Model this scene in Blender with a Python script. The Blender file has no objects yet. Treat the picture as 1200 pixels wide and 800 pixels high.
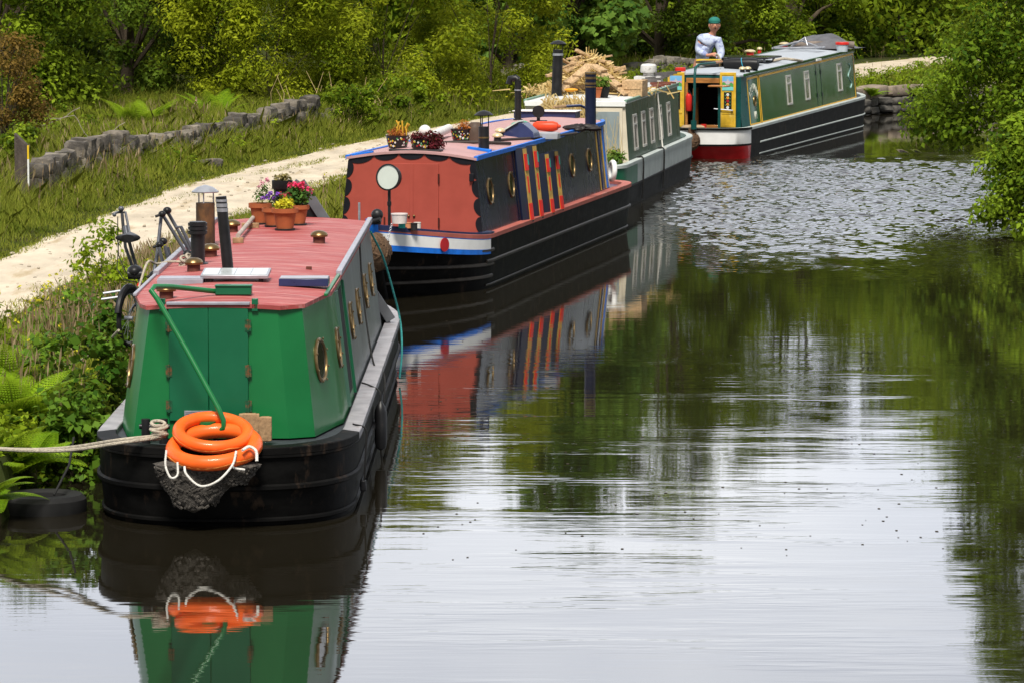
import bpy, math, random
import numpy as np
from mathutils import Matrix, Vector, noise as mnoise

random.seed(7)
RNG = np.random.default_rng(11)
C = bpy.context.scene.collection
SC = bpy.context.scene
R = math.radians

# ------------------------------------------------------------------ camera
K = 1.4                       # depth scale: a long lens, about 139 mm
F_PX, CAM_H = 3300.0 * K, 4.6
TH = math.atan(480 / F_PX)
CT, ST = math.cos(TH), math.sin(TH)
cam = bpy.data.cameras.new('camera')
cam.sensor_width = 36
cam.lens = F_PX / 1200 * 36
cam.clip_start = 0.5
cam.clip_end = 2000
cob = bpy.data.objects.new('camera', cam)
C.objects.link(cob)
cob.location = (0, 0, CAM_H)
cob.rotation_euler = (R(90) - TH, 0, 0)
SC.camera = cob

# ------------------------------------------------------------------ light
SUN_EL, SUN_AZ = R(57), R(186)          # azimuth clockwise from +Y (the view direction)
world = bpy.data.worlds.new('World')
SC.world = world
world.use_nodes = True
nt = world.node_tree
nt.nodes.clear()
wo = nt.nodes.new('ShaderNodeOutputWorld')
bg = nt.nodes.new('ShaderNodeBackground')
bg.inputs['Strength'].default_value = 0.1
sky = nt.nodes.new('ShaderNodeTexSky')
sky.sky_type = 'NISHITA'
sky.sun_disc = False
sky.sun_elevation = SUN_EL
sky.sun_rotation = SUN_AZ
tc = nt.nodes.new('ShaderNodeTexCoord')
mp = nt.nodes.new('ShaderNodeMapping')
mp.inputs['Scale'].default_value = (1.6, 1.6, 4.5)
nz = nt.nodes.new('ShaderNodeTexNoise')
nz.inputs['Scale'].default_value = 2.2
nz.inputs['Detail'].default_value = 6
nz.inputs['Roughness'].default_value = 0.55
rp = nt.nodes.new('ShaderNodeValToRGB')
rp.color_ramp.elements[0].position = 0.34
rp.color_ramp.elements[0].color = (10.8, 11.7, 14.0, 1)
rp.color_ramp.elements[1].position = 0.68
rp.color_ramp.elements[1].color = (18.6, 18.9, 19.6, 1)
mx = nt.nodes.new('ShaderNodeMix')
mx.data_type = 'RGBA'
mx.inputs[0].default_value = 0.9
nt.links.new(tc.outputs['Generated'], mp.inputs['Vector'])
nt.links.new(mp.outputs[0], nz.inputs['Vector'])
nt.links.new(nz.outputs[0], rp.inputs[0])
nt.links.new(sky.outputs[0], mx.inputs[6])
# sky brightness shaped: bright low down for the water, dimmed overhead for contrast
sx = nt.nodes.new('ShaderNodeSeparateXYZ')
nt.links.new(tc.outputs['Generated'], sx.inputs[0])
mr = nt.nodes.new('ShaderNodeMapRange')
mr.interpolation_type = 'SMOOTHSTEP'
for i_, v_ in enumerate((0.12, 0.72, 0.92, 0.36)): mr.inputs[i_ + 1].default_value = v_
nt.links.new(sx.outputs[2], mr.inputs[0])
vm = nt.nodes.new('ShaderNodeVectorMath')
vm.operation = 'SCALE'
nt.links.new(rp.outputs[0], vm.inputs[0])
# also shaped: brighter ahead over the canal, dimmed behind the camera for contrast
mr2 = nt.nodes.new('ShaderNodeMapRange')
mr2.interpolation_type = 'SMOOTHSTEP'
for i_, v_ in enumerate((-0.5, 0.6, 0.36, 1.0)): mr2.inputs[i_ + 1].default_value = v_
nt.links.new(sx.outputs[1], mr2.inputs[0])
mm = nt.nodes.new('ShaderNodeMath')
mm.operation = 'MULTIPLY'
nt.links.new(mr.outputs[0], mm.inputs[0])
nt.links.new(mr2.outputs[0], mm.inputs[1])
nt.links.new(mm.outputs[0], vm.inputs['Scale'])
nt.links.new(vm.outputs[0], mx.inputs[7])
nt.links.new(mx.outputs[2], bg.inputs['Color'])
nt.links.new(bg.outputs[0], wo.inputs[0])

sl = bpy.data.lights.new('sun', 'SUN')
sl.energy = 4.9
sl.angle = R(18)
sl.color = (1.0, 0.95, 0.86)
so = bpy.data.objects.new('sun', sl)
C.objects.link(so)
sd = Vector((math.sin(SUN_AZ) * math.cos(SUN_EL), math.cos(SUN_AZ) * math.cos(SUN_EL), math.sin(SUN_EL)))
so.rotation_euler = sd.to_track_quat('Z', 'Y').to_euler()
so.location = (20, -20, 40)

SC.view_settings.view_transform = 'Standard'
SC.view_settings.look = 'None'
SC.view_settings.exposure = 0.28
SC.view_settings.gamma = 1
SC.view_settings.use_curve_mapping = False
SC.cycles.max_bounces = 8
SC.cycles.transparent_max_bounces = 8
SC.cycles.use_denoising = True

# ------------------------------------------------------------------ helpers
def ray(px, py):
    u = (px - 600) / F_PX
    v = (py - 400) / F_PX
    return Vector((u, CT - v * ST, -ST - v * CT))

def at(px, py, z=0.0):
    d = ray(px, py)
    t = (z - CAM_H) / d.z
    return Vector((d.x * t, d.y * t, z))

def aty(px, py, Y):
    return atr(px, py, Y * K)

def atr(px, py, Y):
    d = ray(px, py)
    t = Y / d.y
    return Vector((d.x * t, Y, CAM_H + d.z * t))

def link(o, parent=None):
    C.objects.link(o)
    if parent is not None:
        o.parent = parent
    return o

def tag(o, label=None, cat=None, group=None, kind=None):
    if label: o['label'] = label
    if cat: o['category'] = cat
    if group: o['group'] = group
    if kind: o['kind'] = kind
    return o

def thing(name, label, cat, loc=(0, 0, 0), rz=0, group=None):
    o = bpy.data.objects.new(name, None)
    o.empty_display_size = 0.2
    C.objects.link(o)
    o.location = loc
    o.rotation_euler = (0, 0, rz)
    return tag(o, label, cat, group)

def copy_tree(o, parent=None):
    c = o.copy()
    C.objects.link(c)
    c.parent = parent
    for ch in list(o.children):
        copy_tree(ch, c)
    return c

# ------------------------------------------------------------------ materials
def _mix(nt, a, b, f):
    m = nt.nodes.new('ShaderNodeMix')
    m.data_type = 'RGBA'
    for sock, val in ((m.inputs[0], f), (m.inputs[6], a), (m.inputs[7], b)):
        if hasattr(val, 'is_output') or isinstance(val, bpy.types.NodeSocket):
            nt.links.new(val, sock)
        elif isinstance(val, (int, float)):
            sock.default_value = val
        else:
            sock.default_value = (*val[:3], 1)
    return m.outputs[2]

def _noise(nt, scale, detail=4, rough=0.55, stretch=(1, 1, 1), coord='Object'):
    t = nt.nodes.new('ShaderNodeTexCoord')
    mp = nt.nodes.new('ShaderNodeMapping')
    mp.inputs['Scale'].default_value = stretch
    n = nt.nodes.new('ShaderNodeTexNoise')
    n.inputs['Scale'].default_value = scale
    n.inputs['Detail'].default_value = detail
    n.inputs['Roughness'].default_value = rough
    nt.links.new(t.outputs[coord], mp.inputs['Vector'])
    nt.links.new(mp.outputs[0], n.inputs['Vector'])
    return n.outputs[0]

def _ramp(nt, fac, p0, p1, c0=(0, 0, 0), c1=(1, 1, 1)):
    r = nt.nodes.new('ShaderNodeValToRGB')
    r.color_ramp.elements[0].position = p0
    r.color_ramp.elements[1].position = p1
    r.color_ramp.elements[0].color = (*c0, 1)
    r.color_ramp.elements[1].color = (*c1, 1)
    nt.links.new(fac, r.inputs[0])
    return r.outputs[0]

def mat(name, col, rough=0.5, metal=0.0, var=0.18, scale=5, stretch=(1, 1, 1), bump=0.0, bscale=60, bstretch=(1, 1, 1),
        dirt=None, coat=0.0, spec=0.22, rvar=0.12):
    m = bpy.data.materials.new(name)
    m.use_nodes = True
    nt = m.node_tree
    b = nt.nodes['Principled BSDF']
    n = _noise(nt, scale, 5, 0.6, stretch)
    n2 = _ramp(nt, n, 0.3, 0.7)
    lo = tuple(c * (1 - var) for c in col)
    hi = tuple(min(1, c * (1 + var)) for c in col)
    c = _mix(nt, lo, hi, n2)
    if dirt:                          # (colour, threshold, scale, stretch, amount) - stains of their own shape
        dn = _noise(nt, dirt[2], 6, 0.65, dirt[3])
        dm = _ramp(nt, dn, dirt[1], min(1, dirt[1] + 0.14), (0, 0, 0), (dirt[4],) * 3)
        c = _mix(nt, c, dirt[0], dm)
    nt.links.new(c, b.inputs['Base Color'])
    if rvar:
        mr = nt.nodes.new('ShaderNodeMapRange')
        mr.inputs[3].default_value = max(0.02, rough - rvar)
        mr.inputs[4].default_value = min(1, rough + rvar)
        nt.links.new(n, mr.inputs[0])
        nt.links.new(mr.outputs[0], b.inputs['Roughness'])
    else:
        b.inputs['Roughness'].default_value = rough
    b.inputs['Metallic'].default_value = metal
    b.inputs['Specular IOR Level'].default_value = spec
    b.inputs['Coat Weight'].default_value = coat
    b.inputs['Coat Roughness'].default_value = 0.08
    if bump:
        bn = _noise(nt, bscale, 4, 0.6, bstretch)
        bp = nt.nodes.new('ShaderNodeBump')
        bp.inputs['Strength'].default_value = bump
        bp.inputs['Distance'].default_value = 0.02
        nt.links.new(bn, bp.inputs['Height'])
        nt.links.new(bp.outputs[0], b.inputs['Normal'])
    return m

def leafmat(name, dark, light, trans=0.35, rough=0.5):
    m = bpy.data.materials.new(name)
    m.use_nodes = True
    nt = m.node_tree
    nt.nodes.clear()
    out = nt.nodes.new('ShaderNodeOutputMaterial')
    a = nt.nodes.new('ShaderNodeAttribute')
    a.attribute_name = 'tint'
    c = _mix(nt, dark, light, a.outputs['Fac'])
    d = nt.nodes.new('ShaderNodeBsdfPrincipled')
    d.inputs['Roughness'].default_value = rough
    d.inputs['Specular IOR Level'].default_value = 0.06
    nt.links.new(c, d.inputs['Base Color'])
    t = nt.nodes.new('ShaderNodeBsdfTranslucent')
    tcol = _mix(nt, c, (1.0, 0.9, 0.12), 0.12)
    nt.links.new(tcol, t.inputs['Color'])
    ms = nt.nodes.new('ShaderNodeMixShader')
    ms.inputs[0].default_value = trans
    nt.links.new(d.outputs[0], ms.inputs[1])
    nt.links.new(t.outputs[0], ms.inputs[2])
    nt.links.new(ms.outputs[0], out.inputs[0])
    return m

# ------------------------------------------------------------------ mesh builder
class MB:
    def __init__(s):
        s.v, s.f, s.m = [], [], []
        s.M = Matrix()
        s.mi = 0
    def add(s, vs, fs, mi=None):
        o = len(s.v)
        s.v += [tuple(s.M @ Vector(p)) for p in vs]
        for f in fs:
            s.f.append([i + o for i in f])
            s.m.append(s.mi if mi is None else mi)
        return s
    def box(s, c, size, rot=None, mi=None, top=(1, 1)):
        x, y, z = [q / 2 for q in size]
        tx, ty = top
        vs = [(-x, -y, -z), (x, -y, -z), (x, y, -z), (-x, y, -z), (-x * tx, -y * ty, z), (x * tx, -y * ty, z), (x * tx, y * ty, z), (-x * tx, y * ty, z)]
        Q = Matrix.Translation(Vector(c))
        if rot is not None:
            Q = Q @ (rot if isinstance(rot, Matrix) else Matrix.Rotation(rot, 4, 'Z'))
        return s.add([Q @ Vector(p) for p in vs], [(0, 3, 2, 1), (4, 5, 6, 7), (0, 1, 5, 4), (1, 2, 6, 5), (2, 3, 7, 6), (3, 0, 4, 7)], mi)
    def bar(s, p0, p1, w, t, up=(0, 0, 1), mi=None):
        p0, p1 = Vector(p0), Vector(p1)
        d = (p1 - p0)
        L = d.length
        d.normalize()
        u = Vector(up)
        u = (u - d * u.dot(d))
        if u.length < 1e-4: u = Vector((1, 0, 0)) - d * d.x
        u.normalize()
        q = d.cross(u)
        Q = Matrix((q, d, u)).transposed().to_4x4()
        Q.translation = (p0 + p1) / 2
        return s.box((0, 0, 0), (w, L, t), None, mi) if False else s._boxm(Q, (w, L, t), mi)
    def _boxm(s, Q, size, mi):
        x, y, z = [q / 2 for q in size]
        vs = [(-x, -y, -z), (x, -y, -z), (x, y, -z), (-x, y, -z), (-x, -y, z), (x, -y, z), (x, y, z), (-x, y, z)]
        return s.add([Q @ Vector(p) for p in vs], [(0, 3, 2, 1), (4, 5, 6, 7), (0, 1, 5, 4), (1, 2, 6, 5), (2, 3, 7, 6), (3, 0, 4, 7)], mi)
    def tube(s, pts, r, n=8, mi=None, closed=False, cap=True):
        pts = [Vector(p) for p in pts]
        N = len(pts)
        rs = r if isinstance(r, (list, tuple)) else [r] * N
        rings = []
        ref = None
        for i, p in enumerate(pts):
            if closed: d = pts[(i + 1) % N] - pts[i - 1]
            else: d = pts[min(i + 1, N - 1)] - pts[max(i - 1, 0)]
            d.normalize()
            if ref is None:
                ref = Vector((0, 0, 1)) if abs(d.z) < 0.9 else Vector((1, 0, 0))
            a = ref - d * ref.dot(d)
            if a.length < 1e-5: a = d.orthogonal()
            a.normalize()
            ref = a
            b = d.cross(a)
            rings.append([p + (a * math.cos(2 * math.pi * k / n) + b * math.sin(2 * math.pi * k / n)) * rs[i] for k in range(n)])
        return s.loft(rings, mi, cap=cap and not closed, wrap=closed)
    def cyl(s, p0, p1, r0, r1=None, n=16, mi=None):
        return s.tube([p0, p1], [r0, r0 if r1 is None else r1], n, mi)
    def loft(s, rings, mi=None, cap=True, wrap=False, open_=False, mif=None):
        n = len(rings[0])
        vs = [p for r in rings for p in r]
        base = len(rings)
        fs, ms = [], []
        for i in range(base if wrap else base - 1):
            j = (i + 1) % base
            for k in range(n - 1 if open_ else n):
                l = (k + 1) % n
                fs.append((i * n + k, i * n + l, j * n + l, j * n + k))
                ms.append(mif(i, k) if mif else mi)
        o = len(s.v)
        s.v += [tuple(s.M @ Vector(p)) for p in vs]
        for f, m in zip(fs, ms):
            s.f.append([q + o for q in f])
            s.m.append(s.mi if m is None else m)
        if cap and not wrap and not open_:
            s.f.append([o + k for k in range(n)][::-1]); s.m.append(s.mi if mi is None else mi)
            s.f.append([o + (base - 1) * n + k for k in range(n)]); s.m.append(s.mi if mi is None else mi)
        return s
    def lathe(s, prof, c=(0, 0, 0), n=20, mi=None):
        c = Vector(c)
        rings = [[c + Vector((r * math.cos(2 * math.pi * k / n), r * math.sin(2 * math.pi * k / n), z)) for k in range(n)] for r, z in prof]
        return s.loft(rings, mi)
    def torus(s, c, Rr, r, n=40, m=12, mi=None, arc=None):
        c = Vector(c)
        pts = [c + Vector((Rr * math.cos(2 * math.pi * k / n), Rr * math.sin(2 * math.pi * k / n), 0)) for k in range(n)]
        return s.tube(pts, r, m, mi, closed=True)
    def sphere(s, c, r, n=16, m=10, mi=None):
        rr = r if isinstance(r, (tuple, list)) else (r, r, r)
        c = Vector(c)
        rings = []
        for i in range(m + 1):
            t = math.pi * (i + 0.02 if i == 0 else (i - 0.02 if i == m else i)) / m
            rings.append([c + Vector((rr[0] * math.sin(t) * math.cos(2 * math.pi * k / n), rr[1] * math.sin(t) * math.sin(2 * math.pi * k / n), -rr[2] * math.cos(t))) for k in range(n)])
        return s.loft(rings, mi)
    def poly(s, pts, mi=None):
        return s.add(pts, [tuple(range(len(pts)))], mi)
    def prism(s, pts, z0, z1, mi=None):
        n = len(pts)
        vs = [(x, y, z0) for x, y in pts] + [(x, y, z1) for x, y in pts]
        fs = [tuple(range(n))[::-1], tuple(range(n, 2 * n))] + [(i, (i + 1) % n, n + (i + 1) % n, n + i) for i in range(n)]
        return s.add(vs, fs, mi)
    def grid(s, P, mi=None, mif=None):
        nr, ncl = len(P), len(P[0])
        vs = [p for r in P for p in r]
        o = len(s.v)
        s.v += [tuple(s.M @ Vector(p)) for p in vs]
        for i in range(nr - 1):
            for k in range(ncl - 1):
                s.f.append([o + i * ncl + k, o + i * ncl + k + 1, o + (i + 1) * ncl + k + 1, o + (i + 1) * ncl + k])
                mm = mif(i, k) if mif else mi
                s.m.append(s.mi if mm is None else mm)
        return s
    def mesh(s, name, mats):
        me = bpy.data.meshes.new(name)
        me.from_pydata(s.v, [], s.f)
        for m in (mats if isinstance(mats, (list, tuple)) else [mats]):
            me.materials.append(m)
        me.polygons.foreach_set('material_index', s.m)
        me.polygons.foreach_set('use_smooth', [True] * len(s.f))
        me.update()
        me.set_sharp_from_angle(angle=R(38))
        return me
    def build(s, name, mats, parent=None, bevel=0.0):
        o = bpy.data.objects.new(name, s.mesh(name, mats))
        link(o, parent)
        if bevel:
            b = o.modifiers.new('bevel', 'BEVEL')
            b.width = bevel
            b.segments = 2
            b.limit_method = 'ANGLE'
            b.angle_limit = R(40)
        return o

def bm1(name, mats, parent=None, bevel=0.0):
    pass

def frame(o, n, up=(0, 0, 1)):
    """matrix whose Z is n (outward normal) and Y is as near 'up' as it can be"""
    n = Vector(n).normalized()
    u = Vector(up)
    u = (u - n * u.dot(n)).normalized()
    x = u.cross(n)
    M = Matrix((x, u, n)).transposed().to_4x4()
    M.translation = Vector(o)
    return M

# ------------------------------------------------------------------ numpy meshes: leaves, blades
def quick(name, V, Q, tint, material, parent=None):
    me = bpy.data.meshes.new(name)
    V = np.asarray(V, np.float32)
    Q = np.asarray(Q, np.int32)
    k = Q.shape[1]
    me.vertices.add(len(V))
    me.vertices.foreach_set('co', V.ravel())
    me.loops.add(Q.size)
    me.loops.foreach_set('vertex_index', Q.ravel())
    me.polygons.add(len(Q))
    me.polygons.foreach_set('loop_start', np.arange(0, Q.size, k, dtype=np.int32))
    a = me.attributes.new('tint', 'FLOAT', 'FACE')
    a.data.foreach_set('value', np.clip(np.asarray(tint, np.float32), 0, 1))
    me.materials.append(material)
    me.update(calc_edges=True)
    me.validate()
    o = bpy.data.objects.new(name, me)
    return link(o, parent)

def unit(a):
    return a / np.maximum(np.linalg.norm(a, axis=1, keepdims=True), 1e-6)

def leaf_quads(P, N, size, aspect=0.55, droop=0.15, rng=RNG):
    n = len(P)
    A = unit(np.cross(N, rng.normal(size=(n, 3))))
    B = np.cross(N, A)
    s = size * rng.uniform(0.65, 1.25, (n, 1))
    w = s * aspect * 0.5
    v0 = P
    v1 = P + A * s * 0.45 + B * w + N * s * 0.06
    v2 = P + A * s - N * s * droop
    v3 = P + A * s * 0.45 - B * w + N * s * 0.06
    V = np.stack([v0, v1, v2, v3], 1).reshape(-1, 3)
    Q = np.arange(4 * n).reshape(n, 4)
    return V, Q

def clump_leaves(centres, radii, per, size, aspect=0.55, squash=0.8, tspread=0.35, up=0.5, rng=RNG):
    """leaves spread through clump volumes, thicker towards each clump's skin"""
    n = len(centres)
    idx = np.repeat(np.arange(n), per)
    d = unit(rng.normal(size=(n * per, 3)))
    rad = rng.uniform(0, 1, (n * per, 1)) ** 0.45
    off = d * rad * radii[idx][:, None]
    off[:, 2] *= squash
    P = centres[idx] + off
    Nn = unit(d * 0.7 + np.array([0, 0, up]) + rng.normal(size=(n * per, 3)) * 0.45)
    V, Q = leaf_quads(P, Nn, size * rng.uniform(.72, 1.32, n)[idx][:, None], aspect, rng=rng)
    ct = rng.uniform(0, 1, n)
    t = np.clip(ct[idx] * .75 + rng.uniform(-.25, .35, n * per), 0, 1)
    return V, Q, t
# ------------------------------------------------------------------ setting: canal, banks, path
LB = np.array([(-4.2, -6), (-4.0, 5), (-3.95, 18), (-3.8, 22), (-3.55, 29), (-2.8, 36), (-1.35, 43), (-0.65, 46.5), (0.6, 52), (1.6, 56), (2.3, 57.7), (5.2, 65),
               (7.1, 69), (8.95, 71.4), (11.2, 73.2), (16, 76), (26, 79), (60, 84)], float)
RB = np.array([(7.2, -6), (7.2, 30), (8.0, 42), (9.5, 50), (12, 57), (16, 63), (22, 67.5), (60, 74)], float)
LB[:, 1] *= K
RB[:, 1] *= K
CANAL = np.vstack([LB, RB[::-1]])
PU = np.array([(-7.6, 18), (-7.1, 27), (-6.41, 35.0), (-5.98, 39.3), (-5.42, 44.6), (-4.46, 49.0), (-3.25, 53.6), (-2.24, 56.8), (-0.38, 62.2), (0.47, 64.4), (2.2, 69.8),
               (6, 79), (10.4, 86.3), (13.4, 91.6), (22, 98)], float)
PLO = np.array([(-6.1, 17), (-5.75, 25), (-5.36, 29.2), (-4.9, 34.2), (-3.9, 40), (-3.1, 44.6), (-2.5, 48.2), (-1.3, 54), (0.4, 60), (3.2, 67), (5.4, 71.5),
                (9.48, 76.5), (12.56, 84.8), (16, 90), (24, 96)], float)
WALL = np.array([(-7.2, 42.2), (-6.94, 45.7), (-6.06, 50), (-5.07, 54), (-3.66, 57.8)], float)

for _a in (PU, PLO, WALL): _a[:, 1] *= K

def resample(pl, n):
    d = np.r_[0, np.cumsum(np.linalg.norm(np.diff(pl, axis=0), axis=1))]
    t = np.linspace(0, d[-1], n)
    return np.stack([np.interp(t, d, pl[:, k]) for k in range(pl.shape[1])], 1)

def inside(P, poly):
    x, y = P[:, 0], P[:, 1]
    r = np.zeros(len(P), bool)
    n = len(poly)
    for i in range(n):
        x0, y0 = poly[i]
        x1, y1 = poly[(i + 1) % n]
        if y0 == y1: continue
        c = ((y0 > y) != (y1 > y)) & (x < (x1 - x0) * (y - y0) / (y1 - y0) + x0)
        r ^= c
    return r

def dist(P, pl):
    best = np.full(len(P), 1e9)
    for i in range(len(pl) - 1):
        a, b = pl[i], pl[i + 1]
        ab = b - a
        t = np.clip(((P - a) @ ab) / (ab @ ab), 0, 1)
        best = np.minimum(best, np.linalg.norm(P - a - t[:, None] * ab, axis=1))
    return best

PATHPOLY = np.vstack([PU, PLO[::-1]])

def wob(P, sc, ph=0.0):
    x, y = P[:, 0] * sc, P[:, 1] * sc
    return (np.sin(x * 1.3 + y * 0.7 + ph) + np.sin(-x * 0.6 + y * 1.7 + 2.1 * ph + 1) + 0.6 * np.sin(2.9 * x - 1.1 * y + ph) + 0.4 * np.sin(4.1 * y + 3.3 * x)) / 3

def ground_z(P):
    ins = inside(P, CANAL)
    dl = dist(P, LB)
    dr = dist(P, RB)
    d = np.where(ins, -np.minimum(dl, dr), np.minimum(dl, dr))
    bank = np.clip((d + 0.02) / 0.28, 0, 1)
    slope = np.clip(d / 1.6, 0, 1)
    z = -0.9 + bank * (0.9 + 0.36) + slope * 0.19
    pd = np.where(inside(P, PATHPOLY), 0, np.minimum(dist(P, PU), dist(P, PLO)))
    k = np.clip((pd - 0.3) / 2.0, 0, 1) * np.clip(d / 1.0, 0, 1)
    z = z + k * wob(P, 0.55) * 0.09
    far = np.clip((pd - 4) / 20, 0, 1)
    z = z + far * 0.35 * (wob(P, 0.11) + 0.6)
    return z

xs = np.r_[np.linspace(-900, -60, 8), np.linspace(-50, -14, 19), np.arange(-12, 16, 0.22), np.linspace(16, 60, 40), np.linspace(70, 900, 8)]
ys = np.r_[np.linspace(-300, -10, 5), np.arange(-4, 16, 1.0), np.arange(16, 80, 0.2) * K, np.arange(80, 110, 0.8) * K, np.linspace(160, 210, 10), np.linspace(250, 1600, 8)]
gx, gy = np.meshgrid(xs, ys)
GP = np.stack([gx.ravel(), gy.ravel()], 1)
gz = ground_z(GP)
nx, ny = len(xs), len(ys)
ii = (np.arange(ny - 1)[:, None] * nx + np.arange(nx - 1)[None]).ravel()
GQ = np.stack([ii, ii + 1, ii + 1 + nx, ii + nx], 1)

gm = mat('bank_soil', (0.035, 0.045, 0.014), 0.95, var=0.45, scale=2.2, bump=0.6, bscale=18, dirt=((0.06, 0.045, 0.028), 0.5, 1.4, (1, 1, 1), 0.8), spec=0.0)
g = quick('ground', np.c_[GP, gz], GQ, np.zeros(len(GQ)), gm)
tag(g, kind='structure')
g.data.polygons.foreach_set('use_smooth', [True] * len(GQ))

# towpath
pm = mat('path_stone_dust', (0.50, 0.43, 0.33), 0.95, var=0.2, scale=2.4, stretch=(1, 0.4, 1), bump=0.6, bscale=26,
         dirt=((0.33, 0.25, 0.14), 0.54, 1.5, (1.6, 0.25, 1), 0.75), spec=0.1)
n_ = 360
U_, L_ = resample(PU, n_), resample(PLO, n_)
PV, PT = [], []
for i in range(n_):
    for k in range(13):
        f = k / 12
        p = U_[i] * (1 - f) + L_[i] * f
        e = 0.10 * math.sin(i * 0.37) + 0.07 * math.sin(i * 1.1 + 2) if k in (0, 12) else 0
        p = p + (L_[i] - U_[i]) / max(1e-3, np.linalg.norm(L_[i] - U_[i])) * e
        PV.append((p[0], p[1], 0.574 - (0.03 if k in (0, 12) else 0) - 0.012 * math.cos(f * math.pi * 4) * (1 if 0 < k < 12 else 0)))
jj = (np.arange(n_ - 1)[:, None] * 13 + np.arange(12)[None]).ravel()
PQ = np.stack([jj, jj + 1, jj + 14, jj + 13], 1)
po = quick('towpath', PV, PQ, np.zeros(len(PQ)), pm)
tag(po, kind='structure')
po.data.polygons.foreach_set('use_smooth', [True] * len(PQ))

# loose stones on the path
pb_ = MB()
for _ in range(900):
    i = random.randrange(30, n_ - 20)
    f = random.uniform(.02, .98)
    p = U_[i] * (1 - f) + L_[i] * f + np.array([random.uniform(-.2, .2), random.uniform(-.2, .2)])
    r = random.uniform(.008, .028) * (1.4 if f < .15 or f > .85 else 1)
    pb_.sphere((p[0], p[1], .575), (r, r * 1.3, r * .6), 6, 4)
tag(pb_.build('path_stones', mat('path_stone', (.30, .26, .2), .95, var=.5, scale=2, spec=.05)), 'small loose stones scattered over the pale towpath', 'stones', kind='stuff')

# water: dark peaty surface, mirror calm, a wind ripple lying across it between the boats and the right hand tree
wm = bpy.data.materials.new('canal_water')
wm.use_nodes = True
nt = wm.node_tree
b = nt.nodes['Principled BSDF']
b.inputs['Base Color'].default_value = (0.012, 0.010, 0.006, 1)
b.inputs['Roughness'].default_value = 0.02
b.inputs['IOR'].default_value = 1.65
geo = nt.nodes.new('ShaderNodeNewGeometry')
sep = nt.nodes.new('ShaderNodeSeparateXYZ')
nt.links.new(geo.outputs['Position'], sep.inputs[0])
def wnoise(scale, stretch, detail=3, dist_=0.0):
    mp = nt.nodes.new('ShaderNodeMapping')
    mp.inputs['Scale'].default_value = stretch
    n = nt.nodes.new('ShaderNodeTexNoise')
    n.inputs['Scale'].default_value = scale
    n.inputs['Detail'].default_value = detail
    n.inputs['Distortion'].default_value = dist_
    nt.links.new(geo.outputs['Position'], mp.inputs['Vector'])
    nt.links.new(mp.outputs[0], n.inputs['Vector'])
    return n.outputs[0]
def mth(op, a, b_=None, c=None):
    m = nt.nodes.new('ShaderNodeMath')
    m.operation = op
    for i, v in enumerate((a, b_, c)):
        if v is None: continue
        if isinstance(v, (int, float)): m.inputs[i].default_value = v
        else: nt.links.new(v, m.inputs[i])
    return m.outputs[0]
def mrange(v, a, b_, c=0.0, d=1.0):
    m = nt.nodes.new('ShaderNodeMapRange')
    m.interpolation_type = 'SMOOTHSTEP'
    nt.links.new(v, m.inputs[0])
    for i, q in enumerate((a, b_, c, d)): m.inputs[i + 1].default_value = q
    return m.outputs[0]
edge = wnoise(0.35, (0.5, 1.6, 1), 4)
near = mth('MULTIPLY', mrange(sep.outputs[1], 33.5 * K, 27.5 * K), mrange(mth('ADD', sep.outputs[0], mth('MULTIPLY', edge, 2.0)), -1.0, 0.6))
fine = wnoise(2.2, (0.55, 3.2, 1), 3, 0.2)
big = wnoise(0.5, (0.6, 1.6, 1), 2)
h = mth('ADD', mth('MULTIPLY', fine, mth('ADD', 0.0006, mth('MULTIPLY', mth('MULTIPLY', near, mrange(big, 0.42, 0.62)), 0.0024))), mth('MULTIPLY', big, 0.0012))
bp = nt.nodes.new('ShaderNodeBump')
bp.inputs['Strength'].default_value = 1
bp.inputs['Distance'].default_value = 1
nt.links.new(h, bp.inputs['Height'])
nt.links.new(bp.outputs[0], b.inputs['Normal'])
# one sheet, finely divided where the wind ripples it
wx = np.r_[-8, -4, -1, 0.5, np.arange(1.5, 12.5, 0.05), 13, 16, 25, 70]
wy = np.r_[-8, 10, 25, 40, np.arange(46, 82.5, 0.045), 84, 92, 110, 130]
X_, Y_ = np.meshgrid(wx, wy)
WP = np.stack([X_.ravel(), Y_.ravel()], 1)
def sstep(v, a, b_):
    t = np.clip((v - a) / (b_ - a), 0, 1)
    return t * t * (3 - 2 * t)
yw = WP[:, 1] + 1.6 * wob(WP * [1, .6], 0.9, .5) + 1.6 * wob(WP * [1, .7], 3.1, 2.0)
msk = sstep(yw, 51.0, 66.0) * sstep(yw, 82.0, 78.0) * sstep(WP[:, 0], 1.8, 3.4) * sstep(WP[:, 0], 12.2, 11.0)
msk *= 0.75 + 0.35 * wob(WP * [.5, 1], 2.2, 1.4)
rr_ = np.random.default_rng(5)
Z_ = np.zeros(len(WP))
for _ in range(36):
    lam = rr_.uniform(.11, .30)
    an = rr_.normal(-1.57, .75)
    k_ = 2 * np.pi / lam
    Z_ += .0105 * lam * np.sin(k_ * (WP[:, 0] * np.cos(an) + WP[:, 1] * np.sin(an)) + rr_.uniform(0, 6.28))
Z_ *= np.clip(msk, 0, None)
nwx = len(wx)
ii = (np.arange(len(wy) - 1)[:, None] * nwx + np.arange(nwx - 1)[None]).ravel()
wo_ = quick('canal_water', np.c_[WP, Z_], np.stack([ii, ii + 1, ii + 1 + nwx, ii + nwx], 1), np.zeros(len(ii)), wm)
wo_.data.polygons.foreach_set('use_smooth', [True] * len(ii))
tag(wo_, kind='structure')

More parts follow.
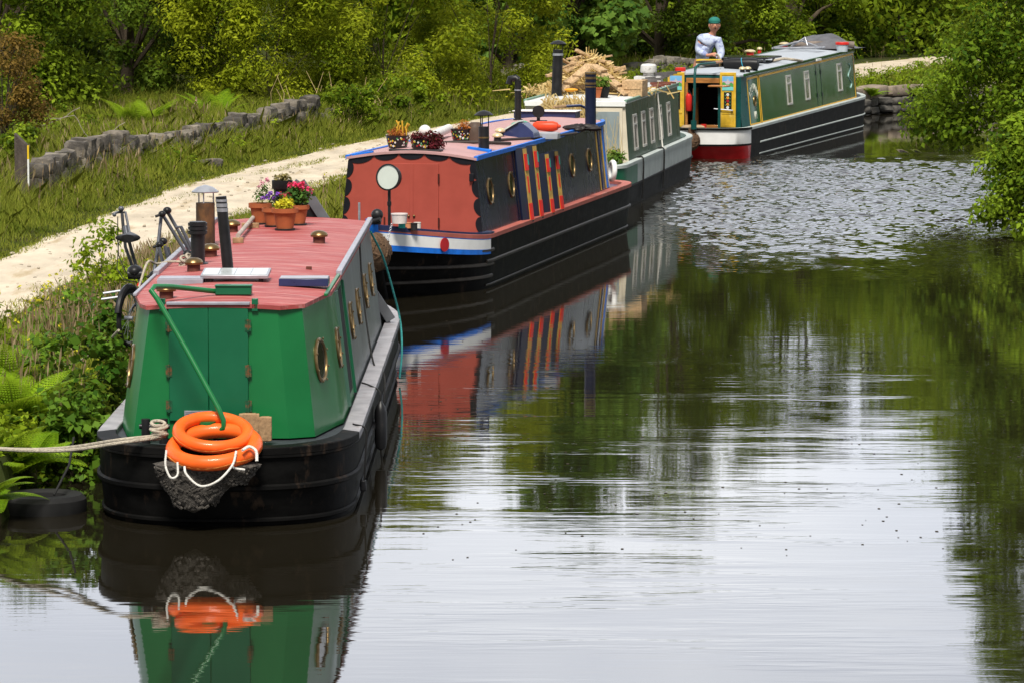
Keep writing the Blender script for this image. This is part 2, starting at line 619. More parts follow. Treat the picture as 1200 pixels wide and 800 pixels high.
# floating specks (pollen, leaf scraps) on the near water
sp = MB()
for _ in range(520):
    y = random.uniform(20.5, 34) * K
    x = random.uniform(-0.8, 6.6)
    r = random.uniform(0.006, 0.016)
    a = random.random() * 6
    sp.poly([(x + r * math.cos(a + k * 1.25) * random.uniform(.6, 1.3), y + 1.8 * r * math.sin(a + k * 1.25), 0.003) for k in range(5)])
tag(sp.build('floating_debris', mat('leaf_scrap', (0.05, 0.04, 0.025), 0.9)), 'dark specks of leaf litter floating on the near water', 'debris', kind='stuff')

# ------------------------------------------------------------------ stone walls
def stone(mb, c, size, rot, jit=0.16, n=4, pw=6.0):
    """a rounded, knocked-about block"""
    sx, sy, sz = [q / 2 for q in size]
    Q = Matrix.Translation(Vector(c)) @ Matrix.Rotation(rot, 4, 'Z') @ Matrix.Rotation(random.uniform(-.09, .09), 4, 'X') @ Matrix.Rotation(random.uniform(-.09, .09), 4, 'Y')
    ph = Vector((random.random() * 50, random.random() * 50, random.random() * 50))
    for ax in range(3):
        for sg in (-1, 1):
            G = []
            for i in range(n + 1):
                row = []
                for k in range(n + 1):
                    u, v = 2 * i / n - 1, 2 * k / n - 1
                    p = [0, 0, 0]
                    p[ax] = sg
                    p[(ax + 1) % 3], p[(ax + 2) % 3] = (u, v) if sg > 0 else (v, u)
                    p = Vector(p)
                    L = (abs(p.x) ** pw + abs(p.y) ** pw + abs(p.z) ** pw) ** (1 / pw)
                    p = p / L
                    q = 1 + jit * mnoise.noise(p * 1.1 + ph) + jit * 0.5 * mnoise.noise(p * 3 + ph)
                    row.append(Q @ Vector((p.x * sx * q, p.y * sy * q, p.z * sz * q)))
                G.append(row)
            mb.grid(G)

stone_m = mat('gritstone', (0.17, 0.148, 0.12), 0.95, var=0.5, scale=3.2, bump=0.8, bscale=22, dirt=((0.055, 0.05, 0.045), 0.44, 2.3, (1, 1, 1), 0.9), spec=0.2)
lichen_m = mat('lichened_gritstone', (0.19, 0.17, 0.14), 0.95, var=0.4, scale=4, bump=0.8, bscale=22, dirt=((0.10, 0.09, 0.08), 0.5, 3.0, (1, 1, 1), 0.8), spec=0.2)
dark_stone_m = mat('wet_gritstone', (0.10, 0.092, 0.08), 0.85, var=0.45, scale=3, bump=0.8, bscale=20, dirt=((0.02, 0.02, 0.016), 0.5, 2, (1, 1, 1), 0.8), spec=0.3)

def dry_wall(line, hfun, mb, thick=0.34, lmin=0.20, lmax=0.55):
    pl = np.array(line)
    d = np.r_[0, np.cumsum(np.linalg.norm(np.diff(pl, axis=0), axis=1))]
    s = 0
    while s < d[-1]:
        L = random.uniform(lmin, lmax)
        p = np.array([np.interp(s + L / 2, d, pl[:, k]) for k in (0, 1)])
        q = np.array([np.interp(s + L / 2 + 0.1, d, pl[:, k]) for k in (0, 1)])
        a = math.atan2(q[1] - p[1], q[0] - p[0])
        z0 = ground_z(p[None])[0]
        H = hfun(s / d[-1]) * random.uniform(0.8, 1.18)
        if H > 0.05:
            courses = 3 if H > 0.46 else 2
            zz = z0 - 0.06
            for c_ in range(courses):
                hh = (H + 0.06) / courses
                stone(mb, (p[0] + random.uniform(-.03, .03), p[1], zz + hh / 2), (L * random.uniform(.95, 1.08), thick * random.uniform(.85, 1.15), hh * 1.06), a, mb.jit)
                zz += hh * random.uniform(.85, 1.0)
        s += L * 0.97

mb = MB(); mb.jit = 0.24
dry_wall(WALL, lambda t: 0.58 + 0.07 * math.sin(t * 9) - (0.25 if t > 0.93 else 0), mb)
o = mb.build('stone_wall', [stone_m])
tag(o, 'low tumbled dry stone wall beside the towpath on the left', 'wall')
mb = MB(); mb.jit = 0.2
dry_wall([(-0.2, 73.5 * K), (1.5, 75.2 * K), (3.6, 77.5 * K), (5.2, 80.2 * K)], lambda t: 0.5 + 0.08 * math.sin(t * 11), mb, lmin=0.35, lmax=0.8)
o = mb.build('stone_wall', [lichen_m])
tag(o, 'half hidden pale stone wall in long grass behind the straw covered boat', 'wall')

# canal quay wall beyond the last boat
root = thing('quay_wall', 'dark masonry canal wall with weathered coping stones beyond the farthest boat', 'wall', (9.2, 71.6 * K, 0))
mb, cp = MB(), MB()
q = resample(np.array([(7.2, 69.25 * K), (8.95, 71.45 * K), (11.2, 73.25 * K), (16, 76.05 * K), (22, 78 * K)], float), 60)
dq = np.r_[0, np.cumsum(np.linalg.norm(np.diff(q, axis=0), axis=1))]
for course, (z0, hh) in enumerate(((-0.3, 0.32), (0.02, 0.2), (0.22, 0.2))):
    s = -random.uniform(0, .3)
    while s < dq[-1]:
        L = random.uniform(0.35, 0.7)
        p = [np.interp(s + L / 2, dq, q[:, k]) for k in (0, 1)]
        p2 = [np.interp(s + L / 2 + .1, dq, q[:, k]) for k in (0, 1)]
        a = math.atan2(p2[1] - p[1], p2[0] - p[0])
        stone(mb, (p[0] - 9.2 - .12 * math.sin(a) * -1, p[1] - 71.6 * K - .12 * math.cos(a), z0 + hh / 2), (L * .97, 0.5, hh * .97), a, 0.12)
        s += L
s = 0
while s < dq[-1]:
    L = random.uniform(1.2, 1.9)
    p = [np.interp(s + L / 2, dq, q[:, k]) for k in (0, 1)]
    p2 = [np.interp(s + L / 2 + .1, dq, q[:, k]) for k in (0, 1)]
    a = math.atan2(p2[1] - p[1], p2[0] - p[0])
    stone(cp, (p[0] - 9.2, p[1] - 71.6 * K, 0.545), (L * .985, 0.62, 0.27), a, 0.05, pw=9)
    s += L
mb.build('masonry', [dark_stone_m], root)
cp.build('coping', [mat('coping_stone', (0.25, 0.2, 0.155), 0.9, var=0.3, scale=2.5, bump=0.5, bscale=20, dirt=((0.1, 0.085, 0.06), 0.5, 3, (1, 1, 1), 0.7), spec=0.2)], root)
# ------------------------------------------------------------------ narrowboat builder
def outline(hw, y0, y1, near, far, inset=0.0, nd=None, fd=None):
    """plan outline, anticlockwise from the near centre; near/far = (kind, depth)"""
    def half(kind, depth):
        pts = []
        if kind == 'round':
            for i in range(0, 13):
                t = i / 12 * math.pi / 2
                pts.append((hw * math.sin(t) ** 0.75, depth * math.cos(t) ** 0.75))
        else:
            for i in range(0, 15):
                u = 1 - i / 14
                pts.append((hw * (1 - u ** 1.9) + (0.03 if u == 1 else 0), depth * u))
        return pts
    A = half(near[0], near[1] if nd is None else nd)
    B = half(far[0], far[1] if fd is None else fd)
    h = (hw - inset) / hw
    right = [(x * h, y0 - y * 1.0 + (inset if y > 0.01 else 0)) for x, y in A]
    m = 14
    right += [(hw - inset, y0 + (y1 - y0) * i / m) for i in range(1, m)]
    right += [(x * h, y1 + y - (inset if y > 0.01 else 0)) for x, y in B[::-1]]
    left = [(-x, y) for x, y in right[::-1]]
    if abs(left[0][0]) < 1e-4: left = left[1:]
    if abs(left[-1][0]) < 1e-4: left = left[:-1]
    return right + left

class Boat:
    def __init__(s, label, loc, heading):
        h1 = math.atan(math.tan(R(heading)) / K)
        s.k = K * math.cos(R(heading)) / math.cos(h1)
        s.root = thing('narrowboat', label, 'narrowboat', (loc[0], loc[1] * K, 0), -h1, 'narrowboats moored along the towpath')
        s.M = Matrix.Translation((loc[0], loc[1] * K, 0)) @ Matrix.Rotation(-h1, 4, 'Z')
        s.Mi = s.M.inverted()
        s.h = h1
        s.sheer = lambda y: 0.0
    def loc(s, p): return s.Mi @ Vector(p)
    def w(s, p): return s.M @ Vector(p)
    def wk(s, p): return s.M @ Vector((p[0], p[1] * s.k, p[2]))
    def part(s, mb, name, mats, bevel=0.0, parent=None):
        return mb.build(name, mats, s.root if parent is None else parent, bevel)
    # hull ---------------------------------------------------------------
    def hull(s, hw, y0, y1, near, far, zg, levels, mats, mif, gmat, gin=0.13, deckz=-0.03, deckm=None, gmat2=None, gy=0.0, strakes=(), sm=None, sr=0.022):
        k_ = s.k
        y0, y1 = y0 * k_, y1 * k_
        near, far = (near[0], near[1] * k_), (far[0], far[1] * k_)
        levels = [(a, b_, None if c_ is None else c_ * k_, None if d_ is None else d_ * k_) for a, b_, c_, d_ in levels]
        strakes = [(a, b_ * k_, c_ * k_, d_) for a, b_, c_, d_ in strakes]
        s.hp = (hw, y0, y1, near, far)
        s.zg = zg
        rings = []
        for z, ins, nd, fd in levels:
            o = outline(hw, y0, y1, near, far, ins, nd, fd)
            rings.append([(x, y, z + (s.sheer(y) * z / zg if z > 0 else 0)) for x, y in o])
        mb = MB()
        n = len(rings[0])
        mb.loft(rings, 0, cap=False, mif=lambda i, k: mif(i, rings[i][k][0], (rings[i][k][1] + rings[i][(k + 1) % n][1]) / 2 / k_))
        hull = s.part(mb, 'hull', mats)
        # gunwale strip and deck
        oo = outline(hw, y0, y1, near, far, -0.015)
        oi = outline(hw, y0, y1, near, far, gin)
        g = MB()
        zt = lambda y, d=0: zg + s.sheer(y) + d
        g.loft([[(x, y, zt(y, -0.045)) for x, y in oo], [(x, y, zt(y, 0.012)) for x, y in oo], [(x, y, zt(y, 0.012)) for x, y in oi], [(x, y, zt(y, -0.08)) for x, y in oi]], 0, cap=False, mif=lambda i, k: 1 if gmat2 and max(oo[k][1], oo[(k + 1) % len(oo)][1]) < gy * k_ + .05 else 0)
        s.part(g, 'gunwale', [gmat, gmat2 or gmat], 0.008)
        d = MB()
        od = outline(hw, y0, y1, near, far, gin - 0.01)
        half = len(od) // 2
        top = [(x, y, zt(y, deckz)) for x, y in od]
        nn = len(top)
        for i in range(half):
            a, b_, c_, e = top[i], top[i + 1], top[-(i + 1) % nn], top[-i % nn]
            pts = []
            for q in (a, b_, c_, e):
                if q not in pts: pts.append(q)
            if len(pts) >= 3: d.poly(pts)
        s.part(d, 'deck', [deckm or gmat])
        for (z, ya, yb, r) in strakes:
            st = MB()
            # level outline at that height by interpolation
            lv = sorted(levels)
            for i in range(len(lv) - 1):
                if lv[i][0] <= z <= lv[i + 1][0]:
                    f = (z - lv[i][0]) / (lv[i + 1][0] - lv[i][0])
                    g2 = lambda q, dflt: (dflt if lv[i][q] is None else lv[i][q]) * (1 - f) + (dflt if lv[i + 1][q] is None else lv[i + 1][q]) * f
                    ins, nd, fd = g2(1, 0), g2(2, near[1]), g2(3, far[1])
            o = outline(hw, y0, y1, near, far, ins - 0.006, nd, fd)
            o = [(x, y, z + s.sheer(y) * z / zg) for x, y in o if True]
            keep = [p for p in o]
            runs, cur = [], []
            for p in keep + keep[:1]:
                if ya <= p[1] <= yb: cur.append(p)
                elif cur: runs.append(cur); cur = []
            if cur: runs.append(cur)
            if len(runs) == 2 and runs[0][0] == keep[0] and runs[1][-1] == keep[0]:
                runs = [runs[1][:-1] + runs[0]]
            for rn in runs:
                if len(rn) > 1: st.tube(rn, r, 6)
            s.part(st, 'rubbing_strake', [sm], parent=hull)
        return hull
    def band(s, zlo, zhi, filt, off, mats, name, nseg=3, level_ins=0.0, nd=None, mif=None):
        """a painted panel standing a little proud of the hull"""
        hw, y0, y1, near, far = s.hp
        o = outline(hw, y0, y1, near, far, -off)
        runs, cur = [], []
        for p in o + o[:1]:
            if filt(p[0], p[1] / s.k): cur.append(p)
            elif cur: runs.append(cur); cur = []
        if cur: runs.append(cur)
        if len(runs) == 2 and filt(o[0][0], o[0][1] / s.k): runs = [runs[1][:-1] + runs[0]]
        mb = MB()
        for rn in runs:
            G = [[(x, y, zlo(y) + (zhi(y) - zlo(y)) * i / nseg) for x, y in rn] for i in range(nseg + 1)]
            mb.grid(G, 0, mif=(lambda i, k: mif(i, rn[k])) if mif else None)
            mb.grid([[(x * .985, y + .02, zhi(y)) for x, y in rn], [(x, y, zhi(y)) for x, y in rn]][::-1], 0)
            mb.grid([[(x, y, zlo(y)) for x, y in rn], [(x * .985, y + .02, zlo(y)) for x, y in rn]][::-1], 0)
        return s.part(mb, name, mats)
    # cabin --------------------------------------------------------------
    def cabin(s, st, camber, mats, mif, rmat, lip=0.025, name='cabin', roofname='roof', nx_=10, open_near=None, thick=0.035):
        """st = stations (y, xl_bottom, xr_bottom, xl_top, xr_top, z_bottom, z_top)"""
        st = [(q[0] * s.k,) + tuple(q[1:]) for q in st]
        s.st, s.camber = st, camber
        mb = MB()
        for sd, (ib, it) in ((1, (2, 4)), (-1, (1, 3))):
            G = []
            for q in st:
                G.append([(q[ib] + (q[it] - q[ib]) * k / 4, q[0], q[5] + (q[6] - q[5]) * k / 4) for k in range(5)])
            if sd > 0: mb.grid(G, mif=lambda i, k: mif('right', i, k))
            else: mb.grid([r[::-1] for r in G], mif=lambda i, k: mif('left', i, k))
        for q, nm in ((st[0], 'near'), (st[-1], 'far')):
            if nm == 'near' and open_near: continue
            G = []
            for k in range(nx_ + 1):
                f = k / nx_
                xb, xt = q[1] + (q[2] - q[1]) * f, q[3] + (q[4] - q[3]) * f
                zt = s.roofz(xt, q[0])
                G.append([(xb + (xt - xb) * j / 4, q[0], q[5] + (zt - q[5]) * j / 4) for j in range(5)])
            mb.grid(G if nm == 'far' else [r[::-1] for r in G], mif=lambda i, k: mif(nm, i, k))
        cab = s.part(mb, name, mats)
        r = MB()
        top, bot = [], []
        rows = [(st[0][0] - lip,) + st[0][1:]] + list(st[1:-1]) + [(st[-1][0] + lip,) + st[-1][1:]]
        for q in rows:
            a, b_ = q[3] - lip, q[4] + lip
            xs_ = [a + (b_ - a) * k / nx_ for k in range(nx_ + 1)]
            top.append([(x, q[0], s.roofz(x, q[0]) + thick) for x in xs_])
            bot.append([(x, q[0], s.roofz(x, q[0]) + 0.003) for x in xs_])
        r.grid(top, 0)
        r.grid([q[::-1] for q in bot], 0)
        ed = lambda T, Bq: r.grid([Bq, T], 0)
        ed(top[0], bot[0])
        r.grid([top[-1], bot[-1]], 0)
        r.grid([[q[-1] for q in bot], [q[-1] for q in top]], 0)
        r.grid([[q[0] for q in top], [q[0] for q in bot]], 0)
        s.thick = thick
        roof = s.part(r, roofname, [rmat])
        return cab, roof
    def sta(s, y):
        st = s.st
        y = min(max(y, st[0][0]), st[-1][0])
        for a, b_ in zip(st, st[1:]):
            if a[0] <= y <= b_[0]:
                f = (y - a[0]) / max(1e-6, b_[0] - a[0])
                return [p + (q - p) * f for p, q in zip(a, b_)]
    def roofz(s, x, y):
        q = s.sta(y)
        m, h = (q[3] + q[4]) / 2, (q[4] - q[3]) / 2
        full = max(abs(w_[4] - w_[3]) for w_ in s.st) / 2
        return q[6] + s.camber * (1 - min(1, ((x - m) / full) ** 2)) - s.camber * (1 - min(1, (h / full) ** 2))
    def top(s, x, y): return Vector((x, y, s.roofz(x, y) + s.thick))
    def onroof(s, px, py, dz=0.0):
        z = 1.75
        for _ in range(12):
            p = s.loc(at(px, py, z))
            z = s.roofz(p.x, p.y) + s.thick + dz
        return p
    def side(s, y, h, sg=1):
        """frame on the cabin side: h = 0 at the bottom, 1 at the top edge"""
        y = y * s.k
        q = s.sta(y)
        q2 = s.sta(y + 0.05) if y + .05 <= s.st[-1][0] else s.sta(y - .05)
        ib, it = (2, 4) if sg > 0 else (1, 3)
        f = lambda w_: Vector((w_[ib] + (w_[it] - w_[ib]) * h, w_[0], w_[5] + (w_[6] - w_[5]) * h))
        p = f(q)
        t = (f(q2) - p)
        if y + .05 > s.st[-1][0]: t = -t
        u = Vector((q[it] - q[ib], 0, q[6] - q[5]))
        n = t.cross(u) * sg
        return frame(p, n, u)

brass = mat('brass', (0.21, 0.14, 0.06), 0.36, 0.8, var=0.3, scale=12)
dark_glass = mat('porthole_glass', (0.015, 0.016, 0.014), 0.06, var=0.1, rvar=0, spec=0.8)
black_iron = mat('black_iron', (0.009, 0.009, 0.010), 0.45, spec=0.35, var=0.4, scale=9, dirt=((0.09, 0.06, 0.045), 0.62, 6, (1, 1, 1), 0.5))
steel = mat('galvanised_steel', (0.38, 0.39, 0.42), 0.4, 0.6, var=0.2, scale=10)
hull_black = mat('hull_blacking', (0.006, 0.0058, 0.0056), 0.55, var=0.5, scale=3, stretch=(1, 1, 3), spec=0.05, dirt=((0.065, 0.042, 0.028), 0.57, 3.2, (2.2, 2.2, 0.9), 0.6), bump=0.12, bscale=14)
rope_m = mat('rope', (0.42, 0.37, 0.29), 0.9, var=0.25, scale=30, bump=0.8, bscale=90)
teal_rope_m = mat('teal_rope', (0.05, 0.30, 0.29), 0.85, var=0.3, scale=30, bump=0.6, bscale=90)
white_rope_m = mat('white_rope', (0.68, 0.66, 0.6), 0.85, var=0.15, scale=30, bump=0.6, bscale=90)
dark_rope_m = mat('dark_rope', (0.02, 0.02, 0.02), 0.9, var=0.3, scale=30)
wood_m = mat('bare_wood', (0.30, 0.19, 0.10), 0.75, var=0.35, scale=5, stretch=(6, 1, 6), bump=0.3, bscale=25)
pale_wood_m = mat('split_wood', (0.46, 0.31, 0.17), 0.8, var=0.35, scale=5, stretch=(6, 1, 6), bump=0.3, bscale=25)

_ph = {}
def porthole(B, M, r=0.17, glass=dark_glass, ring=brass):
    key = (round(r, 3), ring.name)
    if key not in _ph:
        a = MB()
        prof = [(r * 1.0, -0.004), (r * 1.08, -0.004), (r * 1.10, 0.008), (r * 1.06, 0.018), (r * 0.98, 0.022), (r * 0.9, 0.014), (r * 0.88, 0.0)]
        n = 32
        a.loft([[(p[0] * math.cos(2 * math.pi * k / n), p[0] * math.sin(2 * math.pi * k / n), p[1]) for k in range(n)] for p in prof], 0, cap=False)
        for k in range(8):
            t = 2 * math.pi * (k + .5) / 8
            a.sphere((r * 1.08 * math.cos(t), r * 1.08 * math.sin(t), 0.026), (.012, .012, .006), 6, 4, 0)
        g_ = MB()
        g_.poly([(r * .93 * math.cos(2 * math.pi * k / n), r * .93 * math.sin(2 * math.pi * k / n), 0.008) for k in range(n)])
        _ph[key] = (a.mesh('porthole', [ring]), g_.mesh('glass', [glass]))
    o = bpy.data.objects.new('porthole', _ph[key][0])
    link(o, B.root)
    o.matrix_local = M
    g2 = bpy.data.objects.new('glass', _ph[key][1])
    link(g2, o)
    return o

_mv = {}
def mushroom(B, x, y, r=0.085, top=brass, base=None, h=0.06):
    key = (r, top.name, base.name if base else '', h)
    if key not in _mv:
        m_ = MB()
        m_.lathe([(r * .72, -.01), (r * .72, h), (r * .6, h)], n=20, mi=1)
        m_.lathe([(r * .6, h - .004), (r * 1.0, h), (r * 1.06, h + .018), (r * .92, h + .038), (r * .5, h + .055), (r * .02, h + .06)], n=24, mi=0)
        _mv[key] = m_.mesh('mushroom_vent', [top, base or black_iron])
    o = bpy.data.objects.new('mushroom_vent', _mv[key])
    link(o, B.root)
    o.location = B.top(x, y)
    return o

def winpart(B, M, w, h, fm, gm_, fw=0.035, split=0.72):
    a = MB()
    for c, sz in (((0, h / 2 - fw / 2, 0.006), (w, fw, 0.03)), ((0, -h / 2 + fw / 2, 0.006), (w, fw, 0.03)), ((-w / 2 + fw / 2, 0, 0.006), (fw, h - 2 * fw, 0.028)), ((w / 2 - fw / 2, 0, 0.006), (fw, h - 2 * fw, 0.028)),
                  ((0, h * (split - .5), 0.006), (w - 2 * fw, fw * .7, 0.026))):
        a.box(c, sz)
    o = a.build('window', [fm], B.root, 0.004)
    o.matrix_local = M
    g_ = MB()
    g_.poly([(-w / 2 + fw * .8, -h / 2 + fw * .8, 0.004), (w / 2 - fw * .8, -h / 2 + fw * .8, 0.004), (w / 2 - fw * .8, h / 2 - fw * .8, 0.004), (-w / 2 + fw * .8, h / 2 - fw * .8, 0.004)])
    g_.build('pane', [gm_], o)
    return o

def rope(pts, r, m, name='mooring_rope', parent=None, sub=8):
    """smooth rope through points (Catmull-Rom)"""
    P = [Vector(p) for p in pts]
    P = [2 * P[0] - P[1]] + P + [2 * P[-1] - P[-2]]
    out = []
    for i in range(1, len(P) - 2):
        for k in range(sub):
            t = k / sub
            a, b_, c_, d = P[i - 1:i + 3]
            out.append(0.5 * ((2 * b_) + (c_ - a) * t + (2 * a - 5 * b_ + 4 * c_ - d) * t * t + (3 * b_ - a - 3 * c_ + d) * t ** 3))
    out.append(P[-2])
    return MB().tube(out, r, 7).build(name, [m], parent)
# ------------------------------------------------------------------ BOAT 1: green stern, red roof
green_p = mat('green_paint', (0.007, 0.135, 0.036), 0.34, var=0.12, scale=1.6, coat=0.12, spec=.35, dirt=((0.12, 0.17, 0.07), 0.68, 5, (1, 1, .5), 0.35))
green_d = mat('green_door_paint', (0.005, 0.10, 0.042), 0.36, var=0.12, scale=2, coat=0.1, spec=.35)
grey_side = mat('sheen_grey_paint', (0.12, 0.135, 0.135), 0.36, var=0.45, scale=5, stretch=(1, 2.4, 0.25), coat=0.0, spec=.3, dirt=((0.4, 0.41, 0.43), 0.56, 4, (1, 2.5, .2), 0.6))  # grey puts the sky's silver sheen into the colour; streaks are weathering
red_roof = mat('red_roof_paint', (0.31, 0.060, 0.056), 0.6, var=0.22, scale=4.5, stretch=(0.5, 5, 1), dirt=((0.47, 0.235, 0.215), 0.48, 6, (0.30, 3.2, 1), 0.75))
gun_grey = mat('worn_gunwale', (0.26, 0.25, 0.26), 0.45, var=0.35, scale=5, dirt=((0.13, 0.07, 0.045), 0.6, 7, (1, 1, 1), 0.7))
deck_blk = mat('stern_deck', (0.03, 0.035, 0.04), 0.6, var=0.4, scale=6)
silver_edge = mat('handrail_silver', (0.27, 0.27, 0.31), 0.35, var=0.2, scale=6)
navy = mat('navy_paint', (0.022, 0.03, 0.09), 0.3, var=0.2, coat=0.3)
brown_m = mat('rust_brown', (0.10, 0.035, 0.025), 0.8, var=0.4, scale=12)

B1 = Boat('green and grey narrowboat with a red roof and curved green tiller, nearest the camera', (-2.27, 22.2), 0.5)
B1.hull(1.04, 0.35, 6.7, ('round', 0.95), ('bow', 2.7), 0.62,
        [(-0.4, 0.08, 0.8, 2.1), (0.0, 0.04, 0.88, 2.3), (0.3, 0.01, 0.94, 2.5), (0.605, 0.0, None, None)],
        [hull_black], lambda i, x, y: 0, gun_grey, 0.13, -0.035, deck_blk, hull_black, 0.15,
        strakes=((0.56, -2, 12, 0.016), (0.315, -2, 12, 0.026), (0.05, -2, 12, 0.02)), sm=hull_black)
st1 = [(0, -.74, .50, -.60, .41, .6, 1.62), (.08, -.80, .70, -.66, .60, .6, 1.625), (.60, -.915, .845, -.775, .73, .6, 1.64), (.72, -.925, .885, -.785, .765, .6, 1.64), (1.32, -.925, .89, -.785, .77, .6, 1.64), (2.0, -.925, .89, -.785, .77, .6, 1.64),
       (4, -.925, .89, -.785, .77, .6, 1.64), (6.3, -.92, .89, -.78, .765, .6, 1.64)]
B1.cabin(st1, 0.045, [green_p, grey_side], lambda w_, i, k: 1 if (w_ == 'right' and i >= 5) or w_ == 'far' or (w_ == 'left' and i >= 4) else 0, red_roof)
hinge_rust = mat('painted_hinge', (.012, .075, .035), .5, var=.3, scale=20, dirt=((.16, .07, .03), .5, 18, (1, 1, 1), .9))
# stern doors with a pale capping
for xa, xb in ((-.45, -.137), (-.133, .18)):
    d = MB()
    d.add([(xa, -.022, .74), (xb, -.022, .74), (xb, -.022, 1.655), (xa, -.022, 1.655), (xa, .03, .74), (xb, .03, .74), (xb, .03, 1.655), (xa, .03, 1.655)],
          [(0, 1, 2, 3), (1, 5, 6, 2), (4, 0, 3, 7), (3, 2, 6, 7), (0, 4, 5, 1)])
    do = B1.part(d, 'door', [green_d], 0.006)
    hx = xa if xa < -.2 else xb
    for zz in (.86, 1.14, 1.5):
        hb = MB()
        hb.cyl((hx, -.03, zz - .05), (hx, -.03, zz + .05), .009, n=8)
        hb.box((hx, -.024, zz), (.05, .006, .09))
        hb.build('hinge', [hinge_rust], do)
c_ = MB()
c_.box((-.135, -.005, 1.672), (.66, .07, .022))
B1.part(c_, 'hatch_lip', [silver_edge], 0.004)
lp = None
for x_ in (-.50, .235):
    lp = MB(); lp.box((x_, .0, 1.66), (.05, .05, .10)); B1.part(lp, 'hatch_stop', [green_d], 0.004)
vg = MB()
vg.box((-.22, -.026, .79), (.22, .012, .07))
for k in range(5): vg.box((-.22, -.034, .765 + .0125 * k), (.2, .006, .005))
B1.part(vg, 'louvre_vent', [steel])
for sg in (1, -1):
    hb = MB()
    x = .775 if sg > 0 else -.79
    hb.box((x, 4.05 * K, 1.695), (.05, 4.5 * K, .05))
    B1.part(hb, 'handrail', [silver_edge], 0.008)
    e_ = MB()
    e_.bar((x * .985, .6, 1.685), (x, 1.75 * K, 1.685), .03, .025)
    B1.part(e_, 'roof_edge', [green_p if sg > 0 else silver_edge], 0.005)
# portholes: one on each stern chamfer, the rest along the right side
def chamfer_frame(h, f, right=True):
    a, b_ = B1.st[1], B1.st[2]
    ib, it = (2, 4) if right else (1, 3)
    P = lambda q: Vector((q[ib] + (q[it] - q[ib]) * h, q[0], q[5] + (q[6] - q[5]) * h))
    p = P(a).lerp(P(b_), f)
    t = P(b_) - P(a)
    u = Vector(((a[it] - a[ib]), 0, a[6] - a[5]))
    return frame(p, t.cross(u) * (1 if right else -1), u)
porthole(B1, chamfer_frame(.55, .55, True), .165)
porthole(B1, chamfer_frame(.5, .6, False), .165)
for y in (.95, 2.55, 3.5, 4.6, 5.5):
    porthole(B1, B1.side(y, .56), .155)
# side hatch: flat black sheet painted as the shaded opening, two green doors swung back
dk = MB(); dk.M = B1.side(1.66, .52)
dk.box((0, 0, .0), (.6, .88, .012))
B1.part(dk, 'opening_shade', [mat('hatch_shade', (.01, .011, .01), .8)])
for ya, ang in ((1.33, 165), (2.02, 14)):
    F_ = B1.side(ya, .5)
    d = MB()
    d.M = F_ @ Matrix.Rotation(R(ang), 4, 'Y')
    d.box((.17 if ang < 90 else .17, 0, 0.012 if ang < 90 else -.012), (.34, .98, .028))
    do = B1.part(d, 'side_door', [green_d], .005)
    for k in (-.33, -.05, .3):
        kb = MB(); kb.M = d.M
        kb.sphere((.335, k, .0), .02, 8, 6)
        kb.build('knob', [brass], do)
# hatch runners and small roof fittings
for pa, pb, m_ in (((325, 338), (386, 338), navy), ((186, 334), (236, 334), silver_edge)):
    a, b_ = B1.onroof(*pa), B1.onroof(*pb)
    s_ = MB()
    s_.box(((a.x + b_.x) / 2, (a.y + b_.y) / 2 + .12, a.z + .03), (b_.x - a.x, .26, .06))
    s_.box(((a.x + b_.x) / 2, (a.y + b_.y) / 2 + .12, a.z + .064), (b_.x - a.x - .01, .24, .008), mi=1)
    B1.part(s_, 'hatch_runner', [m_, silver_edge], .005)
for px, py in ((227, 318), (247, 301), (272, 272), (374, 285), (195, 350)):
    p = B1.onroof(px, py)
    mushroom(B1, p.x, p.y, .078, brass, brown_m)
def chim(B, p, h, r0, r1, name, m_, bands=(), cap=None, lean=(0, 0), base=True, bandm=steel):
    c = MB()
    p = Vector(p)
    t = p + Vector((lean[0], lean[1], h))
    c.cyl(p - Vector((0, 0, .02)), t, r0, r1, 20)
    if base: c.lathe([(r0 * 1.5, 0), (r0 * 1.45, .012), (r0 * 1.02, .022)], p, 20)
    o = B.part(c, name, [m_])
    for f, w_ in bands:
        q = p.lerp(t, f)
        rr = r0 + (r1 - r0) * f
        bb = MB()
        bb.cyl(q - Vector((0, 0, w_ / 2)), q + Vector((0, 0, w_ / 2)), rr * 1.05, n=20)
        bb.build('chimney_band', [bandm], o)
    if cap:
        kind, cr, ch = cap[:3]
        k = MB()
        if kind == 'hat':
            for a in range(3):
                th = a * 2.1 + .4
                k.bar(t + Vector((r1 * .9 * math.cos(th), r1 * .9 * math.sin(th), -.03)), t + Vector((r1 * .9 * math.cos(th), r1 * .9 * math.sin(th), ch)), .012, .012, (1, 0, 0))
            k.lathe([(cr, ch - .005), (cr * 1.02, ch + .005), (cr * .6, ch + .045), (.01, ch + .065)], t, 24)
        else:
            for q_ in range(3): k.cyl(t + Vector((0, 0, -.02 + .035 * q_)), t + Vector((0, 0, .005 + .035 * q_)), cr, n=24)
            k.cyl(t + Vector((0, 0, -.03)), t + Vector((0, 0, .085)), cr * .85, n=20)
        k.build('chimney_cap', [cap[3] if len(cap) > 3 else m_], o)
    return o
p = B1.onroof(232, 310)
chim(B1, p, .29, .062, .062, 'vent_pipe', black_iron, cap=('fin', .085, 0))
p = B1.onroof(241, 288)
rusty = mat('rusty_iron', (0.06, 0.035, 0.02), 0.7, var=0.5, scale=8, dirt=((0.17, 0.08, 0.03), 0.5, 6, (1, 1, .5), 0.7))
chim(B1, p, .40, .088, .088, 'stove_chimney', rusty, cap=('hat', .125, .10, steel))
p = B1.onroof(268, 322)
chim(B1, p, .66, .048, .046, 'flue_pipe', black_iron, bands=((.83, .03), (.89, .03), (.95, .02)), lean=(-.06, .0))
p = B1.onroof(365, 287)
q = B1.onroof(330, 346)
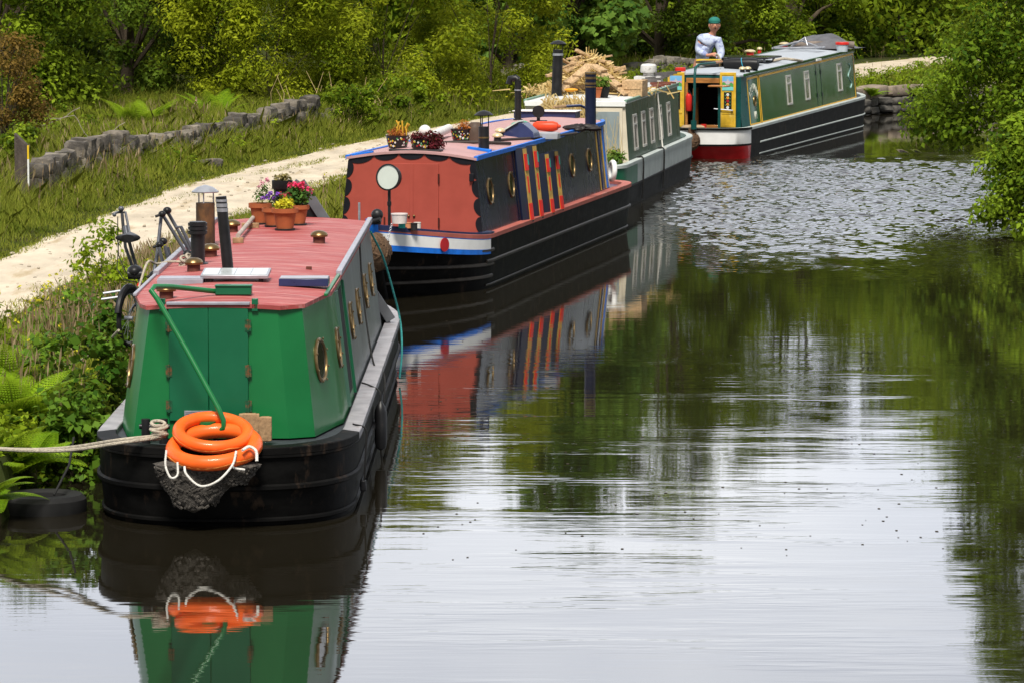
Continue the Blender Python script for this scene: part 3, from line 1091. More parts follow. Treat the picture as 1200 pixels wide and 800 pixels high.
# red lashing point
lb = MB(); pp = B1.onroof(362, 316); lb.box(pp + Vector((0, 0, .012)), (.05, .03, .03)); B1.part(lb, 'roof_eye', [brown_m], .004)
# swan neck tiller and rudder stock
tl = [B1.loc(aty(*q_)) for q_ in ((243, 505, 21.86), (254, 506, 21.82), (262, 501, 21.8), (262, 492, 21.8), (256, 478, 21.82), (220, 412, 21.95), (184, 350, 22.05), (177, 341, 22.06), (181, 336, 22.1), (200, 336, 22.25), (256, 342, 22.5))]
tb = MB(); tb.tube(tl, .021, 12)
ti = B1.part(tb, 'tiller', [green_p])
hb = MB(); hb.tube([tl[-1], B1.loc(aty(262, 343, 22.53))], [.022, .018], 10); hb.build('handle', [wood_m], ti)
rb = MB(); rs = tl[0]
rb.cyl((rs.x, rs.y, .58), (rs.x, rs.y, rs.z + .05), .045, n=16); rb.cyl((rs.x, rs.y, rs.z + .02), (rs.x, rs.y, rs.z + .08), .068, n=16)
rb.build('rudder_stock', [green_p], ti)
bl = MB()
for x in (-.62,):
    bl.cyl((x, -.2, .58), (x, -.2, .78), .035, n=14); bl.cyl((x + .14, -.2, .58), (x + .14, -.2, .78), .035, n=14); bl.cyl((x - .05, -.2, .72), (x + .19, -.2, .72), .022, n=10)
B1.part(bl, 'mooring_bollard', [black_iron])
# triangular cratch cover over the bow
cv = MB()
cr = [[(-.95, 6.4 * K, .62), (.06, 6.4 * K, 2.07), (.98, 6.4 * K, .66)], [(-.8, 7.6 * K, .62), (0, 7.6 * K, 1.6), (.8, 7.6 * K, .62)], [(-.45, 8.6 * K, .62), (0, 8.6 * K, .9), (.45, 8.6 * K, .62)]]
cv.grid([r_[::-1] for r_ in cr], 0)
cv.poly([(-.95, 6.4 * K, .62), (.98, 6.4 * K, .66), (.06, 6.4 * K, 2.07)], 1)
for a, b_ in ((cr[0][0], cr[0][1]), (cr[0][1], cr[0][2])):
    cv.bar(Vector(a) + Vector((0, -.02, 0)), Vector(b_) + Vector((0, -.02, 0)), .10, .05, (0, 1, 0), 0)
B1.part(cv, 'cratch_cover', [mat('grey_canvas', (0.10, 0.105, 0.115), 0.75, var=0.25, scale=6), black_iron], .004)

# things on and around boat 1 ------------------------------------------------
orange = mat('lifebuoy_orange', (0.80, 0.115, 0.012), 0.42, var=0.12, scale=6, coat=0.2, dirt=((0.25, 0.05, 0.02), 0.7, 9, (1, 1, 1), 0.6))
def lifebuoy(label, px, py, Y, Rr, r, tilt, roll):
    c = aty(px, py, Y)
    t = thing('lifebuoy', label, 'lifebuoy', c, 0, 'orange lifebuoys on the green stern')
    t.rotation_euler = (R(tilt), R(roll), 0)
    a = MB(); a.torus((0, 0, 0), Rr, r, 56, 16)
    a.build('ring', [orange], t)
    for k in range(4):
        th = k * math.pi / 2 + .5
        pts = []
        for j in range(9):
            f = j / 8
            an = th + f * math.pi / 2
            sag = math.sin(f * math.pi)
            pts.append(((Rr + r * (1.0 - .15 * sag)) * math.cos(an), (Rr + r * (1.0 - .15 * sag)) * math.sin(an), -.45 * r * sag + .01 - .006))
        g_ = MB(); g_.tube(pts, .006, 6); g_.build('grab_line', [mat('orange_line', (.6, .2, .04), .8) if k == 0 else bpy.data.materials['orange_line']], t)
    return t
lifebuoy('larger orange lifebuoy lying flat on the green stern under the other', 251, 523, 21.62, .318, .060, 16, -3)
lifebuoy('smaller orange lifebuoy on top, around the foot of the green tiller', 250, 506, 21.70, .268, .050, 18, 4)
mat_fender = mat('woven_rope_fender', (0.075, 0.067, 0.058), 0.95, var=0.55, scale=40, bump=1.0, bscale=55)
t = thing('stern_fender', 'grey woven rope fender hanging over the black stern', 'rope fender', aty(243, 552, 21.5))
f_ = MB()
for (cx, zt, zb, rx0, rx1) in ((-.06, .08, -.32, .38, .12), (.24, .06, -.12, .18, .09)):
    rings = []
    for i in range(15):
        u = i / 14
        z = zt + (zb - zt) * u
        k = math.sin(min(1, (1 - u) * 1.9 + .12) * math.pi / 2)
        rx = (rx0 + (rx1 - rx0) * u) * (0.25 + .75 * k) if u > .85 else rx0 + (rx1 - rx0) * u
        if i == 14: rx *= .4
        if i == 0: rx *= .62
        rings.append([(cx - .05 * u + rx * math.cos(a) * (1 + .05 * math.sin(7 * a + 9 * u)), .05 + (.17 - .07 * u) * (.5 if i == 14 else 1) * math.sin(a), z) for a in [2 * math.pi * q_ / 28 for q_ in range(28)]])
    f_.loft(rings)
# turns of the weave
for k in range(230):
    a0, u0 = random.uniform(math.pi * 1.02, math.pi * 1.98), random.uniform(.05, .86)
    main = random.random() < .7
    cx, zt, zb, rx0, rx1 = (-.06, .08, -.32, .38, .12) if main else (.24, .06, -.12, .18, .09)
    pts = []
    for j in range(4):
        a_, u = a0 + .05 * j * (1 if k % 2 else -1), u0 + .018 * j
        rx = (rx0 + (rx1 - rx0) * u) * (1 + .05 * math.sin(7 * a_ + 9 * u)) + .003
        pts.append((cx - .05 * u + rx * math.cos(a_), .05 + (.173 - .07 * u) * math.sin(a_), zt + (zb - zt) * u))
    f_.tube(pts, .010, 5)
f_.build('woven_body', [mat_fender], t)
rope([aty(195, 527, 21.38), aty(194, 545, 21.36), aty(200, 559, 21.34), aty(208, 556, 21.35), aty(208, 541, 21.37)], .0085, white_rope_m, 'rope_loop', t)
rope([aty(216, 546, 21.36), aty(219, 556, 21.33), aty(235, 569, 21.31), aty(255, 563, 21.31), aty(272, 545, 21.36), aty(277, 528, 21.4)], .009, white_rope_m, 'rope_loop', t)
rope([aty(277, 528, 21.42), aty(273, 546, 21.4), aty(287, 550, 21.4)], .009, white_rope_m, 'rope_loop', t)
for ch in t.children:
    if ch.name.startswith('rope_loop'): ch.matrix_parent_inverse = Matrix.Translation(-Vector(t.location))
rw = rope([aty(284, 527, 21.4), aty(292, 523, 21.45), aty(300, 528, 21.45), aty(301, 540, 21.42)], .012, white_rope_m, 'rope_end')
tag(rw, 'thick white rope end draped over the right of the orange lifebuoys', 'rope')
for i, (lab, px, py, w_, h_) in enumerate((('brown wood block standing behind the lifebuoys, nearer the tiller', 292, 499, .16, .20), ('cut timber end standing behind the lifebuoys, farther right', 311, 502, .10, .19))):
    c = aty(px, py, 21.98)
    m_ = MB(); m_.box((0, 0, 0), (w_, .06, h_)); m_.box((0, .002, 0), (w_ * .7, .062, h_ * 1.03))
    o = m_.build('wood_block', [wood_m], None, .006); o.location = c; tag(o, lab, 'wood')
c_pos = aty(187, 508, 21.75)
t = thing('mooring_line', 'pale double mooring rope from the green stern to the ferny bank', 'rope', c_pos)
def wrope(pts, r, m, nm, t):
    o = rope([Vector(q_) - Vector(t.location) for q_ in pts], r, m, nm, t)
    return o
wrope([aty(188, 510, 21.75), aty(140, 515, 21.65), aty(80, 524, 21.95), aty(20, 526, 22.1), aty(-70, 520, 22.8)], .014, rope_m, 'strand', t)
wrope([aty(188, 512, 21.75), aty(140, 518.5, 21.6), aty(80, 527, 21.8), aty(20, 527, 22.05), aty(-70, 521, 22.8)], .014, rope_m, 'strand', t)
cl = MB()
for k in range(5):
    cl.M = Matrix.Translation((-.01 + .012 * (k % 2), 0, -.03 + .028 * k)) @ Matrix.Rotation(R(8 * (k - 2)), 4, 'X') @ Matrix.Rotation(R(6 * ((k * 7) % 5 - 2)), 4, 'Y')
    cl.torus((0, 0, 0), .06 - .004 * abs(k - 2), .014, 24, 8)
cl.build('coil', [rope_m], t)
t = thing('mooring_line', 'thin pale mooring rope sagging from the side of the green cabin to the grass', 'rope', at(60, 430, .5))
wrope([aty(139, 387, 24.2), aty(122, 405, 24.9), aty(100, 419, 25.4), aty(76, 429, 25.8), at(50, 431, .42)], .012, rope_m, 'strand', t)
# right hand side ropes and side fender
o = rope([B1.wk((.79, 4.35, 1.70)), B1.wk((.84, 4.1, 1.2)), B1.wk((.96, 3.6, .66)), B1.wk((1.075, 3.4, .55)), B1.wk((1.06, 3.2, .2)), B1.wk((1.05, 3.15, .05))], .009, dark_rope_m, 'side_rope')
tag(o, 'black rope stretched from the red roof down over the grey cabin side', 'rope')
t = thing('side_fender', 'black hanging fender on the hull side of the green boat', 'fender', B1.wk((1.10, 2.3, .30)))
m_ = MB(); m_.lathe([(.008, -.22), (.045, -.2), (.055, -.15), (.055, .12), (.04, .17), (.02, .2), (.008, .215)], n=16); m_.build('fender_body', [black_iron], t)
wrope([B1.wk((1.10, 2.3, .5)), B1.wk((1.09, 2.3, .6)), B1.wk((1.0, 2.35, .645)), B1.wk((.93, 2.4, .66))], .008, dark_rope_m, 'lanyard', t)
t = thing('side_fender', 'small black fender low on the rounded stern corner of the green boat', 'fender', B1.wk((1.06, .42, .14)))
m_ = MB(); m_.box((0, 0, 0), (.05, .06, .09)); m_.build('fender_body', [black_iron], t, .01)
wrope([B1.wk((1.07, .42, .18)), B1.wk((1.08, .42, .4)), B1.wk((1.085, .4, .6)), B1.wk((.98, .38, .65))], .008, dark_rope_m, 'lanyard', t)
o = rope([B1.wk((.80, 6.0, 1.6)), B1.wk((.9, 6.4, 1.3)), B1.wk((1.0, 6.6, .9)), B1.wk((1.06, 6.7, .6)), B1.wk((1.08, 6.6, .3)), B1.wk((1.06, 6.5, .05))], .011, teal_rope_m, 'teal_rope')
tag(o, 'teal rope hanging down the far end of the grey cabin side', 'rope')
# roof load
t = thing('solar_panel', 'pale grey solar panel lying on the red roof', 'solar panel', B1.w(B1.onroof(276, 329)), -R(.5))
m_ = MB(); Q = Matrix.Rotation(R(3), 4, 'X')
m_.M = Matrix.Translation((0, .06, .055)) @ Matrix.Rotation(R(4), 4, 'X')
m_.box((0, 0, 0), (.56, .40, .03)); m_.build('frame', [steel], t, .004)
m_ = MB(); m_.M = Matrix.Translation((0, .06, .055)) @ Matrix.Rotation(R(4), 4, 'X')
for i in range(4):
    for k in range(3): m_.box((-.20 + .133 * i, -.12 + .12 * k, .0165), (.127, .114, .003))
m_.build('cells', [mat('dusty_solar_cells', (.42, .45, .45), .3, var=.1, coat=.3)], t)
m_ = MB()
for x in (-.22, .22): m_.box((x, .06, .02), (.04, .34, .045))
m_.build('rail', [black_iron], t)
o = MB(); o.M = Matrix.Rotation(R(-1), 4, 'Z'); o.box((0, 0, .04), (.29, .10, .07)); o.box((0, 0, .078), (.30, .12, .012))
o = o.build('green_block', [green_d], None, .006); o.location = B1.w(B1.onroof(274, 346)); tag(o, 'small green painted board beside the solar panel on the red roof', 'board')
t = thing('boat_pole', 'short pale wooden pole resting on two blocks on the red roof', 'pole', B1.w(B1.onroof(288, 282)), 0)
a_, b_ = B1.w(B1.onroof(279, 285)) - t.location, B1.w(B1.onroof(298, 262)) - t.location
m_ = MB(); m_.tube([a_ + Vector((0, 0, .07)), b_ + Vector((0, 0, .07))], .022, 10); m_.build('shaft', [mat('grey_wood', (.36, .31, .27), .8, var=.2)], t)
for q_, w_ in ((a_, .1), (b_.lerp(a_, .25), .17)):
    m_ = MB(); m_.box(q_ + Vector((0, 0, .025)), (w_, .06, .05)); m_.build('block', [wood_m], t, .005)
t = thing('rope_coil', 'loose coil of pale rope at the left edge of the red roof', 'rope', B1.w(B1.onroof(217, 311)))
m_ = MB()
for k in range(5):
    rr = .05 + .012 * (k % 3)
    m_.M = Matrix.Translation((.02 * (k - 2) + .03, .015 * ((k * 3) % 4), .02 + .014 * k)) @ Matrix.Rotation(R(25 * ((k * 5) % 4 - 1.5)), 4, 'Y') @ Matrix.Rotation(R(18), 4, 'X')
    m_.torus((0, 0, 0), rr, .011, 24, 7)
m_.build('coil', [rope_m], t)
wrope([t.location + Vector((-.02, 0, .03)), t.location + Vector((-.14, .0, .03)), t.location + Vector((-.24, -.1, .02)), t.location + Vector((-.30, -.3, .05)), t.location + Vector((-.36, -.5, -.15))], .011, rope_m, 'tail', t)

# plant pots
terracotta = mat('terracotta', (0.33, 0.095, 0.035), 0.8, var=0.2, scale=6, dirt=((0.42, 0.22, 0.13), 0.6, 5, (1, 1, 1), 0.4))
soil_m = mat('potting_soil', (.03, .02, .014), .95)
pot_leaf = leafmat('pot_plant_leaf', (.03, .09, .02), (.10, .22, .04))
def petal_blobs(name, parent, centres, r, m_, n=26):
    Cn = np.array(centres, float)
    V, Q, T_ = clump_leaves(Cn, np.full(len(Cn), r), n, r * .8, .9, .8, up=.6)
    return quick(name, V, Q, T_, m_, parent)
def leaf_tuft(name, parent, c, r, n, size, m_, squash=.8, asp=.55, k=6):
    c = np.array(c, float)
    cs = c + unit(RNG.normal(size=(k, 3))) * np.array([r, r, r * squash]) * .6
    V, Q, T_ = clump_leaves(cs, np.full(k, r * .6), n // k, size, asp, .9)
    return quick(name, V, Q, T_, m_, parent)
pink_m = leafmat('pink_petal', (.70, .02, .10), (.85, .10, .25), .25)
purple_m = leafmat('purple_petal', (.16, .05, .40), (.35, .14, .6), .25)
yellow_m = leafmat('yellow_leaf', (.45, .42, .02), (.75, .68, .05), .3)
blush_m = leafmat('blush_petal', (.65, .25, .35), (.8, .5, .55), .25)
def pot(px, py, rt, h, label, plant, m_=terracotta, cat='plant pot', nm='plant_pot', grp='terracotta flower pots on the red roof'):
    t = thing(nm, label, cat, B1.w(B1.onroof(px, py)), 0, grp)
    a = MB()
    a.lathe([(rt * .68, 0.015), (rt * .93, h * .78), (rt * 1.06, h * .78), (rt * 1.1, h * .80), (rt * 1.1, h), (rt * .98, h), (rt * .95, h * .93)], n=28, mi=0)
    a.build('pot', [m_], t)
    a = MB(); a.poly([(rt * .96 * math.cos(k * math.pi / 12), rt * .96 * math.sin(k * math.pi / 12), h * .93) for k in range(24)]); a.build('soil', [soil_m], t)
    a = MB(); a.lathe([(rt * .8, 0), (rt * .85, .004), (rt * .85, .018), (rt * .7, .018)], n=24); a.build('saucer', [black_iron], t)
    plant(t, h)
    return t
def pl_pink(t, h):
    leaf_tuft('foliage', t, (.0, 0, h + .09), .12, 420, .04, pot_leaf, asp=.9)
    petal_blobs('flowers', t, [(.0, -.04, h + .2), (.1, -.02, h + .17), (.05, -.03, h + .21), (-.09, -.06, h + .10), (.12, 0, h + .14)], .035, pink_m)
def pl_purple(t, h):
    leaf_tuft('foliage', t, (.03, 0, h + .06), .10, 300, .035, pot_leaf)
    petal_blobs('flowers', t, [(-.05, -.06, h + .12), (.02, -.08, h + .10), (.05, -.05, h + .14), (-.02, -.05, h + .15), (-.09, -.03, h + .1)], .028, purple_m)
def pl_yellow(t, h): leaf_tuft('foliage', t, (0, 0, h + .035), .085, 380, .035, yellow_m, .6)
def pl_blush(t, h):
    leaf_tuft('foliage', t, (.02, 0, h + .10), .10, 160, .03, pot_leaf, 1.2)
    petal_blobs('flowers', t, [(.02, -.02, h + .2), (.07, 0, h + .23), (.0, -.02, h + .17)], .026, blush_m)
def pl_dry(t, h): leaf_tuft('foliage', t, (0, 0, h + .02), .07, 120, .04, mat_dry, .5)
mat_dry = leafmat('dry_stem', (.2, .16, .06), (.42, .36, .16))
pot(305, 263, .105, .21, 'terracotta pot with pale pink flowers at the left end of the pots', pl_blush)
pot(320, 266, .10, .185, 'darker terracotta pot with purple flowers, second from the left', pl_purple)
pot(349, 264, .105, .20, 'terracotta pot with bright pink geraniums at the right end of the pots', pl_pink)
pot(341, 264, .10, .2, 'terracotta pot with red pink flowers behind the yellow plant', pl_pink)
pot(334, 270, .118, .215, 'terracotta pot with a low yellow plant at the front of the pots', pl_yellow)
bkp = mat('black_plastic', (.012, .012, .013), .4, var=.2)
pot(331, 258, .095, .40, 'tall black plastic pot standing behind the terracotta flower pots', pl_dry, bkp, grp=None)

# folding bicycle standing on the bank beyond the left edge of the roof
t = thing('bicycle', 'dark folding bicycle with black saddle standing on the bank against the red roofed boat', 'bicycle', aty(150, 365, 26.6))
O = Vector(t.location)
A = lambda px, py, Y: aty(px, py, Y) - O
cycle_m = mat('cycle_grey', (.10, .105, .12), .35, .4, var=.2)
rubber = mat('rubber', (.014, .014, .014), .75, var=.3)
sad = MB()
c = A(150, 279, 26.75)
rings = []
for i in range(9):
    u = i / 8
    w_ = .125 * (1 - u ** 1.6 * .78) * (.55 if i == 0 else 1)
    rings.append([(c.x + w_ * math.cos(a), c.y - .05 + .27 * u, c.z + .02 * u + (.035 if math.sin(a) > 0 else .045) * math.sin(a) * (1 - .4 * u)) for a in [2 * math.pi * k / 18 for k in range(18)]])
sad.loft(rings); sad.build('saddle', [bkp], t)
a = MB(); a.tube([c + Vector((0, .07, -.03)), A(162, 322, 26.85), A(168, 345, 26.9)], .017, 10); a.build('seat_post', [cycle_m], t)
a = MB(); a.tube([A(167, 340, 26.9), A(190, 318, 27.4), A(200, 312, 27.7)], .02, 10); a.tube([A(167, 345, 26.9), A(152, 366, 26.6)], .012, 8); a.tube([A(200, 312, 27.7), A(203, 345, 27.9)], .02, 10); a.build('frame', [cycle_m], t)
a = MB(); a.tube([A(157, 318, 27.5), A(147, 290, 27.45), A(144, 262, 27.4), A(143, 250, 27.4)], .016, 10); a.build('stem', [cycle_m], t)
a = MB(); a.tube([A(133, 251, 27.2), A(138, 249, 27.4), A(147, 249, 27.4), A(152, 274, 27.3)], .013, 8); a.sphere(A(142, 245, 27.4), .028, 10, 8); a.sphere(A(134, 252, 27.2), .02, 8, 6); a.cyl(A(147, 266, 27.35), A(149, 277, 27.3), .026, n=10); a.build('handlebar', [cycle_m], t)
a = MB(); a.tube([A(138, 254, 27.2), A(138, 280, 27.2), A(139, 300, 27.1), A(147, 318, 26.9), A(158, 328, 26.8)], .005, 6); a.tube([A(139, 285, 27.2), A(137, 315, 27.0), A(145, 328, 26.8), A(160, 331, 26.7)], .005, 6); a.build('cable', [rubber], t)
a = MB(); a.sphere(A(158, 318, 26.6), (.075, .09, .06), 16, 10); a.cyl(A(150, 322, 26.58), A(167, 322, 26.58), .045, n=14); a.build('saddle_bag', [bkp], t)
a = MB(); a.cyl(A(163, 334, 26.48), A(163, 334, 26.44), .02, n=12)
a.build('rear_light', [mat('red_lens', (.6, .01, .01), .2)], t)
for px, py, Y, nm in ((151, 373, 26.55, 'wheel'), (196, 375, 27.9, 'wheel')):
    q_ = A(px, py, Y)
    wl = MB(); wl.M = Matrix.Translation(q_) @ Matrix.Rotation(R(74), 4, 'Z') @ Matrix.Rotation(R(90), 4, 'X')
    wl.torus((0, 0, 0), .235, .012, 40, 8)
    for k in range(14): wl.cyl((0, 0, 0), (.23 * math.cos(k * .449), .23 * math.sin(k * .449), 0), .002, n=4)
    wl.cyl((0, 0, -.04), (0, 0, .04), .02, n=10)
    wo_ = wl.build('wheel', [steel], t)
    ty = MB(); ty.M = wl.M; ty.torus((0, 0, 0), .255, .024, 44, 10); ty.build('tyre', [rubber], wo_)
mg = MB(); q_ = A(151, 373, 26.55); mg.M = Matrix.Translation(q_) @ Matrix.Rotation(R(74), 4, 'Z') @ Matrix.Rotation(R(90), 4, 'X')
mg.tube([(.3 * math.cos(k), .3 * math.sin(k), 0) for k in np.linspace(.5, 2.9, 14)], .03, 8); mg.build('mudguard', [bkp], t)
a = MB(); a.cyl(A(121, 344, 26.5), A(141, 341, 26.5), .012, n=8); a.cyl(A(119, 351, 26.45), A(140, 348, 26.45), .012, n=8); a.build('carrier_bars', [steel], t)
t = thing('bike_rack', 'folded grey tube bicycle carrier with black clamps on the left edge of the red roof', 'bike rack', aty(205, 305, 25.2))
O = Vector(t.location)
a = MB()
for pts in (((189, 253, 25.3), (184, 300, 25.2), (176, 345, 25.1)), ((190, 251, 25.3), (219, 298, 25.3)), ((196, 248, 25.5), (222, 294, 25.5)), ((193, 288, 25.2), (200, 316, 25.2)), ((186, 290, 25.1), (192, 312, 25.1), (180, 330, 25.1)), ((196, 290, 25.4), (202, 312, 25.4)),
            ((206, 267, 25.4), (212, 266, 25.4), (226, 294, 25.4))):
    a.tube([A(*q_) for q_ in pts], .016, 10)
a.build('frame', [cycle_m], t)
for q_, r_ in (((190, 251, 25.25), .035), ((196, 247, 25.45), .04), ((187, 287, 25.15), .035), ((191, 283, 25.25), .04), ((220, 298, 25.3), .045), ((180, 322, 25.05), .04), ((176, 336, 25.05), .045)):
    a = MB(); a.sphere(A(*q_), (r_, r_, r_ * .85), 12, 8); a.cyl(A(q_[0] - 8, q_[1] + 3, q_[2] - .02), A(q_[0] + 4, q_[1] - 1, q_[2]), .012, n=8); a.build('clamp', [bkp], t)
# ------------------------------------------------------------------ BOAT 2: red front, navy sides
red_front = mat('red_oxide_paint', (0.33, 0.062, 0.042), 0.5, var=0.1, scale=3, dirt=((.26, .05, .03), .6, 3, (1, 1, 1), .5))
scal = mat('scallop_black', (0.008, 0.008, 0.011), 0.45, var=.2)
navy_side = mat('navy_side_paint', (0.009, 0.013, 0.032), 0.25, spec=.18, var=0.35, scale=4, stretch=(1, 2, .3), coat=0.0, dirt=((0.06, 0.065, 0.08), .6, 3.5, (1, 2.4, .25), .5))
blue_p = mat('bright_blue_paint', (0.010, 0.15, 0.62), 0.4, var=0.2, scale=8, dirt=((.25, .4, .6), .68, 9, (1, 1, 1), .5))
white_p = mat('white_paint', (0.74, 0.74, 0.72), 0.4, var=0.06, scale=5, dirt=((.45, .42, .36), .64, 5, (1, 1, .5), .45))
red_dot = mat('red_spot', (.36, .015, .02), .4)
gun_red = mat('faded_red_gunwale', (0.36, 0.10, 0.075), 0.6, var=0.2, scale=4, dirt=((.5, .33, .28), .6, 4, (1, .5, 1), .5))
roof_pink = mat('faded_pink_roof', (0.42, 0.245, 0.235), 0.6, var=0.12, scale=3, dirt=((.30, .15, .14), .58, 3, (1, .5, 1), .6))
gold_p = mat('gold_paint', (.42, .27, .06), .45, var=.25, scale=9)
red_p = mat('bright_red_paint', (.55, .025, .018), .4, var=.15)

B2 = Boat('black narrowboat with a red scallop edged front, navy sides and bright blue roof rails', (-1.3, 36.45), 16)
B2.sheer = lambda y: .29 * max(0, -y / 1.8 / B2.k) ** 1.4
B2.hull(1.04, 0.15, 7.5, ('bow', 1.75), ('round', 0.85), 0.70,
        [(-.4, .1, 1.0, .7), (0, .05, 1.3, .78), (.36, .015, 1.57, .82), (.685, 0, None, None)],
        [hull_black], lambda i, x, y: 0, gun_red, .12, -.04, navy,
        strakes=((.36, -.1, 12, .024), (.045, -.1, 12, .016), (.50, -3, .25, .026), (.32, -3, .25, .026), (.16, -3, .2, .026)), sm=mat('worn_strake', (.032, .028, .024), .5, var=.5, scale=5))
def bowcol(i, p): return (0, 0, 1, 1, 1, 1, 0)[i]
sh2 = B2.sheer
B2.band(lambda y: .455 + sh2(y) * .84, lambda y: .675 + sh2(y) * 1.0, lambda x, y: y < .12, .012, [blue_p, white_p], 'bow_panel', 7, mif=bowcol)
# navy top lip along the bow and the blue stem post
lip = MB()
o_ = [(x, y) for x, y in outline(1.045, .15 * B2.k, 7.5 * B2.k, ('bow', 1.76 * B2.k), ('round', .85 * B2.k), 0)]
rr_ = [p for p in o_[:40] if p[1] < .3 * B2.k and p[0] >= -.01]
lf_ = [(-x, y) for x, y in rr_]
for ch in (rr_, lf_):
    G = [[(x * (1.0 + .008), y - .005, .672 + sh2(y)), (x * 1.008, y - .005, .735 + sh2(y)), (x * .9, y + .06, .735 + sh2(y))] for x, y in ch]
    lip.grid(G)
B2.part(lip, 'bow_rail', [navy])
stm = MB()
stm.loft([[(.075 * math.cos(a) , -1.61 * B2.k + .10 * math.sin(a) + dy * B2.k, z) for a in [2 * math.pi * k / 16 for k in range(16)]] for z, dy in ((.0, .42), (.4, .2), (.62, .12), (.66, .11), (.8, .06), (1.02, 0), (1.05, .0))], 0, mif=lambda i, k: 1 if i < 3 else 0)
B2.part(stm, 'stem_post', [blue_p, hull_black])
for sg in (1, -1):
    dt = MB()
    a_ = [p for p in outline(1.04, .15 * B2.k, 7.5 * B2.k, ('bow', 1.75 * B2.k), ('round', .85 * B2.k), -.018) if p[1] < .12 * B2.k and p[0] * sg > .55]
    a_ = sorted(a_, key=lambda p: p[1])
    q1, q2 = a_[1], a_[2]
    tdir = Vector((q2[0] - q1[0], q2[1] - q1[1], 0)).normalized()
    nn_ = Vector((tdir.y, -tdir.x, 0)) * sg
    mid = Vector((q1[0], q1[1], .565 + .92 * sh2(q1[1])))
    dt.M = frame(mid + nn_ * .006, nn_)
    dt.lathe([(.088, 0), (.088, .008), (.001, .009)], n=28)
    B2.part(dt, 'red_roundel', [red_dot])
st2 = [(0, -.95, .95, -.84, .84, .66, 1.655), (.5, -.95, .95, -.84, .84, .66, 1.66), (2.0, -.95, .95, -.84, .84, .66, 1.66), (4, -.95, .95, -.84, .84, .66, 1.665), (6.2, -.95, .95, -.84, .84, .66, 1.67),
       (6.75, -.93, .93, -.82, .82, .66, 1.67), (7.1, -.86, .86, -.76, .76, .66, 1.67), (7.3, -.74, .74, -.66, .66, .66, 1.67)]
B2.cabin(st2, .085, [red_front, navy_side], lambda w_, i, k: 0 if w_ == 'near' else 1, roof_pink)
def face_x(z): return .95 + (.84 - .95) * (z - .66) / .995
def scallops(A_, B_, n, depth, inward):
    m_ = MB()
    A_, B_ = Vector(A_), Vector(B_)
    for k in range(n):
        p, q_ = A_.lerp(B_, k / n), A_.lerp(B_, (k + 1) / n)
        d = q_ - p
        pts = []
        for j in range(13):
            f = j / 12
            bulge = depth * (1 - (2 * f - 1) ** 2) ** .62
            pts.append(p + d * f + Vector(inward) * bulge)
        pts = [(v.x, v.z) for v in pts]
        vs = [(x, -.008, z) for x, z in pts] + [(x, .0, z) for x, z in pts]
        L = len(pts)
        fs = [tuple(range(L)), tuple(range(L, 2 * L))[::-1]] + [(i, (i + 1) % L, L + (i + 1) % L, L + i) for i in range(L)]
        m_.add(vs, fs)
    return m_
# scallops: straight edge along the border, round edge inward
for A_, B_, n, dp, inn in (((-.945, 0, .70), (-.845, 0, 1.645), 4, .085, (1, 0, .1)), ((.945, 0, .70), (.845, 0, 1.645), 4, .085, (-1, 0, .1))):
    B2.part(scallops(A_, B_, n, dp, inn), 'scallop_trim', [scal])
tr = MB()
xs5 = [-.84, -.50, -.17, .17, .50, .84]
for xa, xb in zip(xs5, xs5[1:]):
    za, zb = B2.roofz(xa, 0), B2.roofz(xb, 0)
    m_ = scallops((xa, 0, za), (xb, 0, zb), 1, .075, (0, 0, -1))
    tr.add(m_.v, m_.f)
B2.part(tr, 'scallop_trim', [scal])
gap_m = mat('door_gap', (.06, .012, .008), .8)
for xa, xb in ((-.36, -.012), (.012, .36)):
    d = MB()
    d.box(((xa + xb) / 2, -.008, 1.16), (xb - xa - .006, .016, .90))
    do = B2.part(d, 'front_door', [red_front], .003)
    k_ = MB(); k_.sphere((-.035 if xa < 0 else .035, -.022, .93), .018, 10, 8); k_.build('knob', [brass], do)
    hx = -.36 if xa < 0 else .362
    for z in (.85, 1.42):
        h_ = MB(); h_.cyl((hx, -.018, z - .06), (hx, -.018, z + .06), .012, n=8); h_.build('hinge', [gap_m], do)
m_ = MB(); m_.box((0, -.018, 1.16), (.045, .012, .90)); B2.part(m_, 'door_cover_strip', [red_front], .003)
m_ = MB(); m_.box((.80, -.02, 1.44), (.06, .04, .10)); B2.part(m_, 'junction_box', [scal], .004)
# blue rails along the roof edges and two blue cross strips
for sg in (1, -1):
    m_ = MB()
    pts = []
    for y in np.linspace(-.02, 7.25 * B2.k, 26):
        q_ = B2.sta(max(0, min(7.3 * B2.k, y)))
        pts.append((sg * (q_[4] + .012), y, q_[6] + .03))
    for a, b_ in zip(pts, pts[1:]): m_.bar(a, Vector(b_) + (Vector(b_) - Vector(a)) * .02, .05, .055)
    B2.part(m_, 'roof_rail', [blue_p])
for pa, pb in (((574, 168), (607, 180)), ((661, 154), (687, 161))):
    a, b_ = B2.onroof(*pa), B2.onroof(*pb)
    m_ = MB(); m_.bar(Vector((a.x, b_.y, B2.top(a.x, b_.y).z + .015)), Vector((.82, b_.y, B2.top(.8, b_.y).z + .02)), .10, .035)
    B2.part(m_, 'roof_strip', [blue_p], .004)
a = B2.onroof(419, 182)
m_ = MB(); m_.bar((-.8, .04, B2.top(-.8, .04).z + .012), (-.52, .04, B2.top(-.5, .04).z + .012), .06, .025); B2.part(m_, 'front_roof_strip', [blue_p], .004)
for y in (.5, 1.5, 2.35, 3.7, 4.7, 5.7):
    porthole(B2, B2.side(y, .56), .16)
navy_door = mat('navy_door_paint', (.007, .010, .032), .35, var=.25)
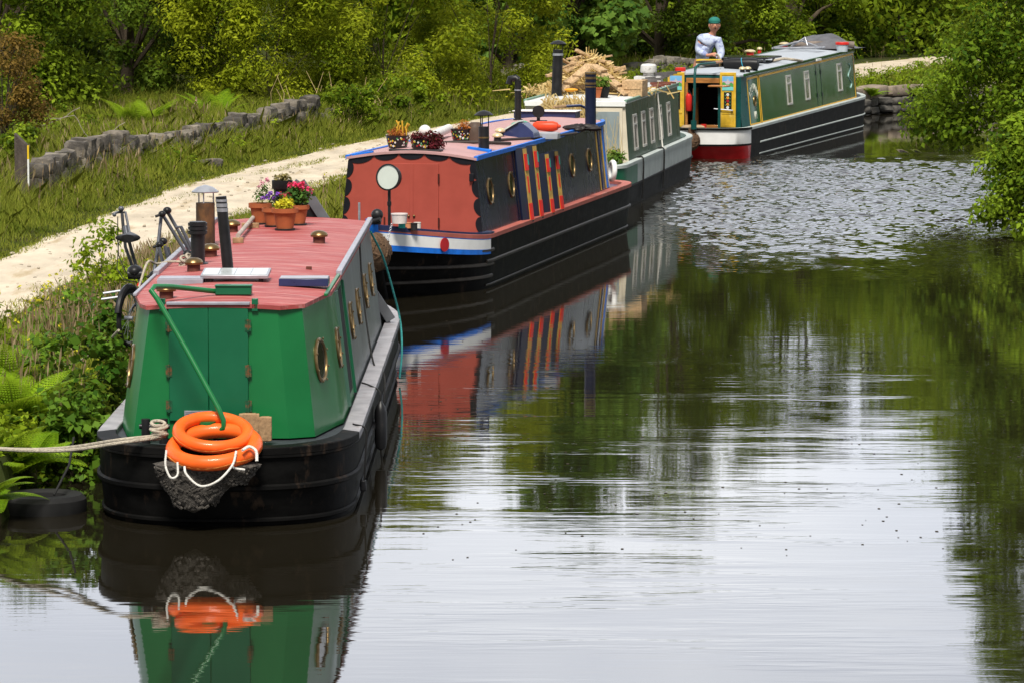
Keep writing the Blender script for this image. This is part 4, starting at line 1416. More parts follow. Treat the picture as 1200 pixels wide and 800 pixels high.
# open side doors: navy backs, gold inner faces with red blocks
teal_p = mat('teal_paint', (.03, .25, .19), .4, var=.3)
for k, (y, h0, h1) in enumerate(((1.78, .0, 1.02), (2.28, .0, 1.02), (2.86, .0, .86), (3.36, .0, .86))):
    F_ = B2.side(y, (h0 + h1) / 2)
    H = (h1 - h0) * 1.0
    d = MB(); d.M = F_ @ Matrix.Rotation(R(-15), 4, 'Y')
    d.box((.17, 0, .02), (.34, H, .03))
    do = B2.part(d, 'side_door', [navy_door], .004)
    g_ = MB(); g_.M = d.M
    g_.box((.27, 0, .0375), (.11, H * .96, .006)); g_.build('painted_panel', [gold_p], do)
    for yy in (-.36, .30):
        b_ = MB(); b_.M = d.M; b_.box((.26, yy * H, .050), (.075, .22 * H, .022)); b_.build('red_block', [red_p], do)
    b_ = MB(); b_.M = d.M; b_.box((.30, .33 * H, .055), (.04, .14 * H, .014)); b_.build('teal_block', [teal_p], do)
    b_ = MB(); b_.M = d.M; b_.box((.27, .0, .044), (.03, .22 * H, .008)); b_.build('red_slat', [red_p], do)
# painted stern quarter: gold, navy, blue and white uprights
for y, m_, wd in ((6.25, gold_p, .04), (6.42, navy, .12), (6.6, gold_p, .05), (6.72, blue_p, .14), (6.88, gold_p, .05), (6.98, white_p, .1)):
    q_ = B2.side(y, .52)
    v = MB(); v.M = q_; v.box((0, 0, .004), (wd, .92, .012)); B2.part(v, 'stern_stripe', [m_])
t = thing('lifebuoy', 'white lifebuoy on the navy boat stern beside the grey cabin door behind', 'lifebuoy', B2.wk((.90, 7.1, .95)), R(-75))
m_ = MB(); m_.M = Matrix.Rotation(R(86), 4, 'X'); m_.torus((0, 0, 0), .13, .04, 36, 10); m_.build('ring', [white_p], t)
# stern hatch and tiller
m_ = MB(); z_ = B2.top(0, 7.0 * B2.k).z
m_.box((-.10, 7.02 * B2.k, z_ + .03), (.96, .4, .10)); m_.box((-.10, 7.02 * B2.k, z_ + .088), (1.0, .46, .014), mi=1); B2.part(m_, 'stern_hatch', [navy, white_p], .006)
m_ = MB(); pts = [B2.loc(aty(*q_)) for q_ in ((687, 143, 43.9), (689, 134, 43.9), (687, 127, 43.85), (680, 124, 43.8), (662, 125, 43.4))]
m_.tube(pts, .022, 10); ti = B2.part(m_, 'tiller', [navy])
m_ = MB(); m_.tube([pts[-1], B2.loc(aty(649, 126, 43.1))], [.028, .02], 10); m_.build('handle', [wood_m], ti)
# chimneys and pipes
p = B2.onroof(567, 177); p = Vector((p.x, p.y, p.z))
chim(B2, p, .32, .072, .07, 'stove_chimney', black_iron, bands=((.55, .02),), cap=('hat', .125, .15), bandm=brass)
p = B2.onroof(692, 150)
chim(B2, p, .82, .082, .082, 'stern_chimney', navy_side, bands=((.985, .03), (.90, .035), (.80, .03), (.74, .02)), bandm=brass)
p = B2.onroof(607, 141)
o = chim(B2, p, .60, .05, .05, 'flue_pipe', black_iron, bands=((.75, .02),), bandm=steel)
m_ = MB(); tp = p + Vector((0, 0, .6)); m_.tube([tp, tp + Vector((-.03, 0, .03)), tp + Vector((-.12, 0, .02)), tp + Vector((-.14, 0, -.06))], .05, 12); m_.build('elbow', [black_iron], o)
for px, py in ((586, 160), (583, 166)):
    p = B2.onroof(px, py); mushroom(B2, p.x, p.y, .07, mat('cream_brass', (.6, .5, .3), .35, .3) if px == 586 else bpy.data.materials['cream_brass'])
# horn
p = B2.onroof(631, 143); t = thing('horn', 'black trumpet horn on the roof of the navy boat in front of the white hatch', 'horn', B2.w(p))
m_ = MB(); m_.M = Matrix.Translation((0, 0, .16)) @ Matrix.Rotation(R(92), 4, 'X'); m_.lathe([(.088, .12), (.092, .125), (.075, .10), (.05, .02), (.04, -.15)], n=24); m_.build('bell', [black_iron], t)
m_ = MB(); m_.box((0, .03, .05), (.05, .08, .12)); m_.box((0, .03, .01), (.26, .14, .02)); m_.build('bracket', [black_iron], t)
# headlamp on a post
lp_ = aty(455, 208, 35.35); t = B2.root
lm = MB(); L_ = B2.loc(lp_)
lm.M = Matrix.Translation(L_) @ Matrix.Rotation(R(-14), 4, 'Z') @ Matrix.Rotation(R(84), 4, 'X')
lm.lathe([(.165, .0), (.17, .012), (.15, .016), (.15, .0)], n=32); lm.lathe([(.165, 0), (.15, -.08), (.09, -.13), (.01, -.15)], n=32)
lo = B2.part(lm, 'headlamp', [black_iron])
g_ = MB(); g_.M = lm.M; g_.lathe([(.15, .006), (.12, -.005), (.05, -.045), (.03, -.05), (.001, -.05)], n=32); g_.build('reflector', [mat('lamp_reflector', (.62, .66, .58), .12, .35, var=.05)], lo)
g_ = MB(); g_.M = lm.M; g_.sphere((0, 0, -.03), .028, 10, 8); g_.build('bulb', [white_p], lo)
g_ = MB(); g_.cyl((L_.x, L_.y + .05, .9), (L_.x, L_.y + .05, L_.z - .14), .02, n=12); g_.cyl((L_.x, L_.y + .05, L_.z - .36), (L_.x, L_.y + .05, L_.z - .31), .028, n=12); g_.build('post', [black_iron], lo)
# bow fender with chain
ctr = aty(438, 296, 34.25)
t = thing('bow_fender', 'round brown coir ball fender hanging at the blue and white bow', 'rope fender', ctr)
m_ = MB(); m_.sphere((0, 0, 0), (.215, .2, .235), 28, 20); mat('coir_fender', (.10, .06, .035), .95, var=.5, scale=22, bump=1, bscale=45)
for k in range(70):
    d = Vector((random.gauss(0, 1), random.gauss(0, 1), random.gauss(0, 1))).normalized()
    tt = d.orthogonal().normalized(); tt.rotate(Matrix.Rotation(random.random() * 6, 3, d))
    m_.tube([Vector((q_.x * .215, q_.y * .2, q_.z * .235)) for q_ in ((d + tt * s_).normalized() * (1.015 - .05 * abs(s_)) for s_ in (-.25, -.1, .1, .25))], .012, 5)
m_.build('ball', [bpy.data.materials['coir_fender']], t)
m_ = MB(); a_, b_ = aty(459, 264, 34.6) - ctr, aty(451, 292, 34.3) - ctr
for k in range(14):
    p = a_.lerp(b_, k / 13)
    m_.M = Matrix.Translation(p) @ Matrix.Rotation(R(90 * (k % 2)), 4, 'Z') @ Matrix.Rotation(R(90), 4, 'X') @ Matrix.Scale(1.5, 4, (0, 1, 0)); m_.torus((0, 0, 0), .011, .004, 10, 5)
m_.build('chain', [steel], t)
# clutter on the foredeck
def put(o, p): o.location = p; return o
m_ = MB(); m_.lathe([(.09, 0), (.10, .11), (.105, .11), (.105, .125), (.01, .125)], n=24); put(tag(m_.build('tub', [mat('milky_plastic', (.62, .55, .52), .4)]), 'milky plastic tub on the foredeck behind the headlamp post', 'tub'), aty(468, 262, 35.0))
for px, Y, c_, h_, lab in ((471, 35.1, (.03, .33, .28), .09, 'small teal paint can on the foredeck of the navy boat'), (478, 35.2, (.5, .2, .1), .06, 'small orange brown paint can on the foredeck of the navy boat'), (489, 35.4, (.60, .57, .5), .09, 'tallest pale paint can on the foredeck of the navy boat'), (485, 35.2, (.02, .02, .02), .08, 'black jar on the foredeck in front of the pale can')):
    m_ = MB(); m_.lathe([(.045, 0), (.045, h_), (.048, h_), (.048, h_ + .01), (.005, h_ + .01)], n=18)
    put(tag(m_.build('paint_can', [mat('can_%d' % px if False else 'can_paint', c_, .4)]), lab, 'can'), aty(px, 267.5 if px < 480 else 270, Y))
m_ = MB(); m_.tube([aty(398, 272, 34.9), aty(425, 263, 34.8), aty(446, 257.5, 34.75)], .035, 10); tag(m_.build('pole', [black_iron]), 'black pole lying across the bow of the navy boat', 'pole')
m_ = MB(); m_.sphere((0, 0, 0), (.075, .07, .075), 14, 10); m_.cyl((0, 0, -.12), (0, 0, 0), .05, n=12); put(tag(m_.build('cowl', [black_iron]), 'black round topped post on the tip of the bow', 'post'), aty(442, 252, 34.8))
m_ = MB(); m_.cyl((0, 0, -.2), (0, 0, .1), .014, n=8); put(tag(m_.build('rod', [steel]), 'thin grey upright rod left of the headlamp', 'rod'), aty(421, 247, 34.9))

# roof load of boat 2
dark_red_leaf = leafmat('dark_red_leaf', (.05, .008, .012), (.15, .02, .03), .2)
orange_leaf = leafmat('orange_leaf', (.30, .07, .02), (.5, .2, .05), .3)
bowl_m = mat('black_painted_bowl', (.014, .014, .016), .3, coat=.3)
dots = [mat('bowl_' + n_, c_, .5) for n_, c_ in (('white', (.7, .7, .68)), ('yellow', (.65, .45, .04)), ('red', (.4, .02, .03)), ('leaf', (.06, .25, .08)))]
def bowl(px, py, r, h, label, leaf, tall=None):
    t = thing('flower_bowl', label, 'planter', B2.w(B2.onroof(px, py)), 0, 'painted flower bowls on the navy boat')
    a = MB(); a.lathe([(r * .72, 0), (r * .80, h * .1), (r * 1.0, h * .95), (r * 1.04, h), (r * .95, h), (r * .9, h * .9), (.01, h * .88)], n=32); a0_ = a
    a = MB()
    for k in range(46):
        an = random.uniform(math.pi * 1.0, math.pi * 2.0); z = random.uniform(.18, .85) * h
        rr = r * (.80 + .2 * (z / h)) + .004
        a.M = frame((rr * math.cos(an), rr * math.sin(an), z), (math.cos(an), math.sin(an), -.2))
        s_ = random.uniform(.008, .017)
        a.poly([(s_ * math.cos(j * 1.0472), s_ * math.sin(j * 1.0472), 0) for j in range(6)], k % 4)
    a.M = Matrix()
    off_ = len(a0_.v)
    a0_.v += a.v; a0_.f += [[q_ + off_ for q_ in f] for f in a.f]; a0_.m += [q_ + 1 for q_ in a.m]
    a0_.build('bowl', [bowl_m] + dots, t)
    leaf_tuft('foliage', t, (0, 0, h + .02), r * .95, 500, .035, leaf, .45, k=9)
    if tall:
        a = MB()
        for k in range(9):
            x = random.uniform(-.02, r * .8); y = random.uniform(-.06, .06); hh = random.uniform(.1, .2)
            a.tube([(x, y, h), (x + random.uniform(-.02, .02), y, h + hh * .6), (x + random.uniform(-.05, .06), y, h + hh)], [.006, .010, .012], 6)
        a.build('spikes', [mat('orange_spike', (.62, .36, .03), .6)], t)
    return t
bowl(466, 174, .155, .17, 'black painted bowl with orange red plants and yellow spikes at the navy roof front', orange_leaf, True)
bowl(492, 175, .125, .13, 'low black painted bowl with dark red leaves beside the yellow spiked bowl', dark_red_leaf)
bowl(541, 166, .15, .17, 'black painted bowl with flat red plants beside the capped chimney', orange_leaf)
t = thing('potted_plant', 'dark red leafy plant spilling over the navy boat roof by the low bowl', 'plant', B2.w(B2.onroof(506, 175)))
leaf_tuft('foliage', t, (0, 0, .10), .16, 700, .05, dark_red_leaf, .8, k=9)
a = MB(); a.lathe([(.06, 0), (.08, .09), (.07, .09), (.01, .08)], n=16); a.build('pot', [bkp], t)
a = MB(); a.bar(B2.w(B2.onroof(457, 177)) + Vector((0, 0, .012)), B2.w(B2.onroof(518, 178)) + Vector((0, 0, .012)), .16, .02); tag(a.build('plank', [black_iron], None, .004), 'dark plank under the flower bowls at the front of the navy roof', 'plank')
a = MB(); a.tube([B2.w(B2.onroof(505, 168)) + Vector((0, 0, .09)), B2.w(B2.onroof(526, 160)) + Vector((0, 0, .11))], .06, 14); a.sphere(B2.w(B2.onroof(498, 166)) + Vector((0, 0, .14)), .085, 14, 10); tag(a.build('white_bag', [mat('white_sack', (.62, .6, .58), .6, var=.15, bump=.4, bscale=10)]), 'pale rolled sack on the navy roof behind the dark red plant', 'sack')
a = MB(); a.tube([B2.w(B2.onroof(508, 167.5)) + Vector((0, 0, .0)), B2.w(B2.onroof(560, 169.5)) + Vector((0, 0, .03)), B2.w(B2.onroof(598, 171)) + Vector((0, 0, .03))], .022, 8); a.tube([B2.w(B2.onroof(583, 166)) + Vector((0, 0, .02)), B2.w(B2.onroof(640, 163)) + Vector((0, 0, .02)), B2.w(B2.onroof(676, 158)) + Vector((0, 0, .02))], .018, 8); tag(a.build('boat_poles', [mat('dark_pole', (.05, .04, .035), .7)]), 'thin dark boat poles lying along the navy boat roof', 'poles')
a = MB(); a.lathe([(.10, 0), (.11, .07), (.115, .2), (.09, .24), (.06, .27), (.05, .27)], n=14); put(tag(a.build('boot', [mat('brown_leather', (.09, .06, .045), .6, var=.3)]), 'brown leather boot shaped pot beside the capped chimney', 'boot'), B2.w(B2.onroof(557, 167)))
# wedge box, red fender, toolbox, cloths
t = thing('wedge_box', 'navy wedge sided box with a pale lid on the navy boat roof', 'box', B2.w(B2.onroof(611, 161)), -R(16))
a = MB(); a.add([(-.26, -.14, 0), (.22, -.14, 0), (.22, .2, 0), (-.26, .2, 0), (-.24, -.12, .06), (-.02, -.12, .20), (.06, -.12, .20), (.20, -.12, .08), (-.24, .18, .06), (-.02, .18, .20), (.06, .18, .20), (.20, .18, .08)],
            [(0, 1, 7, 6, 5, 4), (3, 8, 9, 10, 11, 2), (4, 5, 9, 8), (5, 6, 10, 9), (6, 7, 11, 10), (1, 2, 11, 7), (0, 4, 8, 3)]); a.build('body', [navy], t, .004)
a = MB(); a.bar((-.25, .03, .085), (-.01, .03, .225), .36, .02, (0, 0, 1)) ; a.build('lid', [mat('pale_lid', (.5, .55, .5), .5)], t)
t = thing('fender', 'red sausage fender lying on the navy boat roof', 'fender', B2.w(B2.onroof(640, 154)), R(-8))
a = MB(); a.M = Matrix.Translation((0, 0, .07)) @ Matrix.Rotation(R(90), 4, 'Y'); a.lathe([(.01, -.2), (.05, -.185), (.072, -.13), (.075, .1), (.055, .165), (.03, .18), (.02, .21), (.005, .215)], n=20); a.build('body', [mat('red_fender', (.62, .06, .02), .4)], t)
a = MB(); a.M = Matrix.Translation((-.28, 0, .07)); a.sphere((0, 0, 0), (.09, .08, .06), 12, 8); a.sphere((-.1, .05, -.01), (.08, .07, .05), 12, 8); tag(put(a.build('green_cloth', [mat('green_cloth', (.07, .30, .2), .8, var=.4, bump=.5, bscale=12)]), B2.w(B2.onroof(636, 153)) + Vector((0, 0, .01))), 'crumpled green cloth next to the red fender on the navy roof', 'cloth')
a = MB(); a.box((0, 0, .04), (.44, .26, .08)); a.box((0, 0, .085), (.40, .22, .012)); o = a.build('toolbox', [mat('grey_plastic', (.30, .31, .33), .45, var=.2)], None, .012); put(o, B2.w(B2.onroof(637, 163))); o.rotation_euler = (0, 0, R(-10)); tag(o, 'flat grey tool case lying on the navy roof in front of the red fender', 'tool case')
a = MB()
for k in range(16):
    a.M = Matrix.Translation((random.uniform(-.30, .06), random.uniform(-.12, .2), .03)) @ Matrix.Rotation(random.random() * 6, 4, 'Z') @ Matrix.Rotation(random.uniform(-.4, .4), 4, 'X')
    a.sphere((0, 0, random.uniform(0, .05)), (random.uniform(.06, .14), .05, .035), 10, 6)
put(tag(a.build('black_sheeting', [mat('black_sheet', (.02, .016, .015), .5, var=.4)]), 'heap of crumpled black sheeting round the foot of the banded chimney', 'sheeting'), B2.w(B2.onroof(692, 154)))
a = MB(); a.tube([aty(655, 133, 43.6) + Vector((0, 0, 0)), aty(655, 133, 43.6) + Vector((0, 0, .02))], .01, 6)
# ------------------------------------------------------------------ BOAT 3: green side, cream front, load of straw and planks
cream = mat('cream_paint', (.60, .53, .41), .5, var=.12, scale=4, dirt=((.38, .30, .2), .6, 5, (1, 1, .5), .6))
dgreen = mat('dark_green_paint', (.009, .048, .022), .3, var=.35, scale=4, stretch=(1, 2, .3), coat=0, spec=.15, dirt=((.10, .13, .11), .6, 4, (1, 2.4, .25), .45))
hgreen = mat('hull_green', (.008, .115, .055), .4, var=.2)
white_grey = mat('dirty_white', (.40, .44, .42), .5, var=.15, scale=3, dirt=((.22, .24, .21), .55, 3, (1.5, 1.5, .5), .7))
roof_white = mat('roof_white', (.55, .56, .55), .55, var=.12, dirt=((.3, .3, .28), .6, 3, (1, 1, 1), .6))
B3 = Boat('shabby green narrowboat with a cream front, its roof heaped with straw and planks', (1.07, 47.7), 13)
B3.hull(1.04, -.75, 5.6, ('round', .55), ('bow', 2.4), .74,
        [(-.4, .05, .45, 2.0), (0, .03, .5, 2.1), (.34, .0, .53, 2.3), (.36, .0, .54, 2.3), (.725, 0, None, None)],
        [hull_black, white_grey, hgreen], lambda i, x, y: 0 if i < 3 else (2 if y < .1 or x < 0 else 1), white_grey, .1, -.2, hgreen,
        strakes=((.355, -3, 12, .02),), sm=hull_black)
st3 = [(0, -.93, .93, -.85, .85, .56, 1.70), (.5, -.93, .93, -.85, .85, .56, 1.70), (2.5, -.93, .93, -.85, .85, .56, 1.71), (5.25, -.93, .93, -.85, .85, .56, 1.72)]
B3.cabin(st3, .05, [cream, dgreen], lambda w_, i, k: 0 if w_ == 'near' else 1, roof_white)
m_ = MB(); m_.box((0, -.02, 1.70), (1.72, .05, .09)); B3.part(m_, 'front_fascia', [white_p], .006)
gl = mat('grey_door_panel', (.24, .28, .29), .3, var=.2, scale=3, stretch=(1, 1, .4), coat=.3)
m_ = MB(); m_.box((.56, -.012, 1.12), (.50, .03, 1.02)); do = B3.part(m_, 'front_door', [cream], .004)
m_ = MB(); m_.box((.56, -.03, 1.11), (.40, .012, .92)); m_.build('door_panel', [gl], do)
for x0, x1 in ((-.72, -.38), (-.30, .2)):
    m_ = MB(); m_.box(((x0 + x1) / 2, -.012, 1.36), (x1 - x0, .03, .42)); wo_ = B3.part(m_, 'front_window', [cream], .004)
    m_ = MB(); m_.box(((x0 + x1) / 2, -.029, 1.36), (x1 - x0 - .08, .008, .34)); m_.build('pane', [gl], wo_)
alu = mat('window_aluminium', (.50, .48, .44), .4, .3, var=.2)
pane_m = mat('curtained_pane', (.11, .095, .08), .12, var=.45, scale=6, spec=.8, coat=.4)
for y in (.75, 1.55, 2.35, 3.2, 4.1):
    winpart(B3, B3.side(y, .54), .46, .62, alu, pane_m, .045)
for sg in (1, -1):
    m_ = MB(); m_.bar((sg * .86, .0, 1.745), (sg * .86, 5.25 * B3.k, 1.765), .05, .05); B3.part(m_, 'roof_rail', [mat('pale_green_rail', (.16, .27, .2), .5, var=.2) if sg > 0 else bpy.data.materials['pale_green_rail']], .006)
p = B3.onroof(652, 113)
chim(B3, p, .80, .092, .088, 'stove_chimney', black_iron, bands=((.9, .04),), cap=('hat', .14, .10), lean=(.03, 0))
p = B3.onroof(760, 96)
m_ = MB(); m_.box(p + Vector((0, 0, .05)), (.5, .4, .1)); m_.cyl(p + Vector((0, 0, .1)), p + Vector((0, 0, .17)), .10, n=20); m_.lathe([(.15, .17), (.16, .2), (.15, .30), (.12, .33), (.01, .34)], p, 14)
B3.part(m_, 'roof_ventilator', [mat('flaking_white', (.55, .54, .52), .6, var=.1, dirt=((.12, .09, .07), .55, 9, (1, 1, 1), .8))])
# straw and planks
c0 = B3.w(B3.onroof(690, 108))
straw_m = leafmat('straw', (.45, .30, .10), (.72, .56, .28), .2, .7)
n = 2600
P = np.stack([RNG.normal(0, .42, n), RNG.normal(.1, .5, n), np.zeros(n)], 1)
hgt = .62 * np.exp(-((P[:, 0] - .05) / .48) ** 2) * np.exp(-((P[:, 1] - .15) / .7) ** 2) + .02
P[:, 2] = hgt * RNG.uniform(.2, 1.05, n)
D = unit(np.stack([RNG.normal(0, .8, n), RNG.normal(0, .5, n), RNG.normal(-.25, .6, n)], 1)) * RNG.uniform(.12, .34, (n, 1))
W_ = unit(np.cross(D, RNG.normal(size=(n, 3)))) * .012
V = np.stack([P - D / 2 - W_, P - D / 2 + W_, P + D / 2 + W_ * .4, P + D / 2 - W_ * .4], 1).reshape(-1, 3) + np.array(c0)
o = quick('straw_heap', V, np.arange(4 * n).reshape(n, 4), RNG.uniform(0, 1, n), straw_m)
tag(o, 'heap of yellow straw spread over the front roof of the green boat', 'straw', kind='stuff')
n = 420
P = np.stack([RNG.uniform(-.55, .25, n), RNG.normal(-.05, .03, n), RNG.uniform(-.42, .03, n)], 1)
D = unit(np.stack([RNG.normal(0, .6, n), RNG.normal(0, .1, n), RNG.normal(-.8, .5, n)], 1)) * RNG.uniform(.15, .4, (n, 1))
W_ = unit(np.cross(D, np.array([[0, 1.0, 0.1]]))) * .009
V = np.stack([P - D / 2 - W_, P - D / 2 + W_, P + D / 2 + W_ * .4, P + D / 2 - W_ * .4], 1).reshape(-1, 3)
V[:, 1] -= .03
Mq = np.array(B3.M)
Vl = V + np.array([0, -.02, 1.70])
V = Vl @ Mq[:3, :3].T + Mq[:3, 3]
o = quick('hanging_straw', V, np.arange(4 * n).reshape(n, 4), RNG.uniform(0, 1, n), straw_m)
tag(o, 'straw hanging down over the cream front of the green boat', 'straw', kind='stuff')
def plank(pa, pb, w_, t_, lab, m=pale_wood_m):
    a = MB(); a.bar(pa, pb, w_, t_)
    return tag(a.build('plank', [m], None, .006), lab, 'plank', 'split planks on the straw heap')
Yp = 49.0
apx = [((695, 77), (708, 84)), ((703, 84), (716, 93)), ((711, 91), (726, 101)), ((719, 98), (735, 111))]
labs = ['split plank at the peak of the straw heap', 'second plank stepping down right from the peak', 'third plank stepping down right from the peak', 'lowest plank of the right hand slope of the heap']
for (a, b_), lb_ in zip(apx, labs):
    plank(aty(*a, Yp - .1), aty(*b_, Yp - .15), .34, .05, lb_)
for (a, b_), lb_ in zip((((692, 76), (676, 90)), ((682, 86), (664, 98)), ((672, 94), (655, 107))), ('plank sloping down left from the peak of the heap', 'middle plank on the left slope of the heap', 'lowest plank on the left slope, by the capped chimney')):
    plank(aty(*a, Yp), aty(*b_, Yp - .1), .3, .045, lb_)
for pts, lb_ in ((((662, 103), (690, 102)), 'horizontal board buried in the left of the straw'), (((690, 98), (720, 99)), 'horizontal board in the middle of the straw'), (((700, 103), (740, 103)), 'long board along the foot of the straw behind the small pots')):
    plank(aty(*pts[0], Yp + .1), aty(*pts[1], Yp + .05), .2, .06, lb_)
rp = random.Random(4)
for k in range(30):
    x0, y0 = rp.uniform(-.5, .55), rp.uniform(-.1, .9)
    hh = .62 * math.exp(-(x0 / .5) ** 2) + .03
    an, L = rp.uniform(-.9, .9), rp.uniform(.3, .6)
    p0 = c0 + Vector((x0 - L / 2 * math.cos(an), y0, hh * rp.uniform(.5, 1.0) - L / 2 * math.sin(an) * .5 + .05))
    p1 = c0 + Vector((x0 + L / 2 * math.cos(an), y0 + rp.uniform(-.2, .2), hh * rp.uniform(.6, 1.0) + L / 2 * math.sin(an) * .5 + .05))
    p0.z, p1.z = max(p0.z, c0.z + .03), max(p1.z, c0.z + .03)
    plank(p0, p1, rp.uniform(.07, .16), rp.uniform(.03, .06), 'pale split stick jumbled into the straw heap', pale_wood_m)
a = MB(); a.box((0, 0, .14), (.36, .5, .28)); a.box((0, -.255, .14), (.30, .012, .03)); o = a.build('wooden_crate', [pale_wood_m], None, .01); put(o, B3.w(B3.onroof(744, 113))); o.rotation_euler = (0, 0, R(-13)); tag(o, 'brown wooden crate at the right edge of the straw covered roof', 'crate')
a = MB(); a.box((0, 0, 0), (.12, .05, .03)); a.sphere((.02, 0, .02), (.12, .06, .03), 10, 6); put(tag(a.build('orange_rag', [mat('orange_cloth', (.65, .28, .03), .8)]), 'orange rag lying low in the straw', 'cloth'), aty(668, 107, 48.2))
pg = leafmat('seedling_leaf', (.06, .15, .02), (.25, .33, .06))
for px, lab, m__ in ((708, 'square black pot with a green seedling at the front edge of the straw roof', bkp), (699, 'small brown pot with a green seedling left of the black pot', terracotta)):
    t = thing('plant_pot', lab, 'plant pot', B3.w(B3.onroof(px, 115)), 0, None)
    a = MB(); a.loft([[(s_ * x, s_ * y, z) for x, y in ((-1, -1), (1, -1), (1, 1), (-1, 1))] for s_, z in ((.06, 0), (.09, .16), (.098, .16), (.098, .185), (.085, .185), (.08, .14))]); a.build('pot', [m__], t)
    leaf_tuft('foliage', t, (0, 0, .26), .13, 150, .06, pg)
a = MB()
for k in range(7):
    pa = B3.onroof(745 + 4 * k, 100 - 1.0 * k); a.M = B3.M
    a.bar(pa + Vector((0, 0, .05 + .012 * k)), pa + Vector((.35, .25 + .1 * k, .06 + .012 * k)), .05, .025)
tag(a.build('dark_battens', [mat('weathered_batten', (.13, .12, .115), .8, var=.4)]), 'pile of dark battens on the roof in front of the white ventilator', 'timber')
a = MB(); a.M = B3.M
for k in range(4): p_ = B3.onroof(768 + 3 * k, 103 - 1.0 * k); a.box(p_ + Vector((0, 0, .015 + .01 * k)), (.14, .5, .03), R(20 * k))
tag(a.build('rusty_scrap', [mat('rust_red', (.16, .05, .03), .8, var=.4)]), 'rusty brown scrap on the far end of the straw boat roof', 'scrap')
t = thing('self_sown_plant', 'green weed growing on the bow of the shabby green boat below the grey door', 'plant', B3.wk((.80, -.55, .55)))
leaf_tuft('foliage', t, (0, 0, .22), .18, 380, .09, pg, 1.4, k=9)
a = MB()
for k in range(14):
    x = random.uniform(-.12, .1)
    a.tube([(x, 0, 0), (x * 1.2, -.02, .35), (x * 1.5 + random.uniform(-.2, .1), -.03, random.uniform(.5, 1.0))], [.006, .005, .003], 5)
a.build('dry_stalks', [mat('dry_stalk', (.5, .38, .18), .8)], t)
o = rope([B3.wk((.5, -1.2, 1.2)), B3.wk((.62, -1.25, .9)), B3.wk((.78, -1.2, .72)), B3.wk((.82, -1.22, .4)), B3.wk((.82, -1.2, .1))], .014, dark_rope_m, 'bow_rope'); tag(o, 'dark rope over the green bow of the shabby boat', 'rope')
for y, lb_ in ((.55, 'dark rope hanging on the white hull band, nearer the bow'), (2.6, 'dark rope hanging on the white hull band, nearer the middle')):
    o = rope([B3.wk((.95, y, .76)), B3.wk((1.06, y, .74)), B3.wk((1.065, y, .4)), B3.wk((1.05, y, .05))], .016, dark_rope_m, 'fender_rope'); tag(o, lb_, 'rope')
o = rope([B3.wk((.87, 3.0, 1.75)), B3.wk((.93, 3.0, 1.2)), B3.wk((.98, 2.95, .76)), B3.wk((1.06, 2.8, .74))], .014, white_rope_m, 'side_rope'); tag(o, 'pale rope down the dark green side of the shabby boat', 'rope')

# ------------------------------------------------------------------ BOAT 4: green and gold, yellow doors
g4 = mat('coach_green', (.010, .085, .016), .16, var=.15, scale=2, coat=.0, spec=.2)
g4t = mat('dark_teal_paint', (.006, .06, .055), .3, var=.2)
gold_l = mat('coach_line', (.80, .42, .015), .4, var=.1)
yel = mat('yellow_door_paint', (.58, .36, .03), .4, var=.2, scale=8, dirt=((.66, .5, .14), .55, 10, (1, 1, .4), .6))
roof_g = mat('pale_grey_roof', (.36, .39, .43), .5, var=.08, dirt=((.34, .36, .4), .6, 3, (1, 1, 1), .5))
hred = mat('hull_red', (.42, .012, .014), .35, var=.2, coat=.2)
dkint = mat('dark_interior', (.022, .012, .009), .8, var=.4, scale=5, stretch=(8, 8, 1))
orange_wood = mat('varnished_wood', (.36, .15, .04), .35, var=.3, scale=4, stretch=(1, 1, 6), coat=.3)
B4 = Boat('glossy green narrowboat with gold lines and open yellow doors, farthest away', (3.92, 57.8), 21.3)
B4.sheer = lambda y: .012 * max(0, y / B4.k)
B4.hull(1.04, -.1, 9.0, ('round', .62), ('bow', 2.4), .62,
        [(-.4, .06, .2, 1.8), (0, .02, .5, 2.0), (.27, .0, .58, 2.2), (.285, .0, .6, 2.2), (.61, 0, None, None)],
        [hull_black, white_p, hred], lambda i, x, y: (2 if y < .1 and abs(x) < 1.06 else 0) if i < 3 else (1 if y < .08 else 0), white_grey, .1, -.03, deck_blk,
        strakes=((.28, -.1, 12, .018), (.045, -.1, 12, .014)), sm=white_grey)
m_ = MB()
o1 = [p for p in outline(1.04, -.1 * B4.k, 9.0 * B4.k, ('round', .62 * B4.k), ('bow', 2.4 * B4.k), -.02)]
for z, hh in ((.61, .05), (.285, .04)):
    run = [p for p in o1 if p[1] < .15 * B4.k]
    k0 = max(range(len(run) - 1), key=lambda i: (Vector(run[i + 1]) - Vector(run[i])).length)
    run = run[k0 + 1:] + run[:k0 + 1]
    m_.grid([[(x, y, z - hh / 2) for x, y in run], [(x, y, z + hh / 2) for x, y in run]])
B4.part(m_, 'stern_line', [hull_black])
zt4 = lambda y: 1.635 + .019 * y
st4 = [(0.05, -.80, .80, -.72, .72, .58, zt4(0)), (.25, -.92, .92, -.82, .82, .58, zt4(.25)), (1.1, -.93, .93, -.83, .83, .58, zt4(1.1)), (3, -.93, .93, -.83, .83, .6, zt4(3)), (6, -.93, .93, -.83, .83, .64, zt4(6)), (9.0, -.93, .93, -.83, .83, .68, zt4(9))]
B4.cabin(st4, .06, [g4, g4t], lambda w_, i, k: 1 if w_ == 'near' or i == 0 else 0, roof_g, open_near=True)
